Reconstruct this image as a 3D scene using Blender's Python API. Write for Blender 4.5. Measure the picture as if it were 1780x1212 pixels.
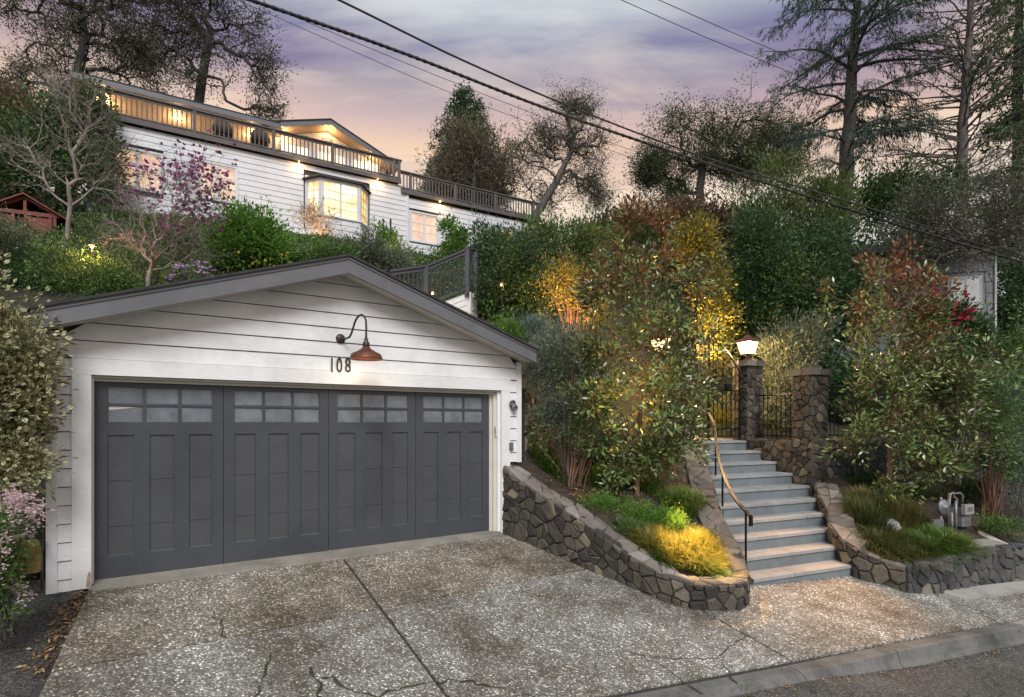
import bpy, math
import numpy as np
from mathutils import Vector, Matrix

# ------------------------------------------------------------------ scene, camera, sky, sun, exposure
for o in list(bpy.data.objects):
    bpy.data.objects.remove(o, do_unlink=True)
SC = bpy.context.scene
COL = SC.collection
FPX, HZ, CAMH = 960.0, 735.0, 1.679          # focal length and horizon row in photograph pixels, camera height (m)

cam_d = bpy.data.cameras.new('camera')
cam = bpy.data.objects.new('camera', cam_d)
COL.objects.link(cam)
cam.location = (0, 0, CAMH)
cam.rotation_euler = (math.radians(90), 0, 0)
cam_d.sensor_width = 36.0
cam_d.lens = FPX / 1780 * 36
cam_d.shift_y = (HZ - 606) / 1780
cam_d.clip_end = 2000
SC.camera = cam


def s2l(c):
    return tuple((x / 12.92 if x <= 0.04045 else ((x + 0.055) / 1.055) ** 2.4) for x in c)


def rgb(r, g, b):                              # 0-255 display colour -> linear
    return s2l((r / 255, g / 255, b / 255))


world = bpy.data.worlds.new('World')
SC.world = world
world.use_nodes = True
SUN_EL, SUN_AZ = math.radians(43), math.radians(172)   # soft light through the cloud, from behind the camera


def build_world():
    nt = world.node_tree
    nt.nodes.clear()
    N, L = nt.nodes.new, nt.links.new
    out = N('ShaderNodeOutputWorld')
    bg = N('ShaderNodeBackground')
    L(bg.outputs[0], out.inputs[0])
    sky = N('ShaderNodeTexSky')
    sky.sky_type = 'NISHITA'
    sky.sun_disc = False
    sky.sun_elevation = SUN_EL
    sky.sun_rotation = SUN_AZ
    sk = N('ShaderNodeMixRGB')
    sk.blend_type = 'MULTIPLY'
    sk.inputs[0].default_value = 1
    sk.inputs[2].default_value = (0.06, 0.06, 0.06, 1)
    L(sky.outputs[0], sk.inputs[1])
    tc = N('ShaderNodeTexCoord')
    sep = N('ShaderNodeSeparateXYZ')
    L(tc.outputs['Generated'], sep.inputs[0])

    def math_(op, a, b):
        m = N('ShaderNodeMath')
        m.operation = op
        for i, v in enumerate((a, b)):
            if isinstance(v, (int, float)):
                m.inputs[i].default_value = v
            else:
                L(v, m.inputs[i])
        return m.outputs[0]
    zc = math_('MAXIMUM', sep.outputs[2], 0.02)
    den = math_('ADD', zc, 0.12)
    cx = math_('DIVIDE', sep.outputs[0], den)
    cy = math_('DIVIDE', sep.outputs[1], den)
    cmb = N('ShaderNodeCombineXYZ')
    L(cx, cmb.inputs[0])
    L(cy, cmb.inputs[1])

    def noise(scale, loc, sc, detail, rough, dist=0.0):
        mp = N('ShaderNodeMapping')
        mp.inputs['Location'].default_value = loc
        mp.inputs['Scale'].default_value = sc
        mp.inputs['Rotation'].default_value = (0, 0, math.radians(-12))
        L(cmb.outputs[0], mp.inputs[0])
        n = N('ShaderNodeTexNoise')
        n.inputs['Scale'].default_value = scale
        n.inputs['Detail'].default_value = detail
        n.inputs['Roughness'].default_value = rough
        n.inputs['Distortion'].default_value = dist
        L(mp.outputs[0], n.inputs['Vector'])
        return n.outputs['Fac']

    def ramp(fac, stops, interp='LINEAR'):
        r = N('ShaderNodeValToRGB')
        r.color_ramp.interpolation = interp
        e = r.color_ramp.elements
        while len(e) < len(stops):
            e.new(0.5)
        for el, (p, c) in zip(e, stops):
            el.position = p
            el.color = (*c, 1) if len(c) == 3 else c
        L(fac, r.inputs[0])
        return r.outputs[0]

    def mix(f, a, b, mode='MIX'):
        m = N('ShaderNodeMixRGB')
        m.blend_type = mode
        if isinstance(f, (int, float)):
            m.inputs[0].default_value = f
        else:
            L(f, m.inputs[0])
        L(a, m.inputs[1])
        L(b, m.inputs[2])
        return m.outputs[0]
    # cloud base colour by height above the horizon: sunset peach low, mauve, then pale grey-blue
    wob = noise(0.9, (3, 1, 0), (0.55, 1.3, 1), 3, 0.5)
    h = math_('ADD', sep.outputs[2], math_('MULTIPLY', math_('SUBTRACT', wob, 0.5), 0.16))
    base = ramp(h, [(0.0, rgb(176, 176, 184)), (0.28, rgb(204, 198, 200)), (0.37, rgb(228, 210, 190)),
                    (0.435, rgb(222, 190, 162)), (0.475, rgb(196, 170, 164)), (0.52, rgb(156, 146, 154)),
                    (0.56, rgb(160, 158, 168)), (0.595, rgb(198, 202, 204)), (1.0, rgb(196, 202, 206))])
    dark = ramp(h, [(0.0, rgb(156, 158, 170)), (0.40, rgb(206, 178, 160)), (0.455, rgb(172, 148, 150)), (0.51, rgb(128, 116, 142)),
                    (0.555, rgb(118, 116, 146)), (0.6, rgb(176, 180, 186)), (1.0, rgb(174, 179, 186))])
    lite = ramp(h, [(0.0, rgb(200, 198, 200)), (0.38, rgb(236, 216, 190)), (0.48, rgb(224, 200, 180)),
                    (0.56, rgb(190, 182, 180)), (0.6, rgb(208, 211, 212)), (1.0, rgb(210, 215, 218))])
    n1 = noise(1.25, (7.3, 2.2, 0), (0.42, 1.9, 1), 6, 0.58, 0.25)
    n2 = noise(2.6, (1.7, 9.4, 0), (0.55, 1.5, 1), 6, 0.6, 0.35)
    c = mix(ramp(n1, [(0.46, (0, 0, 0)), (0.58, (1, 1, 1))]), base, dark)
    c = mix(ramp(n2, [(0.5, (0, 0, 0)), (0.72, (0.85, 0.85, 0.85))]), c, lite)
    # the cloud sheet covers nearly all of the clear sky above it
    c = mix(0.9, sk.outputs[0], c)
    L(c, bg.inputs[0])
    bg.inputs[1].default_value = 0.68


build_world()
world.cycles.sampling_method = 'MANUAL'
world.cycles.sample_map_resolution = 256
sun_d = bpy.data.lights.new('sun', 'SUN')
sun_d.energy = 1.4
sun_d.angle = math.radians(28)
sun_d.color = (0.98, 0.99, 1.0)
sun = bpy.data.objects.new('sun', sun_d)
COL.objects.link(sun)
# direction the light comes from: azimuth measured clockwise from +Y
sd = Vector((math.sin(SUN_AZ) * math.cos(SUN_EL), math.cos(SUN_AZ) * math.cos(SUN_EL), math.sin(SUN_EL)))
sun.rotation_euler = sd.to_track_quat('Z', 'Y').to_euler()
sun.location = sd * 60
SC.view_settings.view_transform = 'Standard'
SC.view_settings.look = 'None'
SC.view_settings.gamma = 1.0
SC.view_settings.use_curve_mapping = False
SC.view_settings.exposure = 1.04
SC.render.engine = 'CYCLES'
SC.cycles.use_denoising = True
SC.cycles.max_bounces = 6
SC.cycles.diffuse_bounces = 3
SC.cycles.glossy_bounces = 2
SC.cycles.transmission_bounces = 4
SC.cycles.transparent_max_bounces = 6
SC.cycles.sample_clamp_indirect = 4.0

# ------------------------------------------------------------------ helpers


def ray(x, y):
    return np.array([(x - 890) / FPX, 1.0, (HZ - y) / FPX])


def at(x, y, Y):
    p = ray(x, y) * Y
    p[2] += CAMH
    return p


GA = math.radians(33.58)
GF = np.array([-4.424, 5.843])
GU = np.array([math.cos(GA), math.sin(GA)])
GN = np.array([GU[1], -GU[0]])                # out of the garage front, towards the street
SLOPE = 0.19


def gp(u, v, z):                              # garage frame -> world
    p = GF + GU * u + GN * v
    return np.array([p[0], p[1], z])


def gw(x, y, v=0.12):                         # pixel -> (u, z) on the plane v of the garage front
    r = ray(x, y)
    k = (v + GF @ GN) / (r[:2] @ GN)
    P = r * k
    return (P[:2] - GF) @ GU, P[2] + CAMH


def drive(x, y):                              # pixel -> point on the sloping driveway
    r = ray(x, y)
    k = (SLOPE * (GF @ GN) - CAMH) / (r[2] + SLOPE * (r[:2] @ GN))
    P = r * k
    P[2] += CAMH
    return P


def dz(x, y):                                 # driveway height at a ground position
    return -SLOPE * ((np.array([x, y]) - GF) @ GN)


def link(o, parent=None):
    COL.objects.link(o)
    if parent is not None:
        o.parent = parent
        o.matrix_parent_inverse = PINV.get(parent.name, Matrix.Identity(4))
    return o


PINV = {}


def tag(o, label=None, cat=None, group=None, kind=None):
    if label:
        o['label'] = label
    if cat:
        o['category'] = cat
    if group:
        o['group'] = group
    if kind:
        o['kind'] = kind
    return o


def thing(name, label, cat, loc, group=None):
    o = bpy.data.objects.new(name, None)
    o.empty_display_size = 0.1
    COL.objects.link(o)
    o.location = Vector(loc)
    PINV[o.name] = Matrix.Translation(-Vector(loc))
    return tag(o, label, cat, group)


def mesh_from(name, verts, faces, mat=None, smooth=False):
    me = bpy.data.meshes.new(name)
    me.from_pydata([tuple(map(float, v)) for v in verts], [], [tuple(f) for f in faces])
    if mat is not None:
        me.materials.append(mat)
    if smooth:
        me.polygons.foreach_set('use_smooth', [True] * len(me.polygons))
    me.update()
    return me


class MB:
    """collects shapes and links them as one mesh object"""

    def __init__(self):
        self.v, self.f = [], []

    def add(self, verts, faces):
        n = len(self.v)
        self.v += [tuple(map(float, p)) for p in verts]
        self.f += [tuple(i + n for i in f) for f in faces]
        return self

    def hexa(self, c):                        # 8 corners: bottom ring 0-3, top ring 4-7
        return self.add(c, [(3, 2, 1, 0), (4, 5, 6, 7), (0, 1, 5, 4), (1, 2, 6, 5), (2, 3, 7, 6), (3, 0, 4, 7)])

    def box(self, fr, a0, a1, b0, b1, z0, z1):
        """fr(a, b, z) -> world"""
        return self.hexa([fr(a0, b0, z0), fr(a1, b0, z0), fr(a1, b1, z0), fr(a0, b1, z0),
                          fr(a0, b0, z1), fr(a1, b0, z1), fr(a1, b1, z1), fr(a0, b1, z1)])

    def prism(self, front, back):             # two matching polygons
        n = len(front)
        return self.add(list(front) + list(back),
                        [tuple(range(n))[::-1], tuple(range(n, 2 * n))] + [(i, (i + 1) % n, n + (i + 1) % n, n + i) for i in range(n)])

    def tube(self, pts, radii, k=8, cap=True):
        pts = [np.array(p, float) for p in pts]
        if isinstance(radii, (int, float)):
            radii = [radii] * len(pts)
        rings = []
        prev = None
        for i, p in enumerate(pts):
            t = pts[min(i + 1, len(pts) - 1)] - pts[max(i - 1, 0)]
            t = t / (np.linalg.norm(t) + 1e-9)
            if prev is None:
                ref = np.array([0, 0, 1.0]) if abs(t[2]) < 0.9 else np.array([1.0, 0, 0])
                a = np.cross(t, ref)
            else:
                a = prev - t * (prev @ t)
            a /= np.linalg.norm(a) + 1e-9
            prev = a
            b = np.cross(t, a)
            ang = np.arange(k) * 2 * math.pi / k
            rings.append(p + radii[i] * (np.cos(ang)[:, None] * a + np.sin(ang)[:, None] * b))
        vs = np.concatenate(rings)
        fs = []
        for i in range(len(pts) - 1):
            for j in range(k):
                fs.append((i * k + j, i * k + (j + 1) % k, (i + 1) * k + (j + 1) % k, (i + 1) * k + j))
        if cap:
            fs.append(tuple(range(k))[::-1])
            fs.append(tuple(range((len(pts) - 1) * k, len(pts) * k)))
        return self.add(vs, fs)

    def lathe(self, base, prof, k=20, axis=(0, 0, 1), cap=True):
        """prof: (radius, distance along axis)"""
        ax = np.array(axis, float)
        ax /= np.linalg.norm(ax)
        ref = np.array([0, 0, 1.0]) if abs(ax[2]) < 0.9 else np.array([1.0, 0, 0])
        a = np.cross(ax, ref)
        a /= np.linalg.norm(a)
        b = np.cross(ax, a)
        base = np.array(base, float)
        vs, fs = [], []
        for r, h in prof:
            for j in range(k):
                t = 2 * math.pi * j / k
                vs.append(base + ax * h + r * (math.cos(t) * a + math.sin(t) * b))
        for i in range(len(prof) - 1):
            for j in range(k):
                fs.append((i * k + j, i * k + (j + 1) % k, (i + 1) * k + (j + 1) % k, (i + 1) * k + j))
        if cap:
            fs.append(tuple(range(k))[::-1])
            fs.append(tuple(range((len(prof) - 1) * k, len(prof) * k)))
        return self.add(vs, fs)

    def build(self, name, mat, parent=None, smooth=False, fix=True):
        me = mesh_from(name, self.v, self.f, mat, smooth)
        if fix:
            import bmesh
            bm = bmesh.new()
            bm.from_mesh(me)
            bmesh.ops.recalc_face_normals(bm, faces=bm.faces)
            bm.to_mesh(me)
            bm.free()
        o = bpy.data.objects.new(name, me)
        return link(o, parent)


# ------------------------------------------------------------------ materials
MATS = {}


def nodes_of(name):
    m = bpy.data.materials.new(name)
    m.use_nodes = True
    nt = m.node_tree
    nt.nodes.clear()
    out = nt.nodes.new('ShaderNodeOutputMaterial')
    return m, nt, out


def nd(nt, typ, **kw):
    n = nt.nodes.new(typ)
    for k, v in kw.items():
        if k in n.inputs:
            n.inputs[k].default_value = v
        else:
            setattr(n, k, v)
    return n


def rampn(nt, fac, stops):
    r = nt.nodes.new('ShaderNodeValToRGB')
    e = r.color_ramp.elements
    while len(e) < len(stops):
        e.new(0.5)
    for el, (p, c) in zip(e, stops):
        el.position = p
        el.color = (*c, 1)
    nt.links.new(fac, r.inputs[0])
    return r.outputs[0]


def mixn(nt, f, a, b, mode='MIX'):
    m = nt.nodes.new('ShaderNodeMixRGB')
    m.blend_type = mode
    for i, v in enumerate((f, a, b)):
        if isinstance(v, (int, float)):
            m.inputs[i].default_value = v if i == 0 else (v, v, v, 1)
        elif isinstance(v, tuple):
            m.inputs[i].default_value = (*v, 1)
        else:
            nt.links.new(v, m.inputs[i])
    return m.outputs[0]


def coord(nt, scale=(1, 1, 1), which='Object', rot=(0, 0, 0)):
    tc = nt.nodes.new('ShaderNodeTexCoord')
    mp = nt.nodes.new('ShaderNodeMapping')
    mp.inputs['Scale'].default_value = scale
    mp.inputs['Rotation'].default_value = rot
    nt.links.new(tc.outputs[which], mp.inputs[0])
    return mp.outputs[0]


def noisen(nt, vec, scale, detail=4, rough=0.55, dist=0.0):
    n = nt.nodes.new('ShaderNodeTexNoise')
    n.inputs['Scale'].default_value = scale
    n.inputs['Detail'].default_value = detail
    n.inputs['Roughness'].default_value = rough
    n.inputs['Distortion'].default_value = dist
    nt.links.new(vec, n.inputs['Vector'])
    return n.outputs['Fac']


def finish(nt, out, col, rough=0.6, bump=None, bstr=0.3, bdist=0.01, metallic=0.0, spec=0.5):
    b = nt.nodes.new('ShaderNodeBsdfPrincipled')
    if isinstance(col, tuple):
        b.inputs['Base Color'].default_value = (*col, 1)
    else:
        nt.links.new(col, b.inputs['Base Color'])
    if isinstance(rough, (int, float)):
        b.inputs['Roughness'].default_value = rough
    else:
        nt.links.new(rough, b.inputs['Roughness'])
    b.inputs['Metallic'].default_value = metallic
    b.inputs['Specular IOR Level'].default_value = spec
    if bump is not None:
        bn = nt.nodes.new('ShaderNodeBump')
        bn.inputs['Strength'].default_value = bstr
        bn.inputs['Distance'].default_value = bdist
        nt.links.new(bump, bn.inputs['Height'])
        nt.links.new(bn.outputs[0], b.inputs['Normal'])
    nt.links.new(b.outputs[0], out.inputs[0])
    return b


def mat_plain(name, c1, c2=None, scale=3.0, rough=0.6, bscale=40.0, bstr=0.15, stretch=(1, 1, 1), metallic=0.0, spec=0.5, objvar=0.0, lo=0.35, hi=0.65):
    """two-tone noise colour with fine relief"""
    if name in MATS:
        return MATS[name]
    m, nt, out = nodes_of(name)
    c2 = c2 or tuple(x * 0.8 for x in c1)
    v = coord(nt, stretch)
    n = noisen(nt, v, scale, 5, 0.6)
    col = rampn(nt, n, [(lo, c1), (hi, c2)])
    if objvar:
        oi = nt.nodes.new('ShaderNodeObjectInfo')
        mr = nd(nt, 'ShaderNodeMapRange')
        nt.links.new(oi.outputs['Random'], mr.inputs[0])
        mr.inputs['To Min'].default_value = 1 - objvar
        mr.inputs['To Max'].default_value = 1 + objvar
        hs = nt.nodes.new('ShaderNodeHueSaturation')
        nt.links.new(mr.outputs[0], hs.inputs['Value'])
        nt.links.new(col, hs.inputs['Color'])
        col = hs.outputs[0]
    bn = noisen(nt, v, bscale, 4, 0.6)
    finish(nt, out, col, rough, bn, bstr, 0.01, metallic, spec)
    MATS[name] = m
    return m


def mat_emit(name, color, strength, base=(0.8, 0.8, 0.8), var=None):
    if name in MATS:
        return MATS[name]
    m, nt, out = nodes_of(name)
    b = nt.nodes.new('ShaderNodeBsdfPrincipled')
    b.inputs['Base Color'].default_value = (*base, 1)
    b.inputs['Roughness'].default_value = 0.12
    if var:
        v = coord(nt, var[1])
        n = noisen(nt, v, var[0], 3, 0.5)
        col = rampn(nt, n, [(0.32, var[2]), (0.5, color), (0.68, var[3])])
        nt.links.new(col, b.inputs['Emission Color'])
    else:
        b.inputs['Emission Color'].default_value = (*color, 1)
    b.inputs['Emission Strength'].default_value = strength
    nt.links.new(b.outputs[0], out.inputs[0])
    MATS[name] = m
    return m


def mat_leaf(name, stops, under=None, trans=0.28, rough=0.45, spec=0.4):
    """stops: colour ramp over the per-leaf random value"""
    if name in MATS:
        return MATS[name]
    m, nt, out = nodes_of(name)
    at_ = nt.nodes.new('ShaderNodeAttribute')
    at_.attribute_name = 'rnd'
    col = rampn(nt, at_.outputs['Fac'], stops)
    if under:
        g = nt.nodes.new('ShaderNodeNewGeometry')
        col = mixn(nt, g.outputs['Backfacing'], col, under)
    b = nt.nodes.new('ShaderNodeBsdfPrincipled')
    nt.links.new(col, b.inputs['Base Color'])
    b.inputs['Roughness'].default_value = rough
    b.inputs['Specular IOR Level'].default_value = spec
    t = nt.nodes.new('ShaderNodeBsdfTranslucent')
    nt.links.new(col, t.inputs[0])
    mx = nt.nodes.new('ShaderNodeMixShader')
    mx.inputs[0].default_value = trans
    nt.links.new(b.outputs[0], mx.inputs[1])
    nt.links.new(t.outputs[0], mx.inputs[2])
    nt.links.new(mx.outputs[0], out.inputs[0])
    MATS[name] = m
    return m


def mat_stone(name, ramp_stops, grime=(0.03, 0.03, 0.03)):
    if name in MATS:
        return MATS[name]
    m, nt, out = nodes_of(name)
    oi = nt.nodes.new('ShaderNodeObjectInfo')
    base = rampn(nt, oi.outputs['Random'], ramp_stops)
    v = coord(nt)
    n = noisen(nt, v, 9, 6, 0.65, 0.3)
    n2 = noisen(nt, v, 38, 4, 0.7)
    col = mixn(nt, rampn(nt, n, [(0.35, (0, 0, 0)), (0.75, (0.75, 0.75, 0.75))]), base, mixn(nt, 0.55, base, grime))
    col = mixn(nt, rampn(nt, n2, [(0.58, (0, 0, 0)), (0.75, (0.5, 0.5, 0.5))]), col, mixn(nt, 0.6, base, (0.42, 0.41, 0.37)))
    n3 = noisen(nt, v, 2.2, 6, 0.7, 0.4)
    col = mixn(nt, rampn(nt, n3, [(0.56, (0, 0, 0)), (0.72, (0.55, 0.55, 0.55))]), col, (0.055, 0.06, 0.028))
    bsum = nt.nodes.new('ShaderNodeMath')
    bsum.operation = 'ADD'
    nt.links.new(n, bsum.inputs[0])
    nt.links.new(n2, bsum.inputs[1])
    finish(nt, out, col, 0.9, bsum.outputs[0], 0.7, 0.02, 0, 0.2)
    MATS[name] = m
    return m


def mat_aggregate(name, tint=(1, 1, 1)):
    """exposed pebble concrete"""
    m, nt, out = nodes_of(name)
    v = coord(nt)
    vo = nd(nt, 'ShaderNodeTexVoronoi', feature='F1')
    vo.inputs['Scale'].default_value = 56
    vo.inputs['Randomness'].default_value = 1
    nt.links.new(v, vo.inputs['Vector'])
    sepc = nt.nodes.new('ShaderNodeSeparateColor')
    nt.links.new(vo.outputs['Color'], sepc.inputs[0])
    peb = rampn(nt, sepc.outputs[0], [(0.0, (0.085, 0.082, 0.076)), (0.32, (0.14, 0.135, 0.125)), (0.6, (0.215, 0.205, 0.19)),
                                      (0.84, (0.30, 0.288, 0.265)), (0.95, (0.52, 0.5, 0.47)), (1.0, (0.72, 0.71, 0.69))])
    edge = rampn(nt, vo.outputs['Distance'], [(0.45, (0, 0, 0)), (0.72, (1, 1, 1))])
    col = mixn(nt, edge, peb, (0.11, 0.106, 0.098))
    big = noisen(nt, v, 0.55, 6, 0.6, 0.4)
    stain = rampn(nt, big, [(0.36, (0.52, 0.49, 0.44)), (0.5, (0.85, 0.84, 0.82)), (0.66, (1.14, 1.15, 1.17))])
    col = mixn(nt, 1.0, col, stain, 'MULTIPLY')
    mid = noisen(nt, v, 3.2, 6, 0.7, 0.3)
    col = mixn(nt, 1.0, col, rampn(nt, mid, [(0.33, (0.58, 0.55, 0.49)), (0.56, (1, 1, 1)), (0.8, (1.2, 1.2, 1.21))]), 'MULTIPLY')
    col = mixn(nt, 1.0, col, tint, 'MULTIPLY')
    moss = noisen(nt, v, 1.7, 5, 0.65, 0.5)
    col = mixn(nt, rampn(nt, moss, [(0.63, (0, 0, 0)), (0.76, (0.35, 0.35, 0.35))]), col, (0.09, 0.085, 0.04))
    inv = nt.nodes.new('ShaderNodeMath')
    inv.operation = 'SUBTRACT'
    inv.inputs[0].default_value = 1
    nt.links.new(vo.outputs['Distance'], inv.inputs[1])
    finish(nt, out, col, 0.75, inv.outputs[0], 0.8, 0.012, 0, 0.35)
    return m


def mat_asphalt(name, c=0.06):
    m, nt, out = nodes_of(name)
    v = coord(nt)
    vo = nd(nt, 'ShaderNodeTexVoronoi', feature='F1')
    vo.inputs['Scale'].default_value = 90
    nt.links.new(v, vo.inputs['Vector'])
    sepc = nt.nodes.new('ShaderNodeSeparateColor')
    nt.links.new(vo.outputs['Color'], sepc.inputs[0])
    col = rampn(nt, sepc.outputs[0], [(0.0, (c * .5,) * 3), (0.6, (c, c, c * .98)), (1.0, (c * 2.6, c * 2.6, c * 2.5))])
    big = noisen(nt, v, 0.9, 6, 0.65, 0.4)
    col = mixn(nt, 1.0, col, rampn(nt, big, [(0.34, (0.7, 0.66, 0.6)), (0.6, (1.15, 1.12, 1.08))]), 'MULTIPLY')
    # crazing
    vc = nd(nt, 'ShaderNodeTexVoronoi', feature='DISTANCE_TO_EDGE')
    vc.inputs['Scale'].default_value = 2.1
    nv = nt.nodes.new('ShaderNodeVectorMath')
    nv.operation = 'ADD'
    nn = nt.nodes.new('ShaderNodeTexNoise')
    nn.inputs['Scale'].default_value = 3
    nn.inputs['Detail'].default_value = 5
    nt.links.new(v, nn.inputs['Vector'])
    sc_ = nt.nodes.new('ShaderNodeVectorMath')
    sc_.operation = 'SCALE'
    sc_.inputs['Scale'].default_value = 0.5
    nt.links.new(nn.outputs['Color'], sc_.inputs[0])
    nt.links.new(v, nv.inputs[0])
    nt.links.new(sc_.outputs[0], nv.inputs[1])
    nt.links.new(nv.outputs[0], vc.inputs['Vector'])
    crack = rampn(nt, vc.outputs['Distance'], [(0.0, (1, 1, 1)), (0.012, (0, 0, 0))])
    col = mixn(nt, crack, col, (c * .25, c * .24, c * .2))
    finish(nt, out, col, 0.85, sepc.outputs[0], 0.5, 0.008, 0, 0.3)
    return m


def mat_concrete(name, c, stain=0.6):
    m, nt, out = nodes_of(name)
    v = coord(nt)
    n = noisen(nt, v, 2.3, 7, 0.65, 0.3)
    n2 = noisen(nt, v, 60, 4, 0.7)
    col = rampn(nt, n, [(0.3, tuple(x * stain for x in c)), (0.55, c), (0.8, tuple(x * 1.15 for x in c))])
    col = mixn(nt, 0.5, col, mixn(nt, 1.0, col, rampn(nt, n2, [(0.3, (0.6, 0.6, 0.6)), (0.7, (1.3, 1.3, 1.3))]), 'MULTIPLY'))
    finish(nt, out, col, 0.85, n2, 0.35, 0.006, 0, 0.3)
    return m


def mat_painted_wood(name, c, rough=0.5, grain=(1, 1, 12), dirt=0.2, bstr=0.12):
    if name in MATS:
        return MATS[name]
    m, nt, out = nodes_of(name)
    v = coord(nt)
    vg = coord(nt, grain)
    n = noisen(nt, v, 1.3, 6, 0.65, 0.3)
    g = noisen(nt, vg, 6, 5, 0.65, 0.2)
    col = rampn(nt, n, [(0.3, tuple(x * (1 - dirt) for x in c)), (0.55, c), (0.85, tuple(min(1, x * 1.05) for x in c))])
    col = mixn(nt, 0.35, col, mixn(nt, 1.0, col, rampn(nt, g, [(0.3, (0.75, 0.75, 0.75)), (0.6, (1.05, 1.05, 1.05))]), 'MULTIPLY'))
    finish(nt, out, col, rough, g, bstr, 0.01, 0, 0.4)
    MATS[name] = m
    return m


M = {}
M['white'] = mat_painted_wood('white paint', (0.80, 0.795, 0.78), 0.45, (1.5, 1.5, 14), 0.2)
M['white_house'] = mat_painted_wood('white house paint', (0.67, 0.67, 0.685), 0.5, (1.5, 1.5, 14), 0.12)
M['cream'] = mat_painted_wood('cream jamb paint', (0.62, 0.58, 0.50), 0.5, (6, 6, 1), 0.15)
M['charcoal'] = mat_painted_wood('charcoal door paint', (0.064, 0.069, 0.079), 0.42, (3, 3, 10), 0.22, 0.2)
M['charcoal_panel'] = mat_painted_wood('charcoal panel paint', (0.072, 0.075, 0.083), 0.42, (2, 2, 16), 0.25, 0.3)
M['fascia'] = mat_painted_wood('grey fascia paint', (0.145, 0.145, 0.153), 0.5, (2, 2, 14), 0.22)
M['deck'] = mat_painted_wood('brown grey deck wood', (0.105, 0.092, 0.088), 0.6, (8, 8, 2), 0.3, 0.25)
M['deck_dark'] = mat_painted_wood('dark stair rail wood', (0.062, 0.064, 0.072), 0.55, (8, 8, 2), 0.25, 0.2)
M['shingle'] = mat_plain('asphalt shingle', (0.055, 0.05, 0.048), (0.03, 0.028, 0.028), 8, 0.9, 60, 0.6)
M['soil'] = mat_plain('planting soil', (0.055, 0.038, 0.026), (0.022, 0.016, 0.012), 7, 0.95, 30, 1.0)
M['hill'] = mat_plain('hillside soil', (0.035, 0.036, 0.02), (0.018, 0.018, 0.012), 2.5, 0.95, 12, 1.0)
M['mortar'] = mat_plain('dark mortar', (0.05, 0.046, 0.04), (0.025, 0.024, 0.022), 12, 0.95, 50, 0.6)
M['agg'] = mat_aggregate('exposed aggregate', (1.62, 1.61, 1.58))
M['agg_brown'] = mat_aggregate('stained exposed aggregate', (1.45, 1.36, 1.22))
M['asphalt'] = mat_asphalt('street asphalt', 0.075)
M['asphalt_path'] = mat_asphalt('path asphalt', 0.055)
M['concrete'] = mat_concrete('old kerb concrete', (0.155, 0.15, 0.14), 0.35)
M['concrete_lt'] = mat_concrete('pale concrete', (0.34, 0.32, 0.29), 0.7)
M['sill'] = mat_concrete('garage sill concrete', (0.26, 0.24, 0.20), 0.65)
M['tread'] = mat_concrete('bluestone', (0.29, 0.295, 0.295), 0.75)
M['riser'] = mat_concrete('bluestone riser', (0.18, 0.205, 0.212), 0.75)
STONE_GREY = [(0.0, (0.055, 0.055, 0.057)), (0.35, (0.085, 0.085, 0.085)), (0.7, (0.115, 0.112, 0.105)), (0.9, (0.15, 0.14, 0.12)), (1.0, (0.24, 0.22, 0.18))]
STONE_BROWN = [(0.0, (0.045, 0.041, 0.037)), (0.3, (0.075, 0.067, 0.056)), (0.6, (0.105, 0.092, 0.073)), (0.88, (0.15, 0.13, 0.10)), (0.96, (0.20, 0.17, 0.12)), (1.0, (0.29, 0.25, 0.17))]
STONE_CAP = [(0.0, (0.12, 0.105, 0.095)), (0.4, (0.18, 0.158, 0.14)), (0.8, (0.235, 0.20, 0.17)), (1.0, (0.30, 0.28, 0.26))]
M['stone_grey'] = mat_stone('grey basalt', STONE_GREY)
M['stone_brown'] = mat_stone('brown basalt', STONE_BROWN)
M['stone_cap'] = mat_stone('cap fieldstone', STONE_CAP)
M['iron'] = mat_plain('black iron', (0.012, 0.012, 0.013), (0.02, 0.018, 0.016), 20, 0.45, 80, 0.2, metallic=0.6)
M['bronze'] = mat_plain('bronze handrail', (0.055, 0.04, 0.034), (0.03, 0.026, 0.026), 6, 0.35, 60, 0.15, metallic=0.7)
M['copper'] = mat_plain('weathered copper', (0.16, 0.055, 0.03), (0.085, 0.035, 0.025), 9, 0.5, 60, 0.25, metallic=0.35)
M['rust_arm'] = mat_plain('dark gooseneck', (0.05, 0.04, 0.036), (0.09, 0.06, 0.045), 15, 0.5, 60, 0.2, metallic=0.5)
M['black'] = mat_plain('black cable rubber', (0.012, 0.012, 0.013), (0.03, 0.03, 0.03), 4, 0.6, 30, 0.2)
M['galv'] = mat_plain('galvanised grey', (0.24, 0.25, 0.26), (0.14, 0.145, 0.15), 9, 0.45, 60, 0.2, metallic=0.3)
M['dark'] = mat_plain('dark interior', (0.012, 0.012, 0.013), (0.02, 0.02, 0.02), 3, 0.9)


def mat_frost(name):
    m, nt, out = nodes_of(name)
    v = coord(nt)
    n = noisen(nt, v, 5, 5, 0.6)
    col = rampn(nt, n, [(0.3, (0.11, 0.125, 0.14)), (0.7, (0.20, 0.22, 0.235))])
    b = finish(nt, out, col, 0.22, noisen(nt, v, 120, 3), 0.1, 0.004, 0, 0.6)
    return m


M['frost'] = mat_frost('filmed door glass')
# ------------------------------------------------------------------ ground sheets


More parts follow.
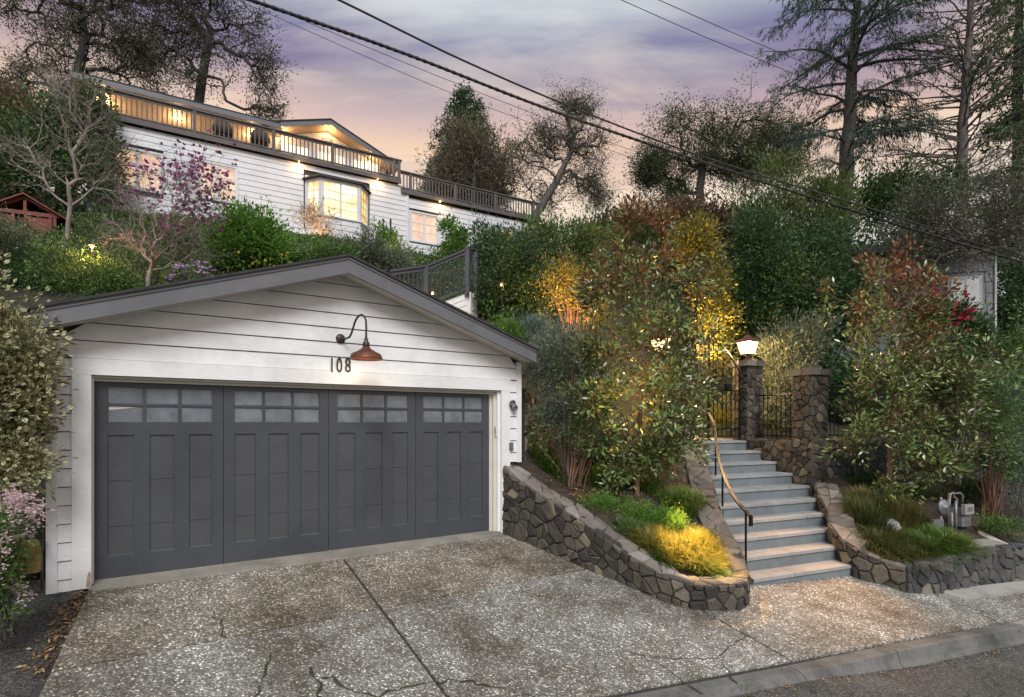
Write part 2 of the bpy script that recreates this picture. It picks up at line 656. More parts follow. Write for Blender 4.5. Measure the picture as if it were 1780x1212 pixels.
def tps(pts, reg=0.02):
    P = np.array(pts, float)
    n = len(P)

    def phi(r2):
        return 0.5 * r2 * np.log(r2 + 1e-9)
    D = ((P[:, None, :2] - P[None, :, :2]) ** 2).sum(-1)
    A = np.zeros((n + 3, n + 3))
    A[:n, :n] = phi(D) + reg * np.eye(n) * n
    A[:n, n] = 1
    A[:n, n + 1:] = P[:, :2]
    A[n, :n] = 1
    A[n + 1:, :n] = P[:, :2].T
    w = np.linalg.solve(A, np.concatenate([P[:, 2], np.zeros(3)]))

    def f(X, Y):
        X, Y = np.asarray(X, float), np.asarray(Y, float)
        d = (X[..., None] - P[:, 0]) ** 2 + (Y[..., None] - P[:, 1]) ** 2
        return phi(d) @ w[:n] + w[n] + w[n + 1] * X + w[n + 2] * Y
    return f


def inside(poly, X, Y):
    poly = np.asarray(poly)
    r = np.zeros(X.shape, bool)
    j = len(poly) - 1
    for i in range(len(poly)):
        xi, yi = poly[i][:2]
        xj, yj = poly[j][:2]
        c = ((yi > Y) != (yj > Y)) & (X < (xj - xi) * (Y - yi) / (yj - yi + 1e-12) + xi)
        r ^= c
        j = i
    return r


def height_sheet(name, poly, hf, step, mat, bump=0.0, kind='structure', label=None):
    poly = np.asarray(poly, float)
    x0, y0 = poly[:, :2].min(0) - step
    x1, y1 = poly[:, :2].max(0) + step
    xs = np.arange(x0, x1 + step, step)
    ys = np.arange(y0, y1 + step, step)
    X, Y = np.meshgrid(xs, ys)
    Z = hf(X, Y)
    if bump:
        rg = np.random.default_rng(5)
        Z = Z + bump * rg.normal(size=Z.shape)
    nx = len(xs)
    cx, cy = X[:-1, :-1] + step / 2, Y[:-1, :-1] + step / 2
    keep = inside(poly, cx, cy)
    jj, ii = np.nonzero(keep)
    a = jj * nx + ii
    F = np.stack([a, a + 1, a + 1 + nx, a + nx], 1)
    used = np.unique(F)
    rm = np.full(X.size, -1)
    rm[used] = np.arange(len(used))
    V = np.stack([X.ravel(), Y.ravel(), Z.ravel()], 1)[used]
    F = rm[F]
    # skirt: the outer edge of the sheet runs down into the ground
    from collections import Counter
    E2 = [(int(f[i]), int(f[(i + 1) % 4])) for f in F for i in range(4)]
    cn = Counter(tuple(sorted(e)) for e in E2)
    bd = [e for e in E2 if cn[tuple(sorted(e))] == 1]
    bi = {v: len(V) + i for i, v in enumerate(sorted({v for e in bd for v in e}))}
    V = np.concatenate([V, V[sorted(bi)] - np.array([0, 0, 1.3])])
    F = F.tolist() + [[b_, a_, bi[a_], bi[b_]] for a_, b_ in bd]
    me = mesh_from(name, V, F, mat, True)
    o = link(bpy.data.objects.new(name, me))
    return tag(o, label, None, None, kind)


# far ground sheet that everything stands on
g = MB().add([(-400, -400, -1.6), (400, -400, -1.6), (400, 400, -1.6), (-400, 400, -1.6)], [(0, 1, 2, 3)]).build('ground', M['hill'])
tag(g, kind='structure')

SA = math.radians(22.9)
SS = np.array([math.cos(SA), math.sin(SA)])           # along the street, the steps and the right walls
SB = np.array([-SS[1], SS[0]])                        # up the hill, at right angles to the street
KA = np.array([2.994, 5.581])                         # a point of the kerb line


def kp(s, o, z):                                      # kerb frame: s along the street, o out into the street
    p = KA + SS * s - SB * o
    return np.array([p[0], p[1], z])


def kz(s):                                            # top of the kerb follows the driveway slope
    p = KA + SS * s
    return dz(p[0], p[1])


# road: a sheet that falls slightly to the right with the kerb line
S0, S1 = -14.0, 26.0
def road_z(s):
    return kz(s) - 0.15 if s > 1.5 else kz(s) - 0.15 + 0.085 * min(1, (1.5 - s) / 1.5)
rv, rf = [], []
ss = np.linspace(S0, S1, 41)
for s in ss:
    for o_ in (0.0, 1.2, 9.0):
        rv.append(kp(s, o_, road_z(s) - 0.02 * (o_ > 0) - (0.03 if o_ > 2 else 0)))
for i in range(len(ss) - 1):
    for j in range(2):
        a = i * 3 + j
        rf.append((a, a + 1, a + 4, a + 3))
road = MB().add(rv, rf).build('road', M['asphalt'])
tag(road, kind='structure')
if road.data.polygons[0].normal.z < 0:
    road.data.flip_normals()

# kerb, cast in lengths, flush at the driveway and raised beyond it
kerb = MB()
kerb_root = thing('kerb', None, None, kp(0, 0, kz(0)))
tag(kerb_root, kind='structure')
cuts = [-12, -9.4, -6.8, -4.2, -2.1, -0.12, 1.35, 3.9, 4.32, 5.6, 7.9, 10.4, 13, 16, 19, 22, 25]
for a, b in zip(cuts[:-1], cuts[1:]):
    m = MB()
    n = max(2, int((b - a) / 0.3))
    sv = np.linspace(a + 0.006, b - 0.006, n)
    vs, fs = [], []
    for s in sv:
        t, r = kz(s), road_z(s)
        lift = 0.035 * min(1, max(0, (s - 0.2) / 1.2))
        prof = [(-0.17, r - 0.2), (-0.17, t - 0.002 + lift * .4), (-0.02, t + lift), (0.02, t + lift - 0.012), (0.055, r + 0.02 + (t - r) * 0.25), (0.085, r + 0.012), (0.085, r - 0.2)]
        vs += [kp(s, o_, z) for o_, z in prof]
    k = len(prof)
    for i in range(n - 1):
        for j in range(k):
            fs.append((i * k + j, i * k + (j + 1) % k, (i + 1) * k + (j + 1) % k, (i + 1) * k + j))
    fs += [tuple(range(k)), tuple(range((n - 1) * k, n * k))]
    m.add(vs, fs).build('kerb_stone', M['concrete_lt'] if (a, b) == (3.9, 4.32) else M['concrete'], kerb_root)

# driveway and footway: exposed aggregate slabs on a dark bed
def up(u, d, lift=0.0):
    p = GF + GU * u + GN * d
    return np.array([p[0], p[1], -SLOPE * d + lift])


def ud(p):
    q = np.asarray(p[:2]) - GF
    return q @ GU, q @ GN


def kerb_d(u):                                        # distance of the kerb's back edge from the garage front
    uA, dA = ud(kp(0, -0.17, 0))
    uB, dB = ud(kp(6, -0.17, 0))
    return dA + (dB - dA) * (u - uA) / (uB - uA)


UJ1 = 0.5 * (ud(drive(590, 970))[0] + ud(drive(790, 1212))[0])
UJ2 = 0.5 * (ud(drive(1230, 1065))[0] + ud(drive(1405, 1165))[0])
UJ3 = ud(drive(1628, 1034))[0]
DJ = 0.5 * (ud(drive(96, 1140))[1] + ud(drive(686, 1073))[1])
bed = MB()
bed.add([up(-0.9, -0.2, -0.03), up(22, -0.2, -0.03), up(22, kerb_d(22) + 0.05, -0.03), up(-0.9, kerb_d(-0.9) + 0.05, -0.03)], [(0, 1, 2, 3)])
drv = bed.build('driveway', M['mortar'])
if drv.data.polygons[0].normal.z < 0:
    drv.data.flip_normals()
tag(drv, kind='structure')


def slab(poly, name='slab', mat=None, gap=0.015, th=0.028, lift=0.0):
    poly = [np.array(p, float) for p in poly]
    c = sum(poly) / len(poly)
    q = []
    n = len(poly)
    for i in range(n):                                # inset every edge by gap
        a, b, cc = poly[i - 1], poly[i], poly[(i + 1) % n]
        e1 = (b - a) / np.linalg.norm(b - a)
        e2 = (cc - b) / np.linalg.norm(cc - b)
        n1 = np.array([-e1[1], e1[0]])
        n2 = np.array([-e2[1], e2[0]])
        if n1 @ (c - b) < 0:
            n1, n2 = -n1, -n2
        k = 1 + n1 @ n2
        q.append(b + (n1 + n2) * gap / max(k, 0.3))
    c = sum(q) / n
    q2 = [p + (c - p) / np.linalg.norm(c - p) * 0.012 for p in q]
    bot = [up(*p, -th + lift) for p in q]
    mid = [up(*p, -0.008 + lift) for p in q]
    top = [up(*p, lift) for p in q2]
    vs = bot + mid + top
    fs = [tuple(range(2 * n, 3 * n))]
    for r in range(2):
        for i in range(n):
            j = (i + 1) % n
            fs.append((r * n + i, r * n + j, (r + 1) * n + j, (r + 1) * n + i))
    return MB().add(vs, fs).build(name, mat or M['agg'], drv)


def left_edge(d):
    return -0.02 - 0.105 * d


slab([(left_edge(0.3), 0.22), (UJ1, 0.26), (UJ1, DJ), (left_edge(DJ), DJ)], mat=M['agg_brown'])
slab([(UJ1, 0.26), (5.3, 0.2), (5.8, DJ), (UJ1, DJ)], mat=M['agg_brown'])
slab([(left_edge(DJ), DJ), (UJ1, DJ), (UJ1, kerb_d(UJ1)), (left_edge(3.2), kerb_d(left_edge(3.2)))])
slab([(UJ1, DJ), (5.9, DJ), (UJ2, 2.9), (UJ2, kerb_d(UJ2)), (UJ1, kerb_d(UJ1))])
slab([(UJ2, 2.6), (9.2, 3.05), (UJ3, 3.9), (UJ3, kerb_d(UJ3)), (UJ2, kerb_d(UJ2))])
slab([(UJ3, 3.9), (14.5, 4.72), (14.5, kerb_d(14.5)), (UJ3, kerb_d(UJ3))])
slab([(14.5, 4.72), (20, 5.6), (20, kerb_d(20)), (14.5, kerb_d(14.5))])
# pale concrete footing strip in front of the right wall
fa, fb = ud(drive(1631, 1030)), ud(drive(1780, 1013))
fd = (fb[1] - fa[1]) / (fb[0] - fa[0])
f1, f2 = ud(drive(1680, 1043)), ud(drive(1780, 1030))
slab([fa, f1, (f1[0] + 6, f1[1] + 6 * fd), (fa[0] + 6.5, fa[1] + 6.5 * fd)], 'footing_strip', M['concrete_lt'], 0.0, 0.05, 0.035)
# sill under the garage door
slab([(-0.02, -0.06), (4.95, -0.06), (5.05, 0.2), (UJ1, 0.27), (left_edge(0.2), 0.225)], 'sill', M['sill'], 0.004, 0.04, 0.006)

# cracks grown with moss: low ribbons of moss and dirt lying in the cracks
def crack(pxs, w=0.014, name='crack', lift=0.006, mat=None, seed=1, jag=0.02):
    rg = np.random.default_rng(seed)
    pts = [np.array(ud(drive(*p))) for p in pxs]
    fine = []
    for a, b in zip(pts[:-1], pts[1:]):
        n = max(2, int(np.linalg.norm(b - a) / 0.06))
        for i in range(n):
            fine.append(a + (b - a) * i / n + (rg.normal(size=2) * jag if i else 0))
    fine.append(pts[-1])
    vs, fs = [], []
    for i, p in enumerate(fine):
        t = fine[min(i + 1, len(fine) - 1)] - fine[max(i - 1, 0)]
        t /= np.linalg.norm(t)
        nrm = np.array([-t[1], t[0]])
        ww = w * 0.7 * rg.choice([0.25, 0.6, 1.0, 1.4]) * rg.uniform(0.7, 1.2)
        vs += [up(*(p - nrm * ww), 0.0015), up(*p, lift), up(*(p + nrm * ww), 0.0015)]
    for i in range(len(fine) - 1):
        a = i * 3
        fs += [(a, a + 1, a + 4, a + 3), (a + 1, a + 2, a + 5, a + 4)]
    o = MB().add(vs, fs).build(name, mat or M['moss'], drv)
    return tag(o, kind='stuff')


M['moss'] = mat_plain('crack moss', (0.05, 0.055, 0.02), (0.022, 0.02, 0.014), 16, 0.95, 60, 0.8)
M['dirtline'] = mat_plain('crack dirt', (0.03, 0.028, 0.022), (0.05, 0.045, 0.03), 12, 0.95, 60, 0.6)
crack([(560, 1180), (600, 1196), (640, 1206), (690, 1200), (740, 1188), (790, 1182), (840, 1190), (880, 1199), (930, 1212)], 0.016, seed=3)
crack([(540, 1160), (548, 1180), (556, 1200), (560, 1215)], 0.018, seed=4)
crack([(1095, 1134), (1120, 1140), (1150, 1158), (1200, 1192), (1222, 1206)], 0.010, mat=M['dirtline'], seed=6)
crack([(1125, 1143), (1180, 1145), (1250, 1145), (1262, 1130), (1290, 1112), (1300, 1107)], 0.010, mat=M['dirtline'], seed=7)
crack([(1256, 1146), (1272, 1170), (1282, 1190)], 0.012, seed=8)
crack([(372, 1062), (384, 1085), (395, 1108)], 0.008, seed=9)
crack([(470, 1135), (462, 1165), (450, 1195), (440, 1215)], 0.013, seed=11)
crack([(1700, 1066), (1740, 1085), (1778, 1100)], 0.009, mat=M['dirtline'], seed=12)
crack([(930, 978), (980, 978), (1040, 974)], 0.006, mat=M['dirtline'], seed=13, jag=0.008)

# asphalt path falling to the street on the left of the driveway
ap = [up(left_edge(0) - 0.02, -0.12, -0.01), up(left_edge(1.4) - 0.05, 1.4, -0.028), up(left_edge(3.1) - 0.05, 3.1, -0.028),
      up(-9.0, 1.1, 0.02), up(-9.0, 0.2, 0.10), up(-9.0, -2.2, 0.10)]
m = MB().add(ap, [(0, 1, 4, 5), (1, 2, 3, 4)]).build('asphalt_path', M['asphalt_path'])
tag(m, kind='structure')
if m.data.polygons[0].normal.z < 0:
    m.data.flip_normals()

# ------------------------------------------------------------------ stonework


def clip_poly(poly, p, n):                            # keep the side where (q - p).n <= 0
    out = []
    m = len(poly)
    for i in range(m):
        a, b = poly[i], poly[(i + 1) % m]
        da, db = (a[0] - p[0]) * n[0] + (a[1] - p[1]) * n[1], (b[0] - p[0]) * n[0] + (b[1] - p[1]) * n[1]
        if da <= 0:
            out.append(a)
        if (da < 0 < db) or (db < 0 < da):
            t = da / (da - db)
            out.append((a[0] + (b[0] - a[0]) * t, a[1] + (b[1] - a[1]) * t))
    return out


def area(poly):
    return 0.5 * abs(sum(poly[i - 1][0] * poly[i][1] - poly[i][0] * poly[i - 1][1] for i in range(len(poly))))


def cells(L, Hf, size, seed, base=0.0, aspect=1.1, jitter=0.52):
    """irregular stone outlines filling the strip 0..L x base..Hf(s)"""
    rg = np.random.default_rng(seed)
    hmax = max(Hf(s) for s in np.linspace(0, L, 30))
    nr = max(1, round((hmax - base) / size))
    seeds = []
    for r in range(nr + 1):
        w = size * aspect
        nc = max(1, round(L / w))
        for c in range(nc + 1):
            s = (c + 0.5 * (r % 2) + rg.uniform(-jitter, jitter)) * L / nc
            t = base + (r + 0.5 + rg.uniform(-jitter, jitter)) * (hmax - base) / nr
            seeds.append((s, t))
    seeds = np.array(seeds)
    if len(seeds) > 12:
        seeds = seeds[rg.random(len(seeds)) > 0.13]      # lost neighbours make some stones larger
    res = []
    for i, (s, t) in enumerate(seeds):
        if s < -size or s > L + size:
            continue
        poly = [(0, base), (L, base), (L, hmax + 1), (0, hmax + 1)]
        d = ((seeds - seeds[i]) ** 2).sum(1)
        for j in np.argsort(d)[1:18]:
            q = seeds[j]
            poly = clip_poly(poly, ((s + q[0]) / 2, (t + q[1]) / 2), (q[0] - s, q[1] - t))
            if len(poly) < 3:
                break
        if len(poly) < 3:
            continue
        sc = min(max(sum(p[0] for p in poly) / len(poly), 0.01), L - 0.01)
        e = 0.04
        g_ = (Hf(min(L, sc + e)) - Hf(max(0, sc - e))) / (min(L, sc + e) - max(0, sc - e))
        poly = clip_poly(poly, (sc, Hf(sc)), (-g_, 1))
        if len(poly) >= 3 and area(poly) > size * size * 0.12:
            res.append(poly)
    return res


def stone_mesh(poly, fn, rg, gap=0.008, depth=0.03, back=0.015):
    """fn(s, t, depth) -> world; returns verts, faces of one stone with rounded edge"""
    n = len(poly)
    cx, cy = sum(p[0] for p in poly) / n, sum(p[1] for p in poly) / n
    r = math.sqrt(area(poly) / math.pi)
    k1 = max(0.3, 1 - gap / r)
    k2 = k1 * 0.86
    k3 = k1 * 0.55
    dd = depth * rg.uniform(0.55, 1.25)
    tl = rg.normal(size=2) * 0.07
    vs = []
    for k, d in ((k1, -back), (k1, dd * 0.45), (k2, dd * 0.9), (k3, dd)):
        for x, y in poly:
            s, t = cx + (x - cx) * k, cy + (y - cy) * k
            e = d + ((x - cx) * tl[0] + (y - cy) * tl[1]) * (d > 0)
            if d > 0.0:
                e += rg.normal() * dd * 0.10
            vs.append(fn(s, t, e))
    fs = []
    for q in range(3):
        for i in range(n):
            j = (i + 1) % n
            fs.append((q * n + i, q * n + j, (q + 1) * n + j, (q + 1) * n + i))
    fs.append(tuple(range(3 * n, 4 * n)))
    return vs, fs


def lay(cs, fn, mat, parent, seed, name='stone', gap=0.008, depth=0.03):
    rg = np.random.default_rng(seed)
    for c in cs:
        v, f = stone_mesh(c, fn, rg, gap, depth)
        MB().add(v, f).build(name, mat, parent)


class Path:
    def __init__(self, pts):                          # (x, y, zbase, ztop)
        self.p = np.array(pts, float)
        d = np.linalg.norm(np.diff(self.p[:, :2], axis=0), axis=1)
        self.s = np.concatenate([[0], np.cumsum(d)])
        self.L = self.s[-1]

    def __call__(self, s):
        return np.array([np.interp(s, self.s, self.p[:, i]) for i in range(4)])

    def normal(self, s):                              # left of travel turned to the right = outward
        e = 0.12
        a, b = self(max(0, s - e)), self(min(self.L, s + e))
        t = (b - a)[:2]
        t /= np.linalg.norm(t)
        return np.array([t[1], -t[0]])


def wall_with_stones(root, path, width, size, seed, mface, mcap, capsize=0.2, faces=True, core_drop=0.02, cap_from=0.0, cap_to=None, end_cap=True):
    """outer face stones, mortar core and cap stones along a path; width runs to the inner side"""
    n = max(6, int(path.L / 0.15))
    sv = np.linspace(0, path.L, n)
    vs, fs = [], []
    for s in sv:
        x, y, zb, zt = path(s)
        nx = path.normal(s)
        i = np.array([x, y]) - nx * width
        vs += [(x, y, zb - 0.25), (x, y, zt - core_drop), (i[0], i[1], zt - core_drop), (i[0], i[1], zb - 0.25)]
    for i in range(n - 1):
        for j in range(4):
            fs.append((i * 4 + j, i * 4 + (j + 1) % 4, i * 4 + 4 + (j + 1) % 4, i * 4 + 4 + j))
    fs += [(0, 1, 2, 3), tuple(range((n - 1) * 4, n * 4))]
    MB().add(vs, fs).build('core', M['mortar'], root)
    if faces:
        def fn(s, t, d):
            x, y, zb, zt = path(s)
            q = np.array([x, y]) + path.normal(s) * d
            return (q[0], q[1], zb - 0.04 + t)
        cs = cells(path.L, lambda s: path(s)[3] - path(s)[2] + 0.02, size, seed)
        lay(cs, fn, mface, root, seed + 1)
    cap_to = cap_to or path.L

    def fc(s, t, d):
        s = s + cap_from
        x, y, zb, zt = path(s)
        q = np.array([x, y]) - path.normal(s) * (t - 0.012)
        return (q[0], q[1], zt - core_drop + d)
    cs = cells(cap_to - cap_from, lambda s: width + 0.02, capsize, seed + 7, aspect=1.25)
    lay(cs, fc, mcap, root, seed + 8, 'cap_stone', 0.006, 0.024)


# left planter: outer wall, round nose, and the wall along the steps
TOPL = np.array([(873.7, 806.7), (910, 839), (966, 872.7), (1019.8, 909), (1073, 945.7), (1112.5, 976.6), (1168.6, 1004.7), (1194, 1014), (1244.5, 1016.8), (1298, 1009)])
pl = []
for bx, by in [(872, 926), (927, 948.5), (980, 971), (1036.6, 996), (1081.6, 1013), (1137.8, 1039), (1177, 1052.5), (1219, 1060), (1262, 1061), (1287, 1058), (1298, 1052)]:
    p = drive(bx, by)
    ty = np.interp(bx, TOPL[:, 0], TOPL[:, 1])
    pl.append((p[0], p[1], p[2] - 0.01, CAMH + (HZ - ty) / FPX * p[1]))
stair_side = []
for x, y, Y in [(1300, 1000, 7.3), (1291, 962, 7.7), (1268, 921, 8.15), (1248, 882, 8.65), (1240, 846, 9.25), (1228, 803, 10.1), (1222, 770, 11.0)]:
    p = at(x, y, Y)
    stair_side.append((p[0], p[1], p[2] - 0.5, p[2]))
PW = thing('planter_wall', 'low dark stone planter wall curving down from the garage corner to the steps', 'stone wall', pl[0][:3])
path_left = Path(pl)
wall_with_stones(PW, path_left, 0.33, 0.135, 11, M['stone_brown'], M['stone_cap'])
path_stair_l = Path([pl[-1][:2] + (pl[-1][2], pl[-1][3])] + stair_side)
wall_with_stones(PW, path_stair_l, 0.36, 0.17, 21, M['stone_brown'], M['stone_cap'], capsize=0.17)

# steps
RY = [8.32 + 0.365 * i for i in range(10)]
RX = [1486.4, 1463, 1445, 1437.6, 1424, 1403.9, 1377.8, 1351.7, 1327.3, 1304]
TZ = [-0.451 + 0.1953 * i for i in range(10)]
LW = [2.05, 2.12, 2.2, 2.28, 2.28, 2.2, 2.05, 1.95, 1.85, 1.9]
ST = thing('steps', 'flight of ten grey bluestone steps rising to the iron gate', 'steps', (4.2, 7.9, -0.65))
Rp, Lp = [], []
for i in range(10):
    r = np.array([(RX[i] - 890) / FPX * RY[i], RY[i]])
    Rp.append(r + SS * 0.10)
    Lp.append(r - SS * LW[i])
TT = 0.045
for i in range(10):
    if i < 9:
        n = SB * 0.42 + (Rp[i + 1] - Rp[i]) * 0.0
        back_r, back_l = Rp[i + 1] + SB * 0.05, Lp[i + 1] + SB * 0.05
    else:
        back_r, back_l = Rp[i] + SB * 1.9, Lp[i] + SB * 1.9
    z = TZ[i]
    # treads in two or three slabs
    cutsf = [0, 0.28 + 0.17 * (i % 3), 0.7 + 0.05 * (i % 2), 1.0] if i % 2 else [0, 0.36 + 0.1 * (i % 4) / 3, 1.0]
    for a, b in zip(cutsf[:-1], cutsf[1:]):
        g_ = 0.0015
        def pt(base_l, base_r, t):
            return base_l + (base_r - base_l) * t
        fa_, fb_ = pt(Lp[i], Rp[i], a + g_) - SB * 0.022, pt(Lp[i], Rp[i], b - g_) - SB * 0.022
        ba_, bb_ = pt(back_l, back_r, a + g_), pt(back_l, back_r, b - g_)
        bev = 0.006
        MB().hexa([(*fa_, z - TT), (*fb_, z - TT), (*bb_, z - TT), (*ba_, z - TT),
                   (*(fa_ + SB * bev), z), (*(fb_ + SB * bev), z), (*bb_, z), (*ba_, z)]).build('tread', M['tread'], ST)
    zr = TZ[i - 1] if i else -0.75
    for a, b in ([(0, 1)] if i % 3 else [(0, 0.42), (0.42, 1)]):
        fa_, fb_ = Lp[i] + (Rp[i] - Lp[i]) * (a + 0.001), Lp[i] + (Rp[i] - Lp[i]) * (b - 0.001)
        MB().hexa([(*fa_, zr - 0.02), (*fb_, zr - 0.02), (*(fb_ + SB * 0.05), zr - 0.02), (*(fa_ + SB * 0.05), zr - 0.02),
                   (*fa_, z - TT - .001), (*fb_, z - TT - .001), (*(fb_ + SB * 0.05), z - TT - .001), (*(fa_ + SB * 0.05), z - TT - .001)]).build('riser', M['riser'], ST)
# a small dangling white step light on one riser
p = at(1339, 938, 8.55)

# right flank wall, its corner and the front wall of the right planter
fl = []
for x, y, Y, zb in [(1417, 838, 10.0, 0.1), (1427, 863, 9.6, 0.0), (1441, 886, 9.2, -0.15), (1442, 908, 8.9, -0.3), (1461, 933.6, 8.5, -0.5), (1487, 951, 8.2, -0.63)]:
    p = at(x, y, Y)
    fl.append((p[0], p[1], zb, p[2]))
def top_at(bx, by, ty):
    p = drive(bx, by)
    return (p[0], p[1], p[2] - 0.01, CAMH + (HZ - ty) / FPX * p[1])
fl += [top_at(1533, 1016, 972), top_at(1575, 1030, 983), top_at(1628, 1031.5, 975), top_at(1700, 1020, 959), top_at(1780, 1009, 946)]
e1, e2 = np.array(fl[-2]), np.array(fl[-1])
dirr = (e2 - e1) / np.linalg.norm((e2 - e1)[:2])
for t in (2.0, 5.0):
    q = e2 + dirr * t
    fl.append((q[0], q[1], dz(q[0], q[1]), e2[3]))
RW = thing('flank_wall', 'grey stone wall curving from the steps round the right planting bed', 'stone wall', fl[5][:3])
flank = Path(fl[:7])
front = Path(fl[7:])
wall_with_stones(RW, Path(fl[:8]), 0.34, 0.165, 31, M['stone_brown'], M['stone_cap'], capsize=0.17)
wall_with_stones(RW, front, 0.30, 0.15, 41, M['stone_grey'], M['stone_grey'], capsize=0.2)

# pillars
def pillar(corner, side, z0, z1, label, seed, mats, cap_over=0.05, cap_h=0.12):
    c = np.array(corner)
    root = thing('gate_pillar', label, 'pillar', (c[0], c[1], z0), 'stone pillars beside the steps')
    def fr(a, b, z):
        q = c + SS * a + SB * b
        return (q[0], q[1], z)
    MB().box(fr, 0.02, side - 0.02, 0.02, side - 0.02, z0 - 0.2, z1 - cap_h).build('core', M['mortar'], root)
    hh = z1 - cap_h - z0
    for fi in range(4):
        def fn(s, t, d, fi=fi):
            if fi == 0:
                return fr(s, 0.012 - d, z0 + t)
            if fi == 1:
                return fr(0.012 - d, s, z0 + t)
            if fi == 2:
                return fr(s, side - 0.012 + d, z0 + t)
            return fr(side - 0.012 + d, s, z0 + t)
        lay(cells(side, lambda s: hh, 0.125, seed + fi, aspect=1.2), fn, mats, root, seed + 10 + fi, depth=0.022)
    # cap of flat stones in two uneven courses
    rg = np.random.default_rng(seed)
    o_ = cap_over
    for k, (q0, q1) in enumerate([(-o_, side * 0.45), (side * 0.45, side + o_)]):
        for b0, b1 in [(-o_, side * rg.uniform(0.35, 0.6)), (None, side + o_)]:
            if b0 is None:
                b0 = prevb
            prevb = b1
            j = rg.uniform(-0.012, 0.012, 8)
            z_a, z_b = z1 - cap_h, z1 + rg.uniform(-0.015, 0.01)
            g_ = 0.005
            MB().hexa([fr(q0 + g_ + j[0], b0 + g_, z_a), fr(q1 - g_, b0 + g_ + j[1], z_a), fr(q1 - g_ + j[2], b1 - g_, z_a), fr(q0 + g_, b1 - g_, z_a),
                       fr(q0 + .015, b0 + .015, z_b), fr(q1 - .015, b0 + .015, z_b + j[5]), fr(q1 - .015, b1 - .015, z_b), fr(q0 + .015, b1 - .015, z_b + j[6])]).build('cap_stone', M['stone_cap'], root)
    return root


P1 = (4.91, 11.5)
P2 = (5.49, 10.1)
P0 = (4.91 - 2.13 * SS[0] + 0.15 * SB[0], 11.5 - 2.13 * SS[1] + 0.15 * SB[1])
P3 = (5.49 + 5.0 * SS[0], 10.1 + 5.0 * SS[1])
pillar(P1, 0.42, 1.30, 2.99, 'tall stone pillar with a lit lantern, right of the iron gate', 51, M['stone_brown'])
pillar(P2, 0.42, 0.30, 2.68, 'bare capped stone pillar standing at the foot of the short iron fence', 61, M['stone_brown'])
pillar(P0, 0.42, 1.20, 2.95, 'stone pillar with a lit lantern half hidden behind the magnolia', 71, M['stone_brown'])
pillar(P3, 0.42, 0.3, 2.69, 'grey stone pillar behind the grey-leaved shrub at the end of the long fence', 81, M['stone_grey'])

# retaining wall between the second and last pillar, wall beside the upper steps, wall left of the bed
def straight_wall(name, label, a, b, width, zb0, zb1, zt0, zt1, seed, mface, size=0.16, capm=None, n=10):
    a, b = np.array(a), np.array(b)
    pts = [(*(a + (b - a) * t), zb0 + (zb1 - zb0) * t, zt0 + (zt1 - zt0) * t) for t in np.linspace(0, 1, n)]
    root = thing(name, label, 'stone wall', pts[0][:3])
    wall_with_stones(root, Path(pts), width, size, seed, mface, capm or mface)
    return root


q0 = np.array(P2) + SS * 0.42 + SB * 0.05
q1 = np.array(P3) + SB * 0.05
straight_wall('retaining_wall', 'grey stone retaining wall under the long iron fence behind the right magnolia', q0, q1, 0.35, -0.1, -0.1, 1.36, 1.36, 91, M['stone_grey'])
q0 = np.array(P1) + SB * 0.0 + SS * 0.03
q1 = np.array(P2) + SB * 0.40 + SS * 0.03
straight_wall('stair_wall', 'brown stone wall under the short iron fence beside the upper steps', q0, q1, 0.3, 0.15, 0.15, 1.34, 1.34, 101, M['stone_brown'], 0.15)
q0 = gp(5.55, -1.6, 0)[:2]
straight_wall('retaining_wall', 'brown stone wall running back from the garage corner behind the leggy shrub', gp(5.6, -0.15, 0)[:2] + np.array([0.05, 0]), gp(6.9, -1.1, 0)[:2], 0.3, 0.3, 0.4, 2.25, 1.9, 111, M['stone_brown'])

# ------------------------------------------------------------------ planting beds and hillside
inner = []
for path, w in ((path_left, 0.3), (path_stair_l, 0.3)):
    for s in np.linspace(0.05, path.L - 0.02, 14):
        x, y, zb, zt = path(s)
        n_ = path.normal(s)
        inner.append((x - n_[0] * w, y - n_[1] * w, zt - 0.07))
extra = [tuple(at(*p)) for p in [(1107, 862, 8.7), (1000, 846, 9.0), (1165, 955, 7.75), (1150, 820, 9.9), (1060, 800, 10.2), (960, 790, 9.6), (1215, 960, 7.7)]]
BED_L = tps(inner + extra, 0.002)
polyL = [gp(5.25, 0.02, 0)[:2]] + [path_left(s)[:2] - path_left.normal(s) * 0.2 for s in np.linspace(0.1, path_left.L, 16)] + \
        [path_stair_l(s)[:2] - path_stair_l.normal(s) * 0.2 for s in np.linspace(0.05, path_stair_l.L, 12)] + [(3.4, 11.6), (0.9, 11.2), gp(5.45, -1.5, 0)[:2]]
height_sheet('planting_bed', polyL, BED_L, 0.1, M['soil'], 0.012)

ptsR = []
for s in np.linspace(0.1, flank.L, 10):
    x, y, zb, zt = flank(s)
    n_ = flank.normal(s)
    ptsR.append((x - n_[0] * 0.3, y - n_[1] * 0.3, zt - 0.06))
for s in np.linspace(0.0, front.L, 8):
    x, y, zb, zt = front(s)
    n_ = front.normal(s)
    ptsR.append((x - n_[0] * 0.27, y - n_[1] * 0.27, zt - 0.05))
ptsR += [tuple(at(*p)) for p in [(1545, 882, 9.4), (1720, 905, 9.6), (1650, 925, 9.1), (1500, 850, 10.1), (1600, 850, 10.9), (1700, 850, 11.5), (1790, 860, 11.9)]]
ptsR += [(14, 12.6, 0.4), (13, 10.8, -0.25)]
BED_R = tps(ptsR, 0.002)
polyR = [flank(s)[:2] - flank.normal(s) * 0.2 for s in np.linspace(0.05, flank.L, 10)] + [front(s)[:2] - front.normal(s) * 0.18 for s in np.linspace(0, front.L, 10)] + \
        [(14.5, 13.2), (np.array(P3) + SB * 0.2), np.array(P2) + SS * 0.42 + SB * 0.25]
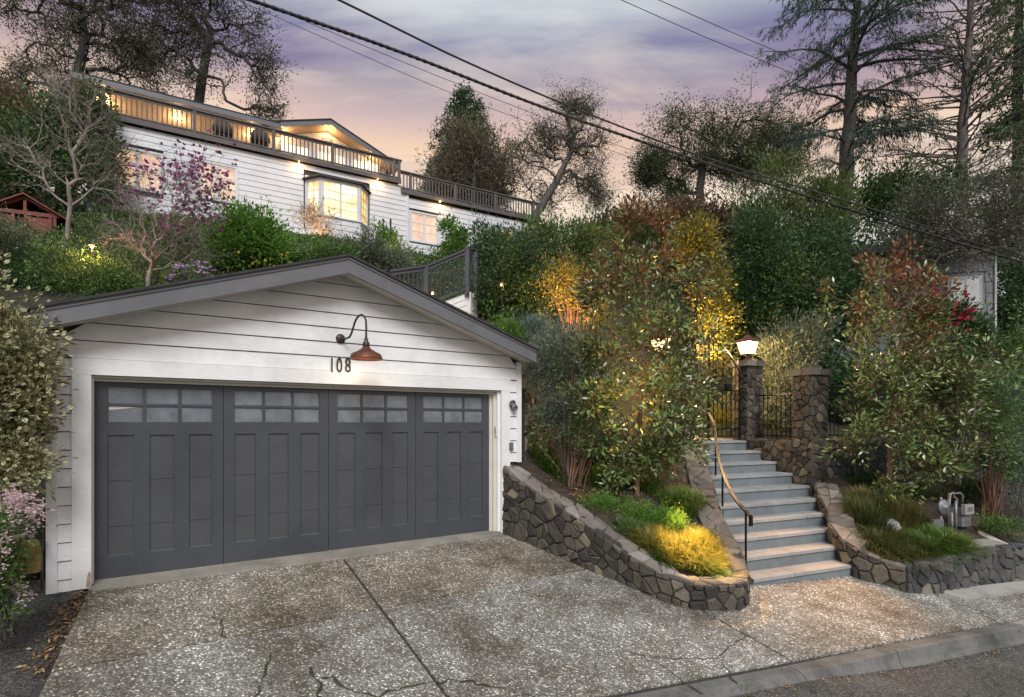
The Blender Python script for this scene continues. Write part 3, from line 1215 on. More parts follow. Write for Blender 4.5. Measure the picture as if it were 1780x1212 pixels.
height_sheet('planting_bed', polyR, BED_R, 0.1, M['soil'], 0.012)

HILL_PTS = [tuple(at(*p)) for p in [(115, 424, 14.5), (255, 500, 12.4), (60, 520, 11.2), (-120, 500, 12), (450, 478, 14), (600, 458, 14.5), (550, 425, 18.3), (700, 462, 19.8),
                                    (820, 540, 14), (760, 560, 12.5), (930, 610, 12), (1050, 560, 14), (850, 450, 21.5), (1000, 440, 21)]]
HILL_PTS += [(-0.2, 10.6, 2.2), (1.2, 11.9, 1.9), (3.4, 12.2, 1.35), (4.6, 13.4, 1.35), (5.6, 12.2, 1.35), (8, 12.6, 1.38), (11, 13.4, 1.38), (15, 15, 1.4), (24, 18, 1.5),
             (7, 16, 3.2), (6.4, 18.5, 5.8), (12, 22, 5.5), (18, 27, 8.6), (13, 25.5, 8.6), (26, 31, 9), (9, 24, 8.0), (13.5, 17, 2.4), tuple(at(1000, 585, 13.0)), tuple(at(930, 590, 13.0)), (-7.5, 10.9, 3.2), (-5, 12.5, 3.3), (-2.8, 13.2, 3.3), (-12, 16.3, 7.6), (-9, 18.6, 8.2), (-4, 21.5, 8.2), (2, 26, 8.4),
             (-22, 14, 6.5), (-30, 20, 9), (-15, 32, 13.4), (-20, 29, 13.4), (0, 38, 12.4), (14, 37, 11.5), (30, 42, 10), (-30, 45, 15), (0, 70, 15), (40, 70, 12), (-50, 70, 16), (60, 40, 9), (-10, 8.5, 2.0), (-16, 9, 2.5), (-30, 9, 3), (-13, 3.2, 0.45), (-6.4, 6.3, 0.25), (-9.5, 4.9, 0.4), (-30, 3, 0.8), (-60, 3, 0.8)]
HILL = tps(HILL_PTS, 0.004)
polyH = [(-60, 3.2), (-13.0, 2.9), (-6.2, 6.2), tuple(gp(-0.6, -1.2, 0)[:2]), tuple(gp(-0.6, -6.6, 0)[:2]), tuple(gp(5.6, -6.6, 0)[:2]), tuple(gp(5.7, -1.3, 0)[:2]), (1.0, 11.0), (2.8, 11.5), (3.2, 12.3), (4.7, 13.6), (5.1, 12.0), (5.5, 10.65),
         tuple(np.array(P2) + SS * 0.5 + SB * 0.25), tuple(np.array(P3) + SB * 0.2), (16, 14.4), (60, 32), (90, 90), (-90, 90)]
height_sheet('hillside', polyH, HILL, 0.5, M['hill'], 0.03)
# path beyond the gate
m = MB().box(lambda a, b, z: (*(np.array(P1) + SS * a + SB * b), z), -1.9, 0.6, 0.3, 2.4, 1.1, 1.315).build('garden_path', M['concrete_lt'])
tag(m, kind='structure')


def ground_z(x, y):
    """height of bed or hillside under a point"""
    X, Y = np.array([x]), np.array([y])
    if inside(polyL, X, Y)[0]:
        return float(BED_L(x, y))
    if inside(polyR, X, Y)[0]:
        return float(BED_R(x, y))
    return float(HILL(x, y))
# ------------------------------------------------------------------ garage
GV = 0.12                                             # front wall plane
GR = thing('garage', 'white clapboard double garage with grey gable trim beside the driveway', 'garage', gp(2.5, 0, 0))
AP_U, AP_Z = 2.56, 3.744                              # gable apex (top of rake)
SLO = 0.332
EL, ER = -0.45, 5.44


def rake(u):                                          # top line of the rake boards
    return AP_Z - SLO * abs(u - AP_U)


# wall core and back of the building
m = MB()
def soff(u):
    return rake(u) - 0.17
m.prism([gp(-0.36, GV - 0.02, -0.4), gp(-0.03, GV - 0.02, -0.4), gp(-0.03, GV - 0.02, 2.18), gp(5.03, GV - 0.02, 2.18), gp(5.03, GV - 0.02, -0.4), gp(5.38, GV - 0.02, -0.4),
         gp(5.38, GV - 0.02, soff(5.38)), gp(AP_U, GV - 0.02, soff(AP_U)), gp(-0.36, GV - 0.02, soff(-0.36))],
        [gp(-0.36, GV - 0.12, -0.4), gp(-0.03, GV - 0.12, -0.4), gp(-0.03, GV - 0.12, 2.18), gp(5.03, GV - 0.12, 2.18), gp(5.03, GV - 0.12, -0.4), gp(5.38, GV - 0.12, -0.4),
         gp(5.38, GV - 0.12, soff(5.38)), gp(AP_U, GV - 0.12, soff(AP_U)), gp(-0.36, GV - 0.12, soff(-0.36))])
m.build('front_wall', M['mortar'], GR)
for nm, u0, u1 in (('side_wall', -0.37, -0.30), ('side_wall', 5.30, 5.39)):
    MB().box(gp, u0, u1, -6.2, GV - 0.13, -0.4, soff(u0 if u0 < 0 else u1)).build(nm, M['white'], GR)
m = MB()
m.prism([gp(-0.3, -6.2, -0.4), gp(5.3, -6.2, -0.4), gp(5.3, -6.2, soff(5.3)), gp(AP_U, -6.2, soff(AP_U)), gp(-0.3, -6.2, soff(-0.3))],
        [gp(-0.3, -6.1, -0.4), gp(5.3, -6.1, -0.4), gp(5.3, -6.1, soff(5.3)), gp(AP_U, -6.1, soff(AP_U)), gp(-0.3, -6.1, soff(-0.3))]).build('back_wall', M['white'], GR)

# clapboards: each a tapered board, its lower edge proud
EXP, Z0 = 0.188, 2.523 - 0.188 * 14
TRL, TRR, TRT = -0.172, 5.177, 2.345


def board(u0a, u1a, u0b, u1b, z0, z1):
    """bottom edge u0a..u1a at z0, top edge u0b..u1b at z1"""
    g_ = 0.010
    b0, b1 = GV + 0.020, GV + 0.004
    c = [gp(u0a, GV - 0.015, z0 + g_), gp(u1a, GV - 0.015, z0 + g_), gp(u1a, b0, z0 + g_), gp(u0a, b0, z0 + g_),
         gp(u0b, GV - 0.015, z1), gp(u1b, GV - 0.015, z1), gp(u1b, b1, z1), gp(u0b, b1, z1)]
    MB().hexa(c).build('clapboard', M['white'], GR)


CL, CR = -0.286, 5.305                                # inside edges of the corner boards
n = 0
while True:
    z0, z1 = Z0 + EXP * n, Z0 + EXP * (n + 1)
    n += 1
    if z0 > soff(AP_U) - 0.04:
        break
    z1 = min(z1, soff(AP_U) - 0.002)
    if z1 <= TRT:
        if z1 > -0.05:
            board(CL, TRL - 0.002, CL, TRL - 0.002, max(z0, -0.12), z1)
        if z1 > 1.12:
            board(TRR + 0.002, CR, TRR + 0.002, CR, max(z0, 1.06), z1)
        continue
    def lim(z):
        half = (AP_Z - 0.165 - z) / SLO
        return max(CL, AP_U - half), min(CR, AP_U + half)
    if z0 < TRT:
        board(CL, TRL - 0.002, CL, TRL - 0.002, z0, TRT)
        board(TRR + 0.002, CR, TRR + 0.002, CR, z0, TRT)
        z0 = TRT - 0.006
    a, b = lim(z0), lim(z1)
    board(a[0], a[1], b[0], b[1], z0, z1)
# corner boards and door casing
for u0, u1, zb in ((-0.375, CL, -0.12), (CR, 5.394, 1.06)):
    MB().box(gp, u0, u1, GV - 0.10, GV + 0.026, zb, soff(u0 if u0 < 1 else u1) - 0.002).build('corner_board', M['white'], GR)
MB().box(gp, TRL, -0.012, GV - 0.11, GV + 0.032, -0.03, TRT - 0.17).build('door_casing', M['white_worn'] if 'white_worn' in M else M['white'], GR)
MB().box(gp, 5.02, TRR, GV - 0.11, GV + 0.032, -0.02, TRT - 0.17).build('door_casing', M['white'], GR)
MB().box(gp, TRL, TRR, GV - 0.11, GV + 0.034, TRT - 0.169, TRT).build('door_header', M['white'], GR)
# jamb lining and stops inside the opening
MB().box(gp, 4.885, 5.019, -0.05, 0.005, 0.0, 2.13).build('jamb', M['cream'], GR)
MB().box(gp, 4.93, 5.019, 0.0055, 0.05, 0.0, 2.13).build('jamb', M['cream'], GR)
MB().box(gp, 4.975, 5.0195, 0.0505, 0.10, 0.0, 2.165).build('jamb', M['white'], GR)
MB().box(gp, -0.0115, 0.004, 0.003, 0.10, 0.0, 2.165).build('jamb', M['cream'], GR)
MB().box(gp, 0.0, 5.018, 0.0055, 0.04, 2.118, 2.148).build('head_stop', M['cream'], GR)
MB().box(gp, 0.0, 5.018, -0.02, 0.09, 2.149, 2.172).build('head_stop', M['cream'], GR)

# door: four leaves, each with three long recessed panels and six panes
DG = MB().box(gp, 0.0, 4.884, -0.075, -0.026, 0.012, 2.125).build('garage_door', M['charcoal'], GR)
tag(DG, 'charcoal garage door of four leaves with small upper panes')
LEAF = 4.884 / 4
px_panels = []
SM, GAPU = 0.115, 0.145                               # stile and gap between panels
for i in range(4):
    a, b = i * LEAF + 0.003, (i + 1) * LEAF - 0.003
    w = (b - a - 2 * SM - 2 * GAPU) / 3
    fr = MB()
    z_bot, z_pb, z_pt, z_wb, z_wt, z_top = 0.012, 0.245, 1.545, 1.685, 2.065, 2.122
    def bx(u0, u1, z0, z1, d0=-0.0255, d1=-0.001):
        fr.box(gp, u0, u1, d0, d1, z0, z1)
    bx(a, a + SM, z_bot, z_top)
    bx(b - SM, b, z_bot, z_top)
    bx(a + SM, b - SM, z_bot, z_pb)
    bx(a + SM, b - SM, z_pt, z_wb)
    bx(a + SM, b - SM, z_wt, z_top)
    for k in (1, 2):
        x0 = a + SM + k * w + (k - 1) * GAPU
        bx(x0, x0 + GAPU, z_pb, z_pt)
    fr.build('leaf_frame', M['charcoal'], DG)
    for k in range(3):
        x0 = a + SM + k * (w + GAPU)
        # recessed panel with three joints between the door sections and a thin bevel
        for zz0, zz1 in ((z_pb, 0.555), (0.558, 1.050), (1.053, z_pt)):
            MB().box(gp, x0 + 0.001, x0 + w - 0.001, -0.0258, -0.017, zz0 + 0.001, zz1 - 0.001).build('panel', M['charcoal_panel'], DG)
        bd = MB()
        bd.add([gp(x0, -0.017, z_pb), gp(x0 + w, -0.017, z_pb), gp(x0 + w, -0.0015, z_pb - 0.0), gp(x0, -0.0015, z_pb),
                gp(x0, -0.0165, z_pb + 0.014), gp(x0 + w, -0.0165, z_pb + 0.014)], [(3, 2, 5, 4), (0, 1, 2, 3), (0, 4, 5, 1), (0, 3, 4), (1, 5, 2)])
        bd.build('bead', M['charcoal'], DG)
    # window
    ww = (b - a - 2 * SM)
    mu = 0.028
    pw = (ww - 2 * mu) / 3
    phh = (z_wt - z_wb - mu) / 2
    mt = MB()
    for k in (1, 2):
        x0 = a + SM + k * pw + (k - 1) * mu
        mt.box(gp, x0, x0 + mu, -0.0255, -0.004, z_wb, z_wt)
    for k in range(3):
        x0 = a + SM + k * (pw + mu)
        mt.box(gp, x0, x0 + pw, -0.0255, -0.004, z_wb + phh, z_wb + phh + mu)
    mt.build('muntin', M['charcoal'], DG)
    for k in range(3):
        for r in range(2):
            x0 = a + SM + k * (pw + mu)
            zz = z_wb + r * (phh + mu)
            MB().box(gp, x0 + 0.001, x0 + pw - 0.001, -0.0258, -0.020, zz + 0.001, zz + phh - 0.001).build('pane', M['frost'], DG)
            if i == 0 and k == 0 and r == 0:
                o = MB().add([gp(x0 + 0.01, -0.019, zz + phh - 0.004), gp(x0 + pw * 0.85, -0.019, zz + phh - 0.012), gp(x0 + 0.01, -0.019, zz + phh - 0.045),
                              gp(x0 + 0.01, -0.0197, zz + phh - 0.004), gp(x0 + pw * 0.85, -0.0197, zz + phh - 0.012), gp(x0 + 0.01, -0.0197, zz + phh - 0.045)],
                             [(0, 1, 2), (5, 4, 3), (0, 3, 4, 1), (1, 4, 5, 2), (2, 5, 3, 0)]).build('torn_film', M['cream'], DG)
MB().box(gp, 0.0, 4.884, -0.06, -0.005, 0.0, 0.012).build('bottom_seal', M['cream'], DG)
for zz in (0.56, 1.6, 1.9):                           # hinge barrels at the centre fold
    MB().tube([gp(LEAF * 2, 0.004, zz - 0.04), gp(LEAF * 2, 0.004, zz + 0.04)], 0.008, 6).build('hinge', M['charcoal'], DG)

# roof: two slopes of shingle, rake boards, soffit, eave boards
OV = GV + 0.36
for sgn, ue in ((-1, EL), (1, ER)):
    ur = AP_U
    def z_at(u, d):
        return rake(u) + d
    m = MB()
    ue2 = ue + sgn * 0.03
    m.hexa([gp(ue2, OV + 0.035, z_at(ue2, 0.002)), gp(ur, OV + 0.035, z_at(ur, 0.002)), gp(ur, -6.5, z_at(ur, 0.002)), gp(ue2, -6.5, z_at(ue2, 0.002)),
            gp(ue2, OV + 0.035, z_at(ue2, 0.03)), gp(ur, OV + 0.035, z_at(ur, 0.03)), gp(ur, -6.5, z_at(ur, 0.03)), gp(ue2, -6.5, z_at(ue2, 0.03))])
    m.build('roof_slope', M['shingle'], GR)
    # shingle edge strip
    m = MB()
    m.prism([gp(ue, OV, z_at(ue, 0.0)), gp(ur, OV, z_at(ur, 0.0)), gp(ur, OV, z_at(ur, -0.205)), gp(ue, OV, z_at(ue, -0.19))],
            [gp(ue, OV - 0.04, z_at(ue, 0.0)), gp(ur, OV - 0.04, z_at(ur, 0.0)), gp(ur, OV - 0.04, z_at(ur, -0.205)), gp(ue, OV - 0.04, z_at(ue, -0.19))])
    m.build('rake_board', M['fascia'], GR)
    m = MB()
    m.prism([gp(ue, OV + 0.012, z_at(ue, 0.001)), gp(ur, OV + 0.012, z_at(ur, 0.001)), gp(ur, OV + 0.012, z_at(ur, -0.035)), gp(ue, OV + 0.012, z_at(ue, -0.035))],
            [gp(ue, OV + 0.0005, z_at(ue, 0.001)), gp(ur, OV + 0.0005, z_at(ur, 0.001)), gp(ur, OV + 0.0005, z_at(ur, -0.035)), gp(ue, OV + 0.0005, z_at(ue, -0.035))])
    m.build('drip_edge', M['fascia'], GR)
    m = MB()
    m.hexa([gp(ue, OV - 0.041, z_at(ue, -0.165)), gp(ur, OV - 0.041, z_at(ur, -0.165)), gp(ur, -6.4, z_at(ur, -0.165)), gp(ue, -6.4, z_at(ue, -0.165)),
            gp(ue, OV - 0.041, z_at(ue, -0.14)), gp(ur, OV - 0.041, z_at(ur, -0.14)), gp(ur, -6.4, z_at(ur, -0.14)), gp(ue, -6.4, z_at(ue, -0.14))])
    m.build('soffit', M['cream'], GR)
    m = MB().box(gp, ue - 0.02 * (sgn > 0), ue + 0.02 * (sgn < 0), -6.4, OV - 0.041, rake(ue) - 0.139, rake(ue) - 0.001)
    m.build('eave_board', M['fascia'], GR)

# paint worn to wood at the foot of the left casing
m = MB()
wood = mat_plain('bare weathered wood', (0.32, 0.2, 0.14), (0.42, 0.3, 0.24), 20, 0.9, 40, 0.4)
m.add([gp(-0.055, GV + 0.0332, -0.02), gp(-0.016, GV + 0.0332, -0.02), gp(-0.016, GV + 0.0332, 0.12), gp(-0.026, GV + 0.0332, 0.15), gp(-0.045, GV + 0.0332, 0.10), gp(-0.052, GV + 0.0332, 0.04)], [(0, 1, 2, 3, 4, 5)])
m.build('worn_patch', wood, GR, fix=False)

# house number, metal digits standing off the wall
HN = thing('house_number', 'dark metal house number 108 on the white boards above the garage door', 'house number', gp(*(lambda q: (q[0], GV + 0.02, q[1]))(gw(590, 635, GV + 0.05))))
for ch, cx in (('1', 577), ('0', 590), ('8', 605)):
    u, z = gw(cx, 636, GV + 0.04)
    cu = bpy.data.curves.new('digit', 'FONT')
    cu.body = ch
    cu.size = 0.27
    cu.extrude = 0.006
    cu.align_x = 'CENTER'
    cu.align_y = 'CENTER'
    tmp = bpy.data.objects.new('digit_tmp', cu)
    COL.objects.link(tmp)
    dg = bpy.context.evaluated_depsgraph_get()
    me = bpy.data.meshes.new_from_object(tmp.evaluated_get(dg))
    bpy.data.objects.remove(tmp, do_unlink=True)
    V = np.array([v.co[:] for v in me.vertices])
    # slim upright numerals
    W = np.array([gp(u + v[0] * 0.62, GV + 0.036 + v[2], z + v[1]) for v in V])
    me.vertices.foreach_set('co', W.ravel())
    me.update()
    me.materials.clear()
    me.materials.append(M['iron'])
    dg_ = link(bpy.data.objects.new('digit', me), HN)

# barn lamp on a gooseneck
lu, lz = gw(592, 589, GV + 0.02)
BL = thing('wall_lamp', 'rust red barn lamp on a gooseneck arm above the house number', 'wall lamp', gp(lu, GV + 0.02, lz))
ax = (gp(0, 1, 0) - gp(0, 0, 0))
MB().lathe(gp(lu, GV + 0.012, lz), [(0.062, 0), (0.062, 0.012), (0.045, 0.026), (0.02, 0.034)], 20, ax).build('back_plate', M['rust_arm'], BL, True)
# arm: out of the plate, down-out, up and over to the shade
arm = [(0.0, 0.03, 0.0), (0.02, 0.10, 0.0), (0.05, 0.16, 0.02), (0.075, 0.22, 0.09), (0.10, 0.27, 0.165), (0.14, 0.33, 0.205), (0.18, 0.385, 0.195), (0.205, 0.41, 0.13), (0.207, 0.415, 0.06), (0.207, 0.415, -0.02)]
arm = [(0.0, 0.03, 0.0), (0.0, 0.09, -0.005), (0.0, 0.15, 0.01), (0.0, 0.19, 0.07), (0.0, 0.225, 0.14), (0.0, 0.27, 0.185), (0.0, 0.325, 0.195), (0.0, 0.37, 0.16), (0.0, 0.385, 0.10), (0.0, 0.385, -0.03)]
LK = 1.32
arm = [(0.13 * min(1, b / .385) * LK, b * LK, c * LK) for a, b, c in arm]
def cat(P, n=5):
    P = [np.array(p, float) for p in P]
    P = [2 * P[0] - P[1]] + P + [2 * P[-1] - P[-2]]
    out_ = []
    for i in range(1, len(P) - 2):
        for t in np.linspace(0, 1, n, endpoint=False):
            a, b, c, d = P[i - 1:i + 3]
            out_.append(0.5 * (2 * b + (c - a) * t + (2 * a - 5 * b + 4 * c - d) * t * t + (3 * b - a - 3 * c + d) * t ** 3))
    return out_ + [P[-2]]


MB().tube([gp(lu + a, GV + b, lz + c) for a, b, c in cat(arm)], 0.013, 8).build('arm', M['rust_arm'], BL, True)
sx, sy, sz = lu + 0.13 * LK, GV + 0.385 * LK, lz - 0.03 * LK
MB().lathe(gp(sx, sy, sz), [(LK * a, LK * b) for a, b in [(0.014, 0.0), (0.022, -0.01), (0.014, -0.025), (0.03, -0.04), (0.034, -0.07), (0.03, -0.085)]], 16).build('socket', M['rust_arm'], BL, True)
MB().lathe(gp(sx, sy, sz), [(LK * a, LK * b) for a, b in [(0.03, -0.08), (0.045, -0.10), (0.085, -0.125), (0.135, -0.15), (0.15, -0.19), (0.153, -0.20), (0.148, -0.20), (0.13, -0.155), (0.04, -0.11), (0.028, -0.085)]], 28, cap=False).build('shade', M['copper'], BL, True)
MB().lathe(gp(sx, sy, sz), [(LK * a, LK * b) for a, b in [(0.01, -0.10), (0.03, -0.13), (0.03, -0.15), (0.012, -0.172)]], 12).build('bulb', mat_emit('warm bulb', (1.0, 0.75, 0.45), 12), BL, True)


def lamp_light(name, loc, watts, color, radius=0.03, spot=None, aim=None, blend=0.6, parent=None):
    ld = bpy.data.lights.new(name, 'SPOT' if spot else 'POINT')
    ld.energy = watts
    ld.color = color
    ld.shadow_soft_size = radius
    if spot:
        ld.spot_size = math.radians(spot)
        ld.spot_blend = blend
    o = bpy.data.objects.new(name, ld)
    o.location = Vector([float(x) for x in loc])
    if aim is not None:
        o.rotation_euler = (Vector([float(x) for x in loc]) - Vector([float(x) for x in aim])).to_track_quat('Z', 'Y').to_euler()
    link(o, parent)
    return o


WARM = (1.0, 0.62, 0.28)
lamp_light('bulb_light', gp(sx, sy, sz - 0.26), 3.2, (1.0, 0.8, 0.58), 0.05, parent=BL)

# small fittings on the right of the door
def simple(name, label, cat_, u, v, z, shape, mat):
    root = thing(name, label, cat_, gp(u, v, z))
    return root


u, z = gw(866, 750, 0.06)
kp_ = thing('keypad', 'small tan keypad on the right door jamb', 'keypad', gp(4.998, 0.06, z))
MB().box(gp, 4.955, 4.9745, 0.052, 0.085, z - 0.075, z + 0.075).build('body', M['cream'], kp_)
MB().box(gp, 4.951, 4.9548, 0.056, 0.081, z - 0.03, z + 0.06).build('cover', M['galv'], kp_)
u, z = gw(888, 776, GV + 0.03)
ob = thing('outlet_box', 'small grey outlet box on the boards by the right corner', 'outlet box', gp(u, GV + 0.02, z))
MB().box(gp, u - 0.035, u + 0.035, GV + 0.018, GV + 0.05, z - 0.06, z + 0.06).build('box', M['galv'], ob)
MB().box(gp, u - 0.022, u + 0.022, GV + 0.0505, GV + 0.056, z - 0.045, z + 0.045).build('cover', M['fascia'], ob)
u, z = gw(890, 703, GV + 0.05)
fl_ = thing('floodlight', 'small grey twin-headed floodlight on the boards right of the garage door', 'floodlight', gp(u, GV + 0.03, z))
MB().lathe(gp(u, GV + 0.016, z), [(0.045, 0), (0.045, 0.015), (0.02, 0.025)], 14, ax).build('base', M['galv'], fl_, True)
for du, dzz in ((-0.012, 0.035), (0.022, -0.045)):
    c0 = gp(u + du, GV + 0.05, z + dzz)
    d_ = gp(du * 6, 1.0, -0.35) - gp(0, 0, 0)
    MB().lathe(c0, [(0.014, -0.02), (0.03, 0.0), (0.044, 0.03), (0.05, 0.06), (0.044, 0.058), (0.02, 0.04)], 14, d_).build('lamp_head', M['galv'], fl_, True)
# tap on the left corner
u, z = gw(73, 932, GV + 0.06)
tp_ = thing('garden_tap', 'black pipe with a tap on the left garage corner by the hedge', 'tap', gp(-0.42, GV, 0.0))
MB().tube([gp(-0.40, GV + 0.05, 0.02), gp(-0.40, GV + 0.05, 0.75)], 0.013, 8).build('pipe', M['black'], tp_)
MB().tube([gp(-0.40, GV + 0.05, 0.46), gp(-0.40, GV + 0.13, 0.46), gp(-0.40, GV + 0.15, 0.41)], [0.016, 0.018, 0.02], 8).build('spout', M['black'], tp_)
MB().lathe(gp(-0.40, GV + 0.10, 0.48), [(0.006, 0), (0.006, 0.03), (0.028, 0.035), (0.028, 0.045)], 10).build('handle', M['black'], tp_)
# ------------------------------------------------------------------ house on the hill
HA = math.radians(30)
H0 = np.array([(430 - 890) / FPX * 20, 20.0])
HU = np.array([math.cos(HA), math.sin(HA)])
HNV = np.array([HU[1], -HU[0]])


def hp(t, off, z):
    p = H0 + HU * t + HNV * off
    return np.array([p[0], p[1], z])


HS = thing('house', 'long white clapboard house with lit windows and a railed upper deck on the hill', 'house', hp(2, 0, 8.2))
M['glow_peach'] = mat_emit('sunset tinted lit window', rgb(240, 200, 165), 0.46, (0.25, 0.2, 0.18), (1.7, (1, 1, 1), rgb(214, 160, 128), rgb(250, 222, 190)))  # peach emission paints the reflected sunset into the lit panes
M['glow_yellow'] = mat_emit('lit window yellow', rgb(255, 222, 160), 0.72, (0.3, 0.25, 0.2), (1.5, (1, 1, 1.4), rgb(235, 180, 100), rgb(255, 244, 215)))
M['glow_amber'] = mat_emit('lit window amber', rgb(235, 180, 70), 0.6, (0.3, 0.22, 0.1), (2.5, (1, 1, 1.2), rgb(180, 120, 40), rgb(250, 215, 120)))
M['glow_white'] = mat_emit('lit upper glass', rgb(255, 232, 196), 0.75, (0.3, 0.28, 0.25), (1.1, (1, 1, 1), rgb(230, 190, 140), rgb(255, 246, 228)))
M['soffit_wood'] = mat_painted_wood('tan soffit', (0.42, 0.30, 0.19), 0.6, (8, 1, 1), 0.2)
T0, TC, T1 = -4.6, 6.03, 12.9                          # wall ends and the corner where the deck drops
Z_BOT = 7.6

MB().box(hp, T0, TC, -6.5, -0.03, Z_BOT - 1, 11.52).build('wall_core', M['mortar'], HS)
MB().box(hp, TC, T1, -6.5, -0.09, Z_BOT - 1, 11.19).build('wall_core', M['mortar'], HS)
WINS = [(-3.99, -2.62, 9.45, 10.72), (-1.57, -0.34, 9.55, 10.80), (6.18, 7.42, 9.33, 10.53), (10.6, 11.15, 9.7, 10.56)]


def course(t0, t1, off, z0, z1, nm='clapboard'):
    segs = [(t0, t1)]
    for a, b, c, d in WINS + [(1.98, 4.40, 9.1, 11.2)]:
        if z1 > c - 0.05 and z0 < d + 0.05:
            ns = []
            for s in segs:
                if b + .05 <= s[0] or a - .05 >= s[1]:
                    ns.append(s)
                else:
                    if a - .05 > s[0]:
                        ns.append((s[0], a - .05))
                    if b + .05 < s[1]:
                        ns.append((b + .05, s[1]))
            segs = ns
    for a, b in segs:
        MB().hexa([hp(a, off - 0.03, z0 + .006), hp(b, off - 0.03, z0 + .006), hp(b, off + 0.017, z0 + .006), hp(a, off + 0.017, z0 + .006),
                   hp(a, off - 0.03, z1), hp(b, off - 0.03, z1), hp(b, off + 0.002, z1), hp(a, off + 0.002, z1)]).build(nm, M['white_house'], HS)


zz = Z_BOT
while zz < 11.45:
    z1 = min(zz + 0.205, 11.52)
    course(T0, TC - 0.05, 0, zz, z1)
    if zz < 11.05:
        course(TC + 0.05, T1, -0.06, zz, min(z1, 11.18))
    zz += 0.205
MB().box(hp, TC - 0.05, TC + 0.05, -0.1, 0.035, Z_BOT, 11.52).build('corner_board', M['white_house'], HS)
MB().box(hp, T0 - 0.04, T0 + 0.06, -0.1, 0.035, Z_BOT, 11.52).build('corner_board', M['white_house'], HS)


def window(t0, t1, z0, z1, off, glow, sashes=2, cols=2, rows=3, frame=0.055, parent=None):
    w = MB()
    w.box(hp, t0 - .05, t0 + .02, off - 0.03, off + 0.04, z0 - .05, z1 + .05)
    w.box(hp, t1 - .02, t1 + .05, off - 0.03, off + 0.04, z0 - .05, z1 + .05)
    w.box(hp, t0 + .02, t1 - .02, off - 0.03, off + 0.039, z1 - .015, z1 + .05)
    w.box(hp, t0 + .02, t1 - .02, off - 0.03, off + 0.06, z0 - .05, z0 + .02)
    wi = w.build('window', M['white_house'], HS)
    sw = (t1 - t0 - 0.04) / sashes
    for i in range(sashes):
        a = t0 + 0.02 + i * sw
        b = a + sw
        fr = MB()
        fr.box(hp, a, a + frame, off - .02, off + .02, z0 + .02, z1 - .015)
        fr.box(hp, b - frame, b, off - .02, off + .02, z0 + .02, z1 - .015)
        fr.box(hp, a + frame, b - frame, off - .02, off + .019, z0 + .02, z0 + .02 + frame)
        fr.box(hp, a + frame, b - frame, off - .02, off + .019, z1 - .015 - frame, z1 - .015)
        fr.build('sash', M['white_house'], wi)
        ia, ib, ja, jb = a + frame, b - frame, z0 + .02 + frame, z1 - .015 - frame
        mu = 0.022
        pw, ph = (ib - ia - mu * (cols - 1)) / cols, (jb - ja - mu * (rows - 1)) / rows
        mt = MB()
        for c in range(1, cols):
            mt.box(hp, ia + c * pw + (c - 1) * mu, ia + c * pw + c * mu, off - .02, off + .012, ja, jb)
        for r in range(1, rows):
            for c in range(cols):
                x0 = ia + c * (pw + mu)
                mt.box(hp, x0, x0 + pw, off - .02, off + .012, ja + r * ph + (r - 1) * mu, ja + r * ph + r * mu)
        mt.build('muntin', M['white_house'], wi)
        for c in range(cols):
            for r in range(rows):
                x0, y0 = ia + c * (pw + mu), ja + r * (ph + mu)
                MB().box(hp, x0 + .001, x0 + pw - .001, off - .022, off - .012, y0 + .001, y0 + ph - .001).build('pane', glow, wi)
    return wi


window(*WINS[0], 0.0, M['glow_peach'])
window(*WINS[1], 0.0, M['glow_peach'])
window(*WINS[2], -0.06, M['glow_peach'])
window(*WINS[3], -0.06, M['glow_amber'], 1, 2, 3)

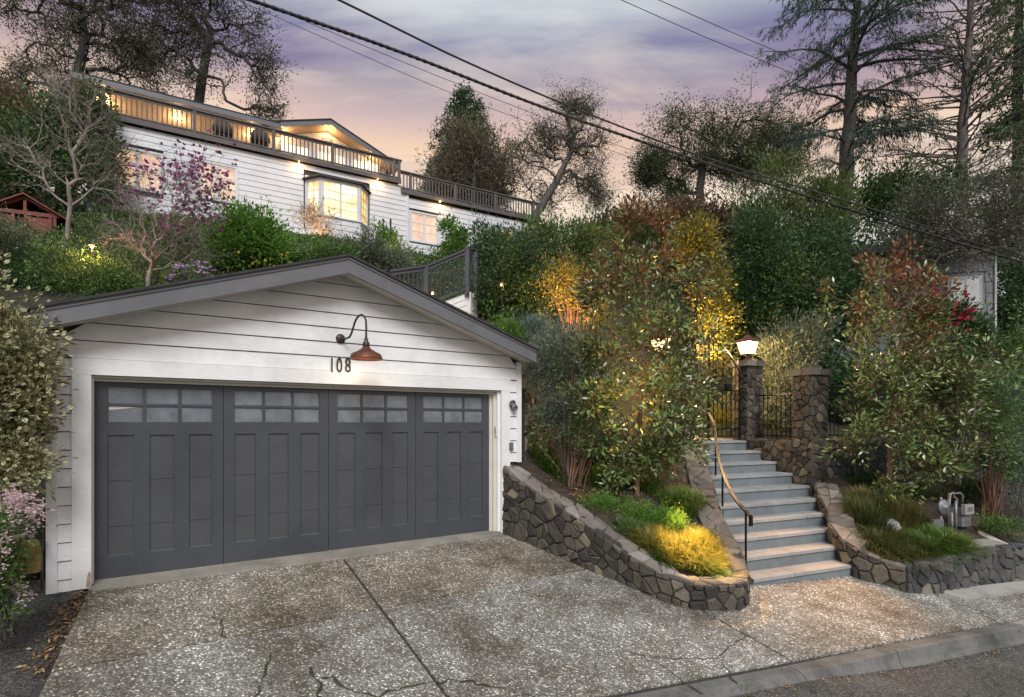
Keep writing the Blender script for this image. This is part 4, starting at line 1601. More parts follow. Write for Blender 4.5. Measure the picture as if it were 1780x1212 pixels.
# bay window: front light, two splayed sides, lean-to roof
bw = MB().box(hp, 1.98, 4.40, -0.05, 0.0, 9.15, 11.1).build('bay_window', M['white_house'], HS)
BD = 0.55
plan = [(2.0, 0.0), (2.45, BD), (3.93, BD), (4.38, 0.0)]
for k, ((ta, oa), (tb, ob_)) in enumerate(zip(plan[:-1], plan[1:])):
    L_ = math.hypot(tb - ta, ob_ - oa)
    dx, dy = (tb - ta) / L_, (ob_ - oa) / L_
    def bf(s, d, z, ta=ta, oa=oa, dx=dx, dy=dy):
        return hp(ta + dx * s + (-dy) * 0 - dy * d, oa + dy * s + dx * d, z)
    f = MB()
    f.box(bf, 0.0, L_, -0.05, -0.012, 7.5, 9.52)
    f.box(bf, 0.0, 0.08, -0.05, 0.02, 9.521, 10.93)
    f.box(bf, L_ - 0.08, L_, -0.05, 0.02, 9.521, 10.93)
    f.box(bf, 0.081, L_ - 0.081, -0.05, 0.018, 10.80, 10.93)
    f.box(bf, -0.02, L_ + 0.02, 0.001, 0.05, 9.46, 9.52)
    f.build('bay_frame', M['white_house'], bw)
    zc2 = 7.6
    while zc2 < 9.4:
        MB().hexa([bf(0.0, -.04, zc2 + .006), bf(L_, -.04, zc2 + .006), bf(L_, .012, zc2 + .006), bf(0.0, .012, zc2 + .006),
                   bf(0.0, -.04, zc2 + .204), bf(L_, -.04, zc2 + .204), bf(L_, -.002, zc2 + .204), bf(0.0, -.002, zc2 + .204)]).build('clapboard', M['white_house'], bw)
        zc2 += 0.205
    ns = 2 if k == 1 else 1
    for i in range(ns):
        a = 0.08 + i * (L_ - 0.16) / ns
        b = 0.08 + (i + 1) * (L_ - 0.16) / ns
        cols, rows = (3 if k == 1 else 2), 4
        mt = MB()
        mt.box(bf, a + .001, a + 0.035, -0.045, 0.0, 9.522, 10.799)
        mt.box(bf, b - 0.035, b - .001, -0.045, 0.0, 9.522, 10.799)
        for c in range(1, cols):
            x = a + 0.035 + (b - a - 0.07) * c / cols
            mt.box(bf, x - .01, x + .01, -0.04, -0.012, 9.522, 10.799)
        for r in range(1, rows):
            y = 9.522 + (10.8 - 9.522) * r / rows
            mt.box(bf, a + .036, b - .036, -0.04, -0.010, y - .01, y + .01)
        mt.build('muntin', M['white_house'], bw)
        MB().box(bf, a + .036, b - .036, -0.06, -0.046, 9.523, 10.798).build('pane', M['glow_amber'] if k == 2 else M['glow_yellow'], bw)
r = MB()
e = 0.14
rp = [hp(1.85, 0.0, 10.95), hp(2.38, BD + e, 10.95), hp(4.00, BD + e, 10.95), hp(4.53, 0.0, 10.95), hp(2.5, 0.0, 11.28), hp(3.9, 0.0, 11.28)]
r.add(rp + [p - np.array([0, 0, .04]) for p in rp[:4]], [(0, 1, 4), (1, 2, 5, 4), (2, 3, 5), (6, 7, 1, 0), (7, 8, 2, 1), (8, 9, 3, 2), (9, 8, 7, 6)])
r.build('bay_roof', M['shingle'], bw)

# decks with railings
def deck_section(t0, t1, z_rail, z_bot, posts, off_front, seed):
    dk = MB().box(hp, t0, t1, -3.0, off_front, z_bot + 0.10, z_bot + 0.145).build('deck', M['deck'], HS)
    MB().box(hp, t0, t1, off_front - 0.05, off_front + 0.0, z_bot - 0.02, z_bot + 0.099).build('rim_joist', M['deck'], dk)
    o = off_front - 0.06
    MB().box(hp, t0 - 0.03, t1 + 0.03, o - 0.07, o + 0.07, z_rail - 0.045, z_rail).build('top_rail', M['deck'], dk)
    MB().box(hp, t0, t1, o - 0.02, o + 0.02, z_rail - 0.13, z_rail - 0.046).build('sub_rail', M['deck'], dk)
    MB().box(hp, t0, t1, o - 0.03, o + 0.03, z_bot + 0.19, z_bot + 0.235).build('bottom_rail', M['deck'], dk)
    for p in posts:
        MB().box(hp, p - 0.05, p + 0.05, o - 0.05, o + 0.055, z_bot + 0.0, z_rail - 0.046).build('post', M['deck'], dk)
    me = None
    t = t0 + 0.12
    while t < t1 - 0.05:
        if min(abs(t - p) for p in posts) > 0.085:
            if me is None:
                b = MB().box(lambda a, q, z: hp(a, q, z) - hp(0, 0, 0), -0.02, 0.02, -0.02, 0.02, 0, z_rail - 0.131 - z_bot - 0.236)
                me = mesh_from('baluster', b.v, b.f, M['deck'])
            ob = bpy.data.objects.new('baluster', me)
            ob.location = Vector(hp(t, o, z_bot + 0.236))
            link(ob, dk)
            ob.parent = dk
        t += 0.142
    return dk


deck_section(-4.85, 5.72, 12.50, 11.545, [-4.78, -4.21, -1.66, 0.87, 2.98, 5.42, 5.64], 0.15, 1)
deck_section(5.74, 12.6, 12.10, 11.20, [6.15, 8.17, 10.15, 12.2, 12.52], 0.10, 2)
# upper storey: long low wing on the left, front gable, low wing on the right
MB().box(hp, -4.9, 0.9, -6.5, -2.75, 11.70, 13.05).build('upper_wall', M['white_house'], HS)
MB().box(hp, -5.15, 1.3, -6.6, -0.75, 13.00, 13.06).build('soffit', M['soffit_wood'], HS)
MB().box(hp, -5.2, 1.2, -0.78, -0.70, 12.98, 13.16).build('eave_board', M['fascia'], HS)
m = MB()
m.hexa([hp(-5.25, -0.69, 13.16), hp(1.2, -0.69, 13.16), hp(1.2, -6.6, 14.0), hp(-5.25, -6.6, 14.0), hp(-5.25, -0.69, 13.20), hp(1.2, -0.69, 13.20), hp(1.2, -6.6, 14.06), hp(-5.25, -6.6, 14.06)]).build('roof_slope', M['shingle'], HS)
for k in range(5):                                     # tall upper windows of the wing
    a = -4.75 + k * 1.12
    f = MB().box(hp, a, a + 1.05, -2.749, -2.70, 11.75, 12.90).build('window', M['white_house'], HS)
    for c in range(2):
        for r_ in range(2):
            MB().box(hp, a + 0.07 + c * 0.48, a + 0.50 + c * 0.48, -2.70, -2.69, 11.82 + r_ * 0.56, 12.33 + r_ * 0.56).build('pane', M['glow_white'], f)
# gable
GO = -0.8
ga, gz = 3.1, 13.89
def grk(t):
    return gz - 0.31 * abs(t - ga) if t < ga else gz - 0.415 * abs(t - ga)
m = MB()
poly = [(0.9, 11.6), (5.6, 11.6), (5.6, grk(5.6) - 0.2), (ga, gz - 0.2), (0.9, grk(0.9) - 0.2)]
m.prism([hp(t, GO - 0.7, z) for t, z in poly], [hp(t, -6.5, z) for t, z in poly]).build('gable_wall', M['white_house'], HS)
for ta, tb in ((0.55, ga), (ga, 5.92)):
    m = MB()
    lo = ta if ta != ga else tb
    m.hexa([hp(lo, GO + .03, grk(lo)), hp(ga, GO + .03, gz), hp(ga, -6.6, gz), hp(lo, -6.6, grk(lo)),
            hp(lo, GO + .03, grk(lo) + .04), hp(ga, GO + .03, gz + .04), hp(ga, -6.6, gz + .04), hp(lo, -6.6, grk(lo) + .04)]).build('roof_slope', M['shingle'], HS)
    m = MB()
    m.hexa([hp(lo, GO - .04, grk(lo) - .2), hp(ga, GO - .04, gz - .2), hp(ga, GO, gz - .2), hp(lo, GO, grk(lo) - .2),
            hp(lo, GO - .04, grk(lo) - .001), hp(ga, GO - .04, gz - .001), hp(ga, GO, gz - .001), hp(lo, GO, grk(lo) - .001)]).build('rake_board', M['fascia'], HS)
    m = MB()
    m.hexa([hp(lo, GO - .041, grk(lo) - .19), hp(ga, GO - .041, gz - .19), hp(ga, GO - .69, gz - .19), hp(lo, GO - .69, grk(lo) - .19),
            hp(lo, GO - .041, grk(lo) - .16), hp(ga, GO - .041, gz - .16), hp(ga, GO - .69, gz - .16), hp(lo, GO - .69, grk(lo) - .16)]).build('soffit', M['soffit_wood'], HS)
vt = MB().box(hp, 2.88, 3.32, GO - .699, GO - .67, 13.28, 13.46).build('gable_vent', M['white_house'], HS)
for k in range(4):
    MB().box(hp, 2.90, 3.30, GO - .669, GO - .655, 13.295 + k * .042, 13.315 + k * .042).build('slat', M['fascia'], vt)
for k in range(3):
    a = 1.25 + k * 1.42
    f = MB().box(hp, a, a + 1.2, GO - .699, GO - .65, 11.65, 12.85).build('window', M['white_house'], HS)
    for c in range(2):
        for r_ in range(2):
            MB().box(hp, a + 0.08 + c * 0.54, a + 0.56 + c * 0.54, GO - .65, GO - .64, 11.72 + r_ * 0.56, 12.23 + r_ * 0.56).build('pane', M['glow_white'], f)
# low wing on the right behind the lower deck
MB().box(hp, 6.2, 9.0, -6.5, -3.2, 11.2, 12.35).build('upper_wall', M['soffit_wood'], HS)
MB().box(hp, 6.0, 9.2, -6.5, -2.6, 12.36, 12.45).build('eave_board', M['fascia'], HS)
# lamps of the house: porch lamps under the eave, a down light under the lower deck
def bulb(loc, r_, name, parent, mat):
    return MB().lathe(loc, [(r_ * .3, 0), (r_, -r_ * .8), (r_ * .9, -r_ * 1.6), (r_ * .3, -r_ * 2.2)], 10).build(name, mat, parent, True)


GB = mat_emit('house bulb', (1.0, 0.72, 0.36), 5)
for t, w in ((-4.45, 40), (-2.2, 26), (0.3, 26)):
    bulb(hp(t, -1.9, 12.998), 0.06 if t < -4 else 0.02, 'porch_lamp', HS, GB)
    lamp_light('porch_light', hp(t, -1.9, 12.80), w, WARM, 0.06, parent=HS)
for t in (1.4, 3.1, 4.8):
    bulb(hp(t, GO - .35, grk(t) - .192), 0.02, 'porch_lamp', HS, GB)
    lamp_light('porch_light', hp(t, GO - .35, grk(t) - .42), 10, WARM, 0.05, parent=HS)
bulb(hp(7.45, 0.10, 11.19), 0.035, 'deck_lamp', HS, GB)
lamp_light('deck_light', hp(7.45, 0.22, 11.04), 6, WARM, 0.05, parent=HS)
for t in (1.75, 4.75):
    bulb(hp(t, 0.1, 11.53), 0.02, 'deck_lamp', HS, GB)
    lamp_light('deck_light', hp(t, 0.25, 11.36), 5, WARM, 0.05, parent=HS)

# deck chairs seen through the balusters
WK = mat_plain('brown wicker', (0.10, 0.055, 0.035), (0.05, 0.03, 0.02), 30, 0.7, 60, 0.8)
for t, lb in ((-0.78, 'brown round-backed wicker chair on the deck, next to the left wing porch'), (0.45, 'brown round-backed wicker chair on the deck, close to the gable')):
    ch = thing('deck_chair', lb, 'chair', hp(t, -0.5, 11.69), 'wicker chairs on the deck')
    m = MB()
    ang = np.linspace(0, math.pi, 13)
    outl = [(0.34 * math.cos(a), 0.42 + 0.46 * math.sin(a)) for a in ang]
    m.prism([hp(t + x, -0.22, 11.69 + z) for x, z in outl], [hp(t + x * .94, -0.29, 11.69 + z) for x, z in outl]).build('backrest', WK, ch)
    MB().box(hp, t - .31, t + .31, -0.85, -0.291, 12.03, 12.12).build('seat', WK, ch)
    for a in (-0.27, 0.27):
        for b in (-0.8, -0.33):
            MB().box(hp, t + a - .02, t + a + .02, b - .02, b + .02, 11.691, 12.029).build('leg', WK, ch)

# ------------------------------------------------------------------ stair landing rail beside the garage ridge
SR = thing('stair_rail', 'dark wooden stair railing with a sloping top above the garage roof', 'railing', at(811, 505, 12.8))
rp_ = [(678, 469.5, 12.0), (741, 461, 12.4), (812, 431, 12.8), (826, 432, 13.05)]
bp_ = [(678, 545, 12.0), (741, 531, 12.4), (812, 504, 12.8), (826, 503, 13.05)]
tops = [at(*p) for p in rp_]
bots = [at(*p) for p in bp_]
dv = np.array([0.5, -0.866, 0.0]) * 0.05
upv = np.array([0, 0, 1.0])
for a, b in zip(tops[:-1], tops[1:]):
    MB().hexa([a - dv - upv * .05, b - dv - upv * .05, b + dv - upv * .05, a + dv - upv * .05, a - dv, b - dv, b + dv, a + dv]).build('top_rail', M['deck_dark'], SR)
    MB().hexa([a - dv * .4 - upv * .13, b - dv * .4 - upv * .13, b + dv * .4 - upv * .13, a + dv * .4 - upv * .13, a - dv * .4 - upv * .051, b - dv * .4 - upv * .051, b + dv * .4 - upv * .051, a + dv * .4 - upv * .051]).build('sub_rail', M['deck_dark'], SR)
for a, b in zip(bots[:-1], bots[1:]):
    MB().hexa([a - dv * .8, b - dv * .8, b + dv * .8, a + dv * .8, a - dv * .8 + upv * .06, b - dv * .8 + upv * .06, b + dv * .8 + upv * .06, a + dv * .8 + upv * .06]).build('bottom_rail', M['deck_dark'], SR)
for i in (1, 2, 3):
    p, q = tops[i], bots[i]
    w_ = 0.05
    MB().hexa([(q[0] - w_, q[1] - w_, q[2] - .15), (q[0] + w_, q[1] - w_, q[2] - .15), (q[0] + w_, q[1] + w_, q[2] - .15), (q[0] - w_, q[1] + w_, q[2] - .15),
               (q[0] - w_, q[1] - w_, p[2] - .051), (q[0] + w_, q[1] - w_, p[2] - .051), (q[0] + w_, q[1] + w_, p[2] - .051), (q[0] - w_, q[1] + w_, p[2] - .051)]).build('post', M['deck_dark'], SR)
for k in range(3):
    n_ = (7, 8, 2)[k]
    for i in range(1, n_ + 1):
        t = i / (n_ + 1)
        p, q = tops[k] + (tops[k + 1] - tops[k]) * t, bots[k] + (bots[k + 1] - bots[k]) * t
        MB().tube([q + upv * .06, (q[0], q[1], p[2] - .12)], 0.019, 4).build('baluster', M['deck_dark'], SR)
# its boarded white base
lb = thing('stair_landing', 'white boarded base of the stair landing behind the garage eave', 'landing', at(790, 560, 12.7))
a0, a1, a2 = at(741, 536, 12.42), at(816, 508, 12.84), at(830, 508, 13.2)
for k in range(8):
    zt_a, zt_b = a0[2] - k * 0.14, a1[2] - k * 0.14
    MB().hexa([(a0[0], a0[1], zt_a - .135), (a1[0], a1[1], zt_b - .135), (a1[0], a1[1] + .05, zt_b - .135), (a0[0], a0[1] + .05, zt_a - .135),
               (a0[0], a0[1] + .012, zt_a), (a1[0], a1[1] + .012, zt_b), (a1[0], a1[1] + .05, zt_b), (a0[0], a0[1] + .05, zt_a)]).build('clapboard', M['white'], lb)
MB().hexa([(a1[0] - .08, a1[1] - .02, a1[2] - 1.3), (a1[0] + .03, a1[1] - .02, a1[2] - 1.3), (a2[0], a2[1], a1[2] - 1.3), (a2[0] - .1, a2[1], a1[2] - 1.3),
           (a1[0] - .08, a1[1] - .02, a1[2]), (a1[0] + .03, a1[1] - .02, a1[2]), (a2[0], a2[1], a1[2]), (a2[0] - .1, a2[1], a1[2])]).build('corner_board', M['white'], lb)

# ------------------------------------------------------------------ gate, fences, handrail, lanterns
def sf(a, b, z, o=P1):
    q = np.array(o) + SS * a + SB * b
    return np.array([q[0], q[1], z])


GT = thing('iron_gate', 'black iron double gate with an arched top at the head of the steps', 'gate', sf(-0.85, 0.2, 1.31))
g0, g1 = -1.69, -0.03
gc = (g0 + g1) / 2
def arch(a):
    return 2.76 + 0.62 * (1 - ((a - gc) / (g1 - gc)) ** 2)
for i in range(2):
    a0_, a1_ = (g0, gc - 0.012) if i == 0 else (gc + 0.012, g1)
    lf = MB().tube([sf(a, 0.2, arch(a)) for a in np.linspace(a0_, a1_, 14)], 0.018, 6).build('gate_leaf', M['iron'], GT)
    for a in (a0_, a1_):
        MB().tube([sf(a, 0.2, 1.34), sf(a, 0.2, arch(a))], 0.02, 4).build('stile', M['iron'], lf)
    for z in (1.40, 1.55, 2.35):
        MB().tube([sf(a0_, 0.2, z), sf(a1_, 0.2, z)], 0.013, 4).build('rail', M['iron'], lf)
    nb = 7
    for k in range(1, nb):
        a = a0_ + (a1_ - a0_) * k / nb
        MB().tube([sf(a, 0.2, 1.40), sf(a, 0.2, arch(a))], 0.009, 4).build('bar', M['iron'], lf)
MB().box(sf, -0.42, -0.30, 0.15, 0.25, 2.36, 2.48).build('lock_box', M['iron'], GT)


def fence(label, pa, pb, z0, z1, spacing=0.105, name='iron_fence'):
    pa, pb = np.array(pa), np.array(pb)
    L_ = np.linalg.norm(pb - pa)
    root = thing(name, label, 'fence', (pa[0], pa[1], z0))
    for z in (z0 + 0.06, z1 - 0.16):
        MB().tube([(*pa, z), (*pb, z)], 0.014, 4).build('rail', M['iron'], root)
    n_ = int(L_ / spacing)
    b = MB().tube([(0, 0, 0), (0, 0, z1 - z0)], [0.009, 0.009], 4)
    me = mesh_from('bar', b.v, b.f, M['iron'])
    for i in range(1, n_):
        o = bpy.data.objects.new('bar', me)
        q = pa + (pb - pa) * i / n_
        o.location = (q[0], q[1], z0)
        link(o, root)
    return root


fence('short black iron fence on the brown wall between the two pillars by the steps', np.array(P1) + SS * .2 + SB * .0, np.array(P2) + SS * .2 + SB * .42, 1.36, 2.40)
fence('long black iron fence on the grey retaining wall behind the right magnolia', np.array(P2) + SS * .42 + SB * .2, np.array(P3) + SB * .2, 1.38, 2.42)
fence('black iron fence running off beyond the last grey pillar', np.array(P3) + SS * .42 + SB * .2, np.array(P3) + SS * 5 + SB * .2, 1.38, 2.55)

HR = thing('handrail', 'curved bronze handrail on three slim posts along the steps', 'handrail', at(1296, 1000, 7.72))
rl = [at(*p) for p in [(1304, 897, 7.6), (1276.8, 865.5, 8.1), (1260, 832, 8.7), (1249.4, 798, 9.4), (1245, 769, 10.0), (1242, 741, 10.7), (1231, 717, 11.1)]]
rl = [np.array(p) for p in cat(rl, 6)]
rv_, rf_ = [], []
for i, p in enumerate(rl):                             # flat bar on edge
    t = rl[min(i + 1, len(rl) - 1)] - rl[max(i - 1, 0)]
    t /= np.linalg.norm(t)
    sdv = np.cross(t, upv)
    sdv /= np.linalg.norm(sdv)
    uv_ = np.cross(sdv, t)
    for a, b in ((-.024, -.012), (.024, -.012), (.024, .012), (-.024, .012)):
        rv_.append(p + sdv * a + uv_ * b)
for i in range(len(rl) - 1):
    for j in range(4):
        rf_.append((i * 4 + j, i * 4 + (j + 1) % 4, i * 4 + 4 + (j + 1) % 4, i * 4 + 4 + j))
rf_ += [(0, 1, 2, 3), tuple(range(len(rl) * 4 - 4, len(rl) * 4))]
MB().add(rv_, rf_).build('rail', M['bronze'], HR)
pe = rl[0]
MB().hexa([pe + np.array(q) for q in [(-.02, -.02, -.14), (.03, -.02, -.14), (.03, .005, -.14), (-.02, .005, -.14), (-.02, -.02, 0), (.03, -.02, 0), (.03, .005, 0), (-.02, .005, 0)]]).build('end_scroll', M['iron'], HR)
for (x, yb, yt, Y) in ((1296.5, 1000, 887, 7.72), (1256, 901, 825, 8.93), (1244, 845, 775, 10.0)):
    b, t = at(x, yb, Y), at(x, yt, Y)
    tt = min(rl, key=lambda q: abs(q[1] - Y))
    MB().tube([b - upv * 0.05, (b[0], b[1], t[2])], 0.017, 4).build('post', M['iron'], HR)


def lantern(base, label, k=1.0, watts=30):
    root = thing('pillar_lantern', label, 'lantern', base, 'lanterns on the gate pillars')
    x, y, z = base
    rot = SA
    def q(a, b, h):
        c, s = math.cos(rot), math.sin(rot)
        return np.array([x + (a * c - b * s) * k, y + (a * s + b * c) * k, z + h * k])
    def sq(r, h):
        return [q(-r, -r, h), q(r, -r, h), q(r, r, h), q(-r, r, h)]
    br = M['rust_arm']
    m = MB()
    m.add(sq(.07, 0) + sq(.07, .02) + sq(.03, .035) + sq(.03, .10) + sq(.10, .12) + sq(.105, .135),
          [(0, 1, 2, 3)] + [(r * 4 + i, r * 4 + (i + 1) % 4, r * 4 + 4 + (i + 1) % 4, r * 4 + 4 + i) for r in range(5) for i in range(4)] + [(20, 21, 22, 23)])
    m.build('base', br, root)
    gl = mat_emit('lantern glass', (1.0, 0.80, 0.48), 4.2)
    for i in range(4):
        lo, hi = sq(.095, .137), sq(.15, .40)
        j = (i + 1) % 4
        o = MB().add([lo[i], lo[j], hi[j], hi[i]], [(0, 1, 2, 3)]).build('glass', MATS['lantern pane'], root, fix=False)
    m = MB()
    for i in range(4):
        m.tube([sq(.097, .135)[i], sq(.153, .40)[i]], .009 * k, 4)
    m.build('corner_bar', br, root)
    for h, r_ in ((.137, .1), (.40, .155)):
        m = MB()
        s_ = sq(r_, h)
        for i in range(4):
            m.tube([s_[i], s_[(i + 1) % 4]], .009 * k, 4)
        m.build('band', br, root)
    m = MB()
    m.add(sq(.185, .405) + sq(.18, .42) + sq(.06, .50) + sq(.045, .53) + [q(0, 0, .56)],
          [(3, 2, 1, 0)] + [(r * 4 + i, r * 4 + (i + 1) % 4, r * 4 + 4 + (i + 1) % 4, r * 4 + 4 + i) for r in range(3) for i in range(4)] + [(12 + i, 12 + (i + 1) % 4, 16) for i in range(4)])
    m.build('roof', M['copper'], root)
    MB().lathe(q(0, 0, .55), [(.012 * k, 0), (.018 * k, .02), (.004, .05)], 8).build('finial', br, root)
    MB().lathe(q(0, 0, .16), [(.03, 0), (.04, .06), (.03, .12), (.01, .15)], 10).build('bulb', gl, root, True)
    lamp_light('lantern_light', q(0, 0, .355), watts, WARM, 0.025, parent=root)


def mat_lantern():
    m, nt, out = nodes_of('lantern pane')
    e = nt.nodes.new('ShaderNodeEmission')
    e.inputs[0].default_value = (1.0, 0.70, 0.33, 1)
    e.inputs[1].default_value = 2.6
    t = nt.nodes.new('ShaderNodeBsdfTransparent')
    mx = nt.nodes.new('ShaderNodeMixShader')
    mx.inputs[0].default_value = 0.45
    nt.links.new(t.outputs[0], mx.inputs[1])
    nt.links.new(e.outputs[0], mx.inputs[2])
    nt.links.new(mx.outputs[0], out.inputs[0])
    MATS['lantern pane'] = m


mat_lantern()
c1 = sf(.21, .21, 3.0)
lantern(c1, 'lit four-sided lantern with a copper roof in plain view on the gate pillar', 1.0, 300)
c0 = sf(.21, .21, 2.96, P0)
lantern(c0, 'lit lantern showing through the magnolia leaves on the other gate pillar', 1.0, 240)

# ------------------------------------------------------------------ gas meter, slab, cables, playhouse, neighbour
mx_, my_ = at(1650, 922, 9.15)[:2]
mz = float(BED_R(mx_, my_))
GM = thing('gas_meter', 'grey gas meter with pipes and a round regulator in the right planting bed', 'gas meter', (mx_, my_, mz))
def mf(a, b, h):
    q_ = np.array([mx_, my_]) + SS * a + SB * b
    return np.array([q_[0], q_[1], mz + h])
MB().box(mf, 0.16, 0.42, -0.10, 0.10, 0.06, 0.30).build('meter_body', M['galv'], GM)
MB().box(mf, 0.18, 0.40, -0.09, 0.09, 0.301, 0.345).build('meter_top', M['galv'], GM)
MB().box(mf, 0.14, 0.38, -0.16, -0.101, 0.27, 0.43).build('index_box', M['concrete_lt'], GM)
MB().box(mf, 0.20, 0.33, -0.166, -0.161, 0.32, 0.39).build('dial', M['fascia'], GM)
axm = -SB
MB().lathe(mf(-0.22, -0.04, 0.40), [(0.03, -.06), (0.125, -.03), (0.13, 0.0), (0.11, 0.02), (0.05, 0.03), (0.04, 0.06)], 18, (axm[0], axm[1], 0)).build('regulator', M['galv'], GM, True)
for pts in ([(-0.22, 0, -.05), (-0.22, 0, 0.30)], [(-0.22, 0, 0.45), (-0.22, 0, .56)], [(-0.10, 0, .40), (0.0, 0, .42), (0.03, 0, .60), (0.10, 0, .62), (0.12, 0, .55), (0.21, 0, .50), (0.21, 0, .34)],
            [(0.36, 0, .34), (0.36, 0, .56), (0.30, 0, .60), (0.05, 0.03, .60), (0.02, 0.03, -.05)], [(-0.02, -.05, .30), (-0.02, -.05, -.05)], [(0.07, -.06, .5), (0.07, -.06, -.05)]):
    MB().tube([mf(*p) for p in pts], 0.019, 7).build('pipe', M['galv'], GM, True)
MB().box(mf, -0.45, -0.18, -0.02, 0.03, 0.0, 0.2).build('bracket', M['fascia'], GM)
px0 = at(1690, 975, 8.55)
sl = thing('utility_cover', 'pale concrete utility cover lying in the bed behind the right stone wall', 'utility cover', (px0[0], px0[1], px0[2]))
q_ = [at(1672, 967, 8.5), at(1745, 952, 8.85), at(1700, 930, 9.2), at(1650, 942, 8.9)]
zc_ = np.mean([float(BED_R(p[0], p[1])) for p in q_]) + 0.05
MB().prism([(p[0], p[1], zc_) for p in q_], [(p[0], p[1], zc_ - .08) for p in q_]).build('lid', M['concrete_lt'], sl)
MB().tube([at(1700, 926, 9.25), at(1752, 951, 8.9)], 0.05, 4).build('timber_edge', M['cream'], sl)

def cable(label, pts, r, twist=False):
    root = thing('utility_cable', label, 'cable', at(*pts[0]), 'utility cables over the drive')
    P = [at(*p) for p in pts]
    d0, d1 = P[0] - P[1], P[-1] - P[-2]
    P = [P[0] + d0 * 1.2] + P + [P[-1] + d1 * 3]
    P = cat(P, 12)
    MB().tube(P, r, 6).build('cable', M['black'], root, True)
    if twist:
        for ph in (0, math.pi):
            Q = []
            for i in range(len(P) - 1):
                for t in np.linspace(0, 1, 8, endpoint=False):
                    p = P[i] + (P[i + 1] - P[i]) * t
                    s = (i + t) * 5.2
                    Q.append(p + np.array([0.0, math.cos(s + ph), math.sin(s + ph)]) * r * 0.95)
            MB().tube(Q, r * 0.45, 4).build('lashing', M['black'], root, True)


cable('thick black bundled utility cable crossing high over the garage and steps', [(430, -2, 6.0), (700, 92, 7.1), (948, 188, 8.1), (1180, 268, 9.0), (1480, 366, 10.2), (1780, 457, 11.4)], 0.018, True)
cable('black utility cable running above the thick bundled one', [(585, -2, 6.0), (820, 112, 7.0), (1040, 205, 8.0), (1250, 282, 9.0), (1510, 362, 10.2), (1780, 450, 11.5)], 0.012)
cable('hair-thin utility wire below the thick cable, the upper of two', [(470, 12, 8), (800, 148, 9.2), (1100, 262, 10.4), (1300, 325, 11.5)], 0.0045)
cable('hair-thin utility wire below the thick cable, the lower of two', [(440, 12, 8), (800, 168, 9.2), (1100, 275, 10.4), (1300, 340, 11.5)], 0.004)
cable('thin wire in the upper sky ending behind the cedar, the left one', [(1080, 0, 14), (1220, 62, 16), (1345, 114, 18)], 0.009)
cable('thin wire in the upper sky ending behind the cedar, the right one', [(1145, 0, 14), (1290, 64, 16), (1400, 110, 18)], 0.009)

# red playhouse
RED = mat_painted_wood('red playhouse boards', (0.19, 0.05, 0.032), 0.6, (6, 6, 2), 0.35, 0.3)
c_ = at(44, 425, 15)
PH = thing('playhouse', 'small red wooden playhouse with a gabled roof under the bare tree', 'playhouse', (c_[0], c_[1], c_[2] - 0.2))
pa_ = math.radians(24)
def pf(a, b, h):
    return np.array([c_[0] + a * math.cos(pa_) - b * math.sin(pa_), c_[1] + a * math.sin(pa_) + b * math.cos(pa_), c_[2] + h])
for k in range(9):                                     # side and front planks
    h = -0.25 + k * 0.115
    MB().box(pf, 0.02, 0.62, 0.0, 0.03, h, h + 0.108).build('plank', RED, PH)
    MB().box(pf, -0.65, -0.25, 0.0, 0.03, h, h + 0.108).build('plank', RED, PH)
for a in (-0.68, -0.25, 0.02, 0.55, 0.65, 0.95):
    MB().box(pf, a - .035, a + .035, -.04, .04, -.3, 0.82 if a < .9 else 0.5).build('post', RED, PH)
MB().box(pf, -0.68, 0.7, -.045, .045, 0.80, 0.90).build('beam', RED, PH)
MB().box(pf, -0.035, 0.035, -.03, .03, 0.901, 1.2).build('king_post', RED, PH)
for sg in (-1, 1):
    MB().hexa([pf(0, -.03, 1.24), pf(sg * .75, -.03, .80), pf(sg * .75, .03, .80), pf(0, .03, 1.24), pf(0, -.03, 1.31), pf(sg * .75, -.03, .87), pf(sg * .75, .03, .87), pf(0, .03, 1.31)]).build('rafter', RED, PH)
    e_ = 1.05 if sg > 0 else 0.85
    MB().hexa([pf(0, -.16, 1.32), pf(sg * e_, -.16, 1.32 - .6 * e_), pf(sg * e_, 1.5, 1.32 - .6 * e_), pf(0, 1.5, 1.32),
               pf(0, -.16, 1.36), pf(sg * e_, -.16, 1.36 - .6 * e_), pf(sg * e_, 1.5, 1.36 - .6 * e_), pf(0, 1.5, 1.36)]).build('roof_slope', RED, PH)
MB().box(pf, -.66, .64, .05, 1.4, -.3, .78).build('inner_wall', mat_plain('dark red wood', (0.06, 0.02, 0.015), (0.03, 0.012, 0.01), 6, 0.8), PH)

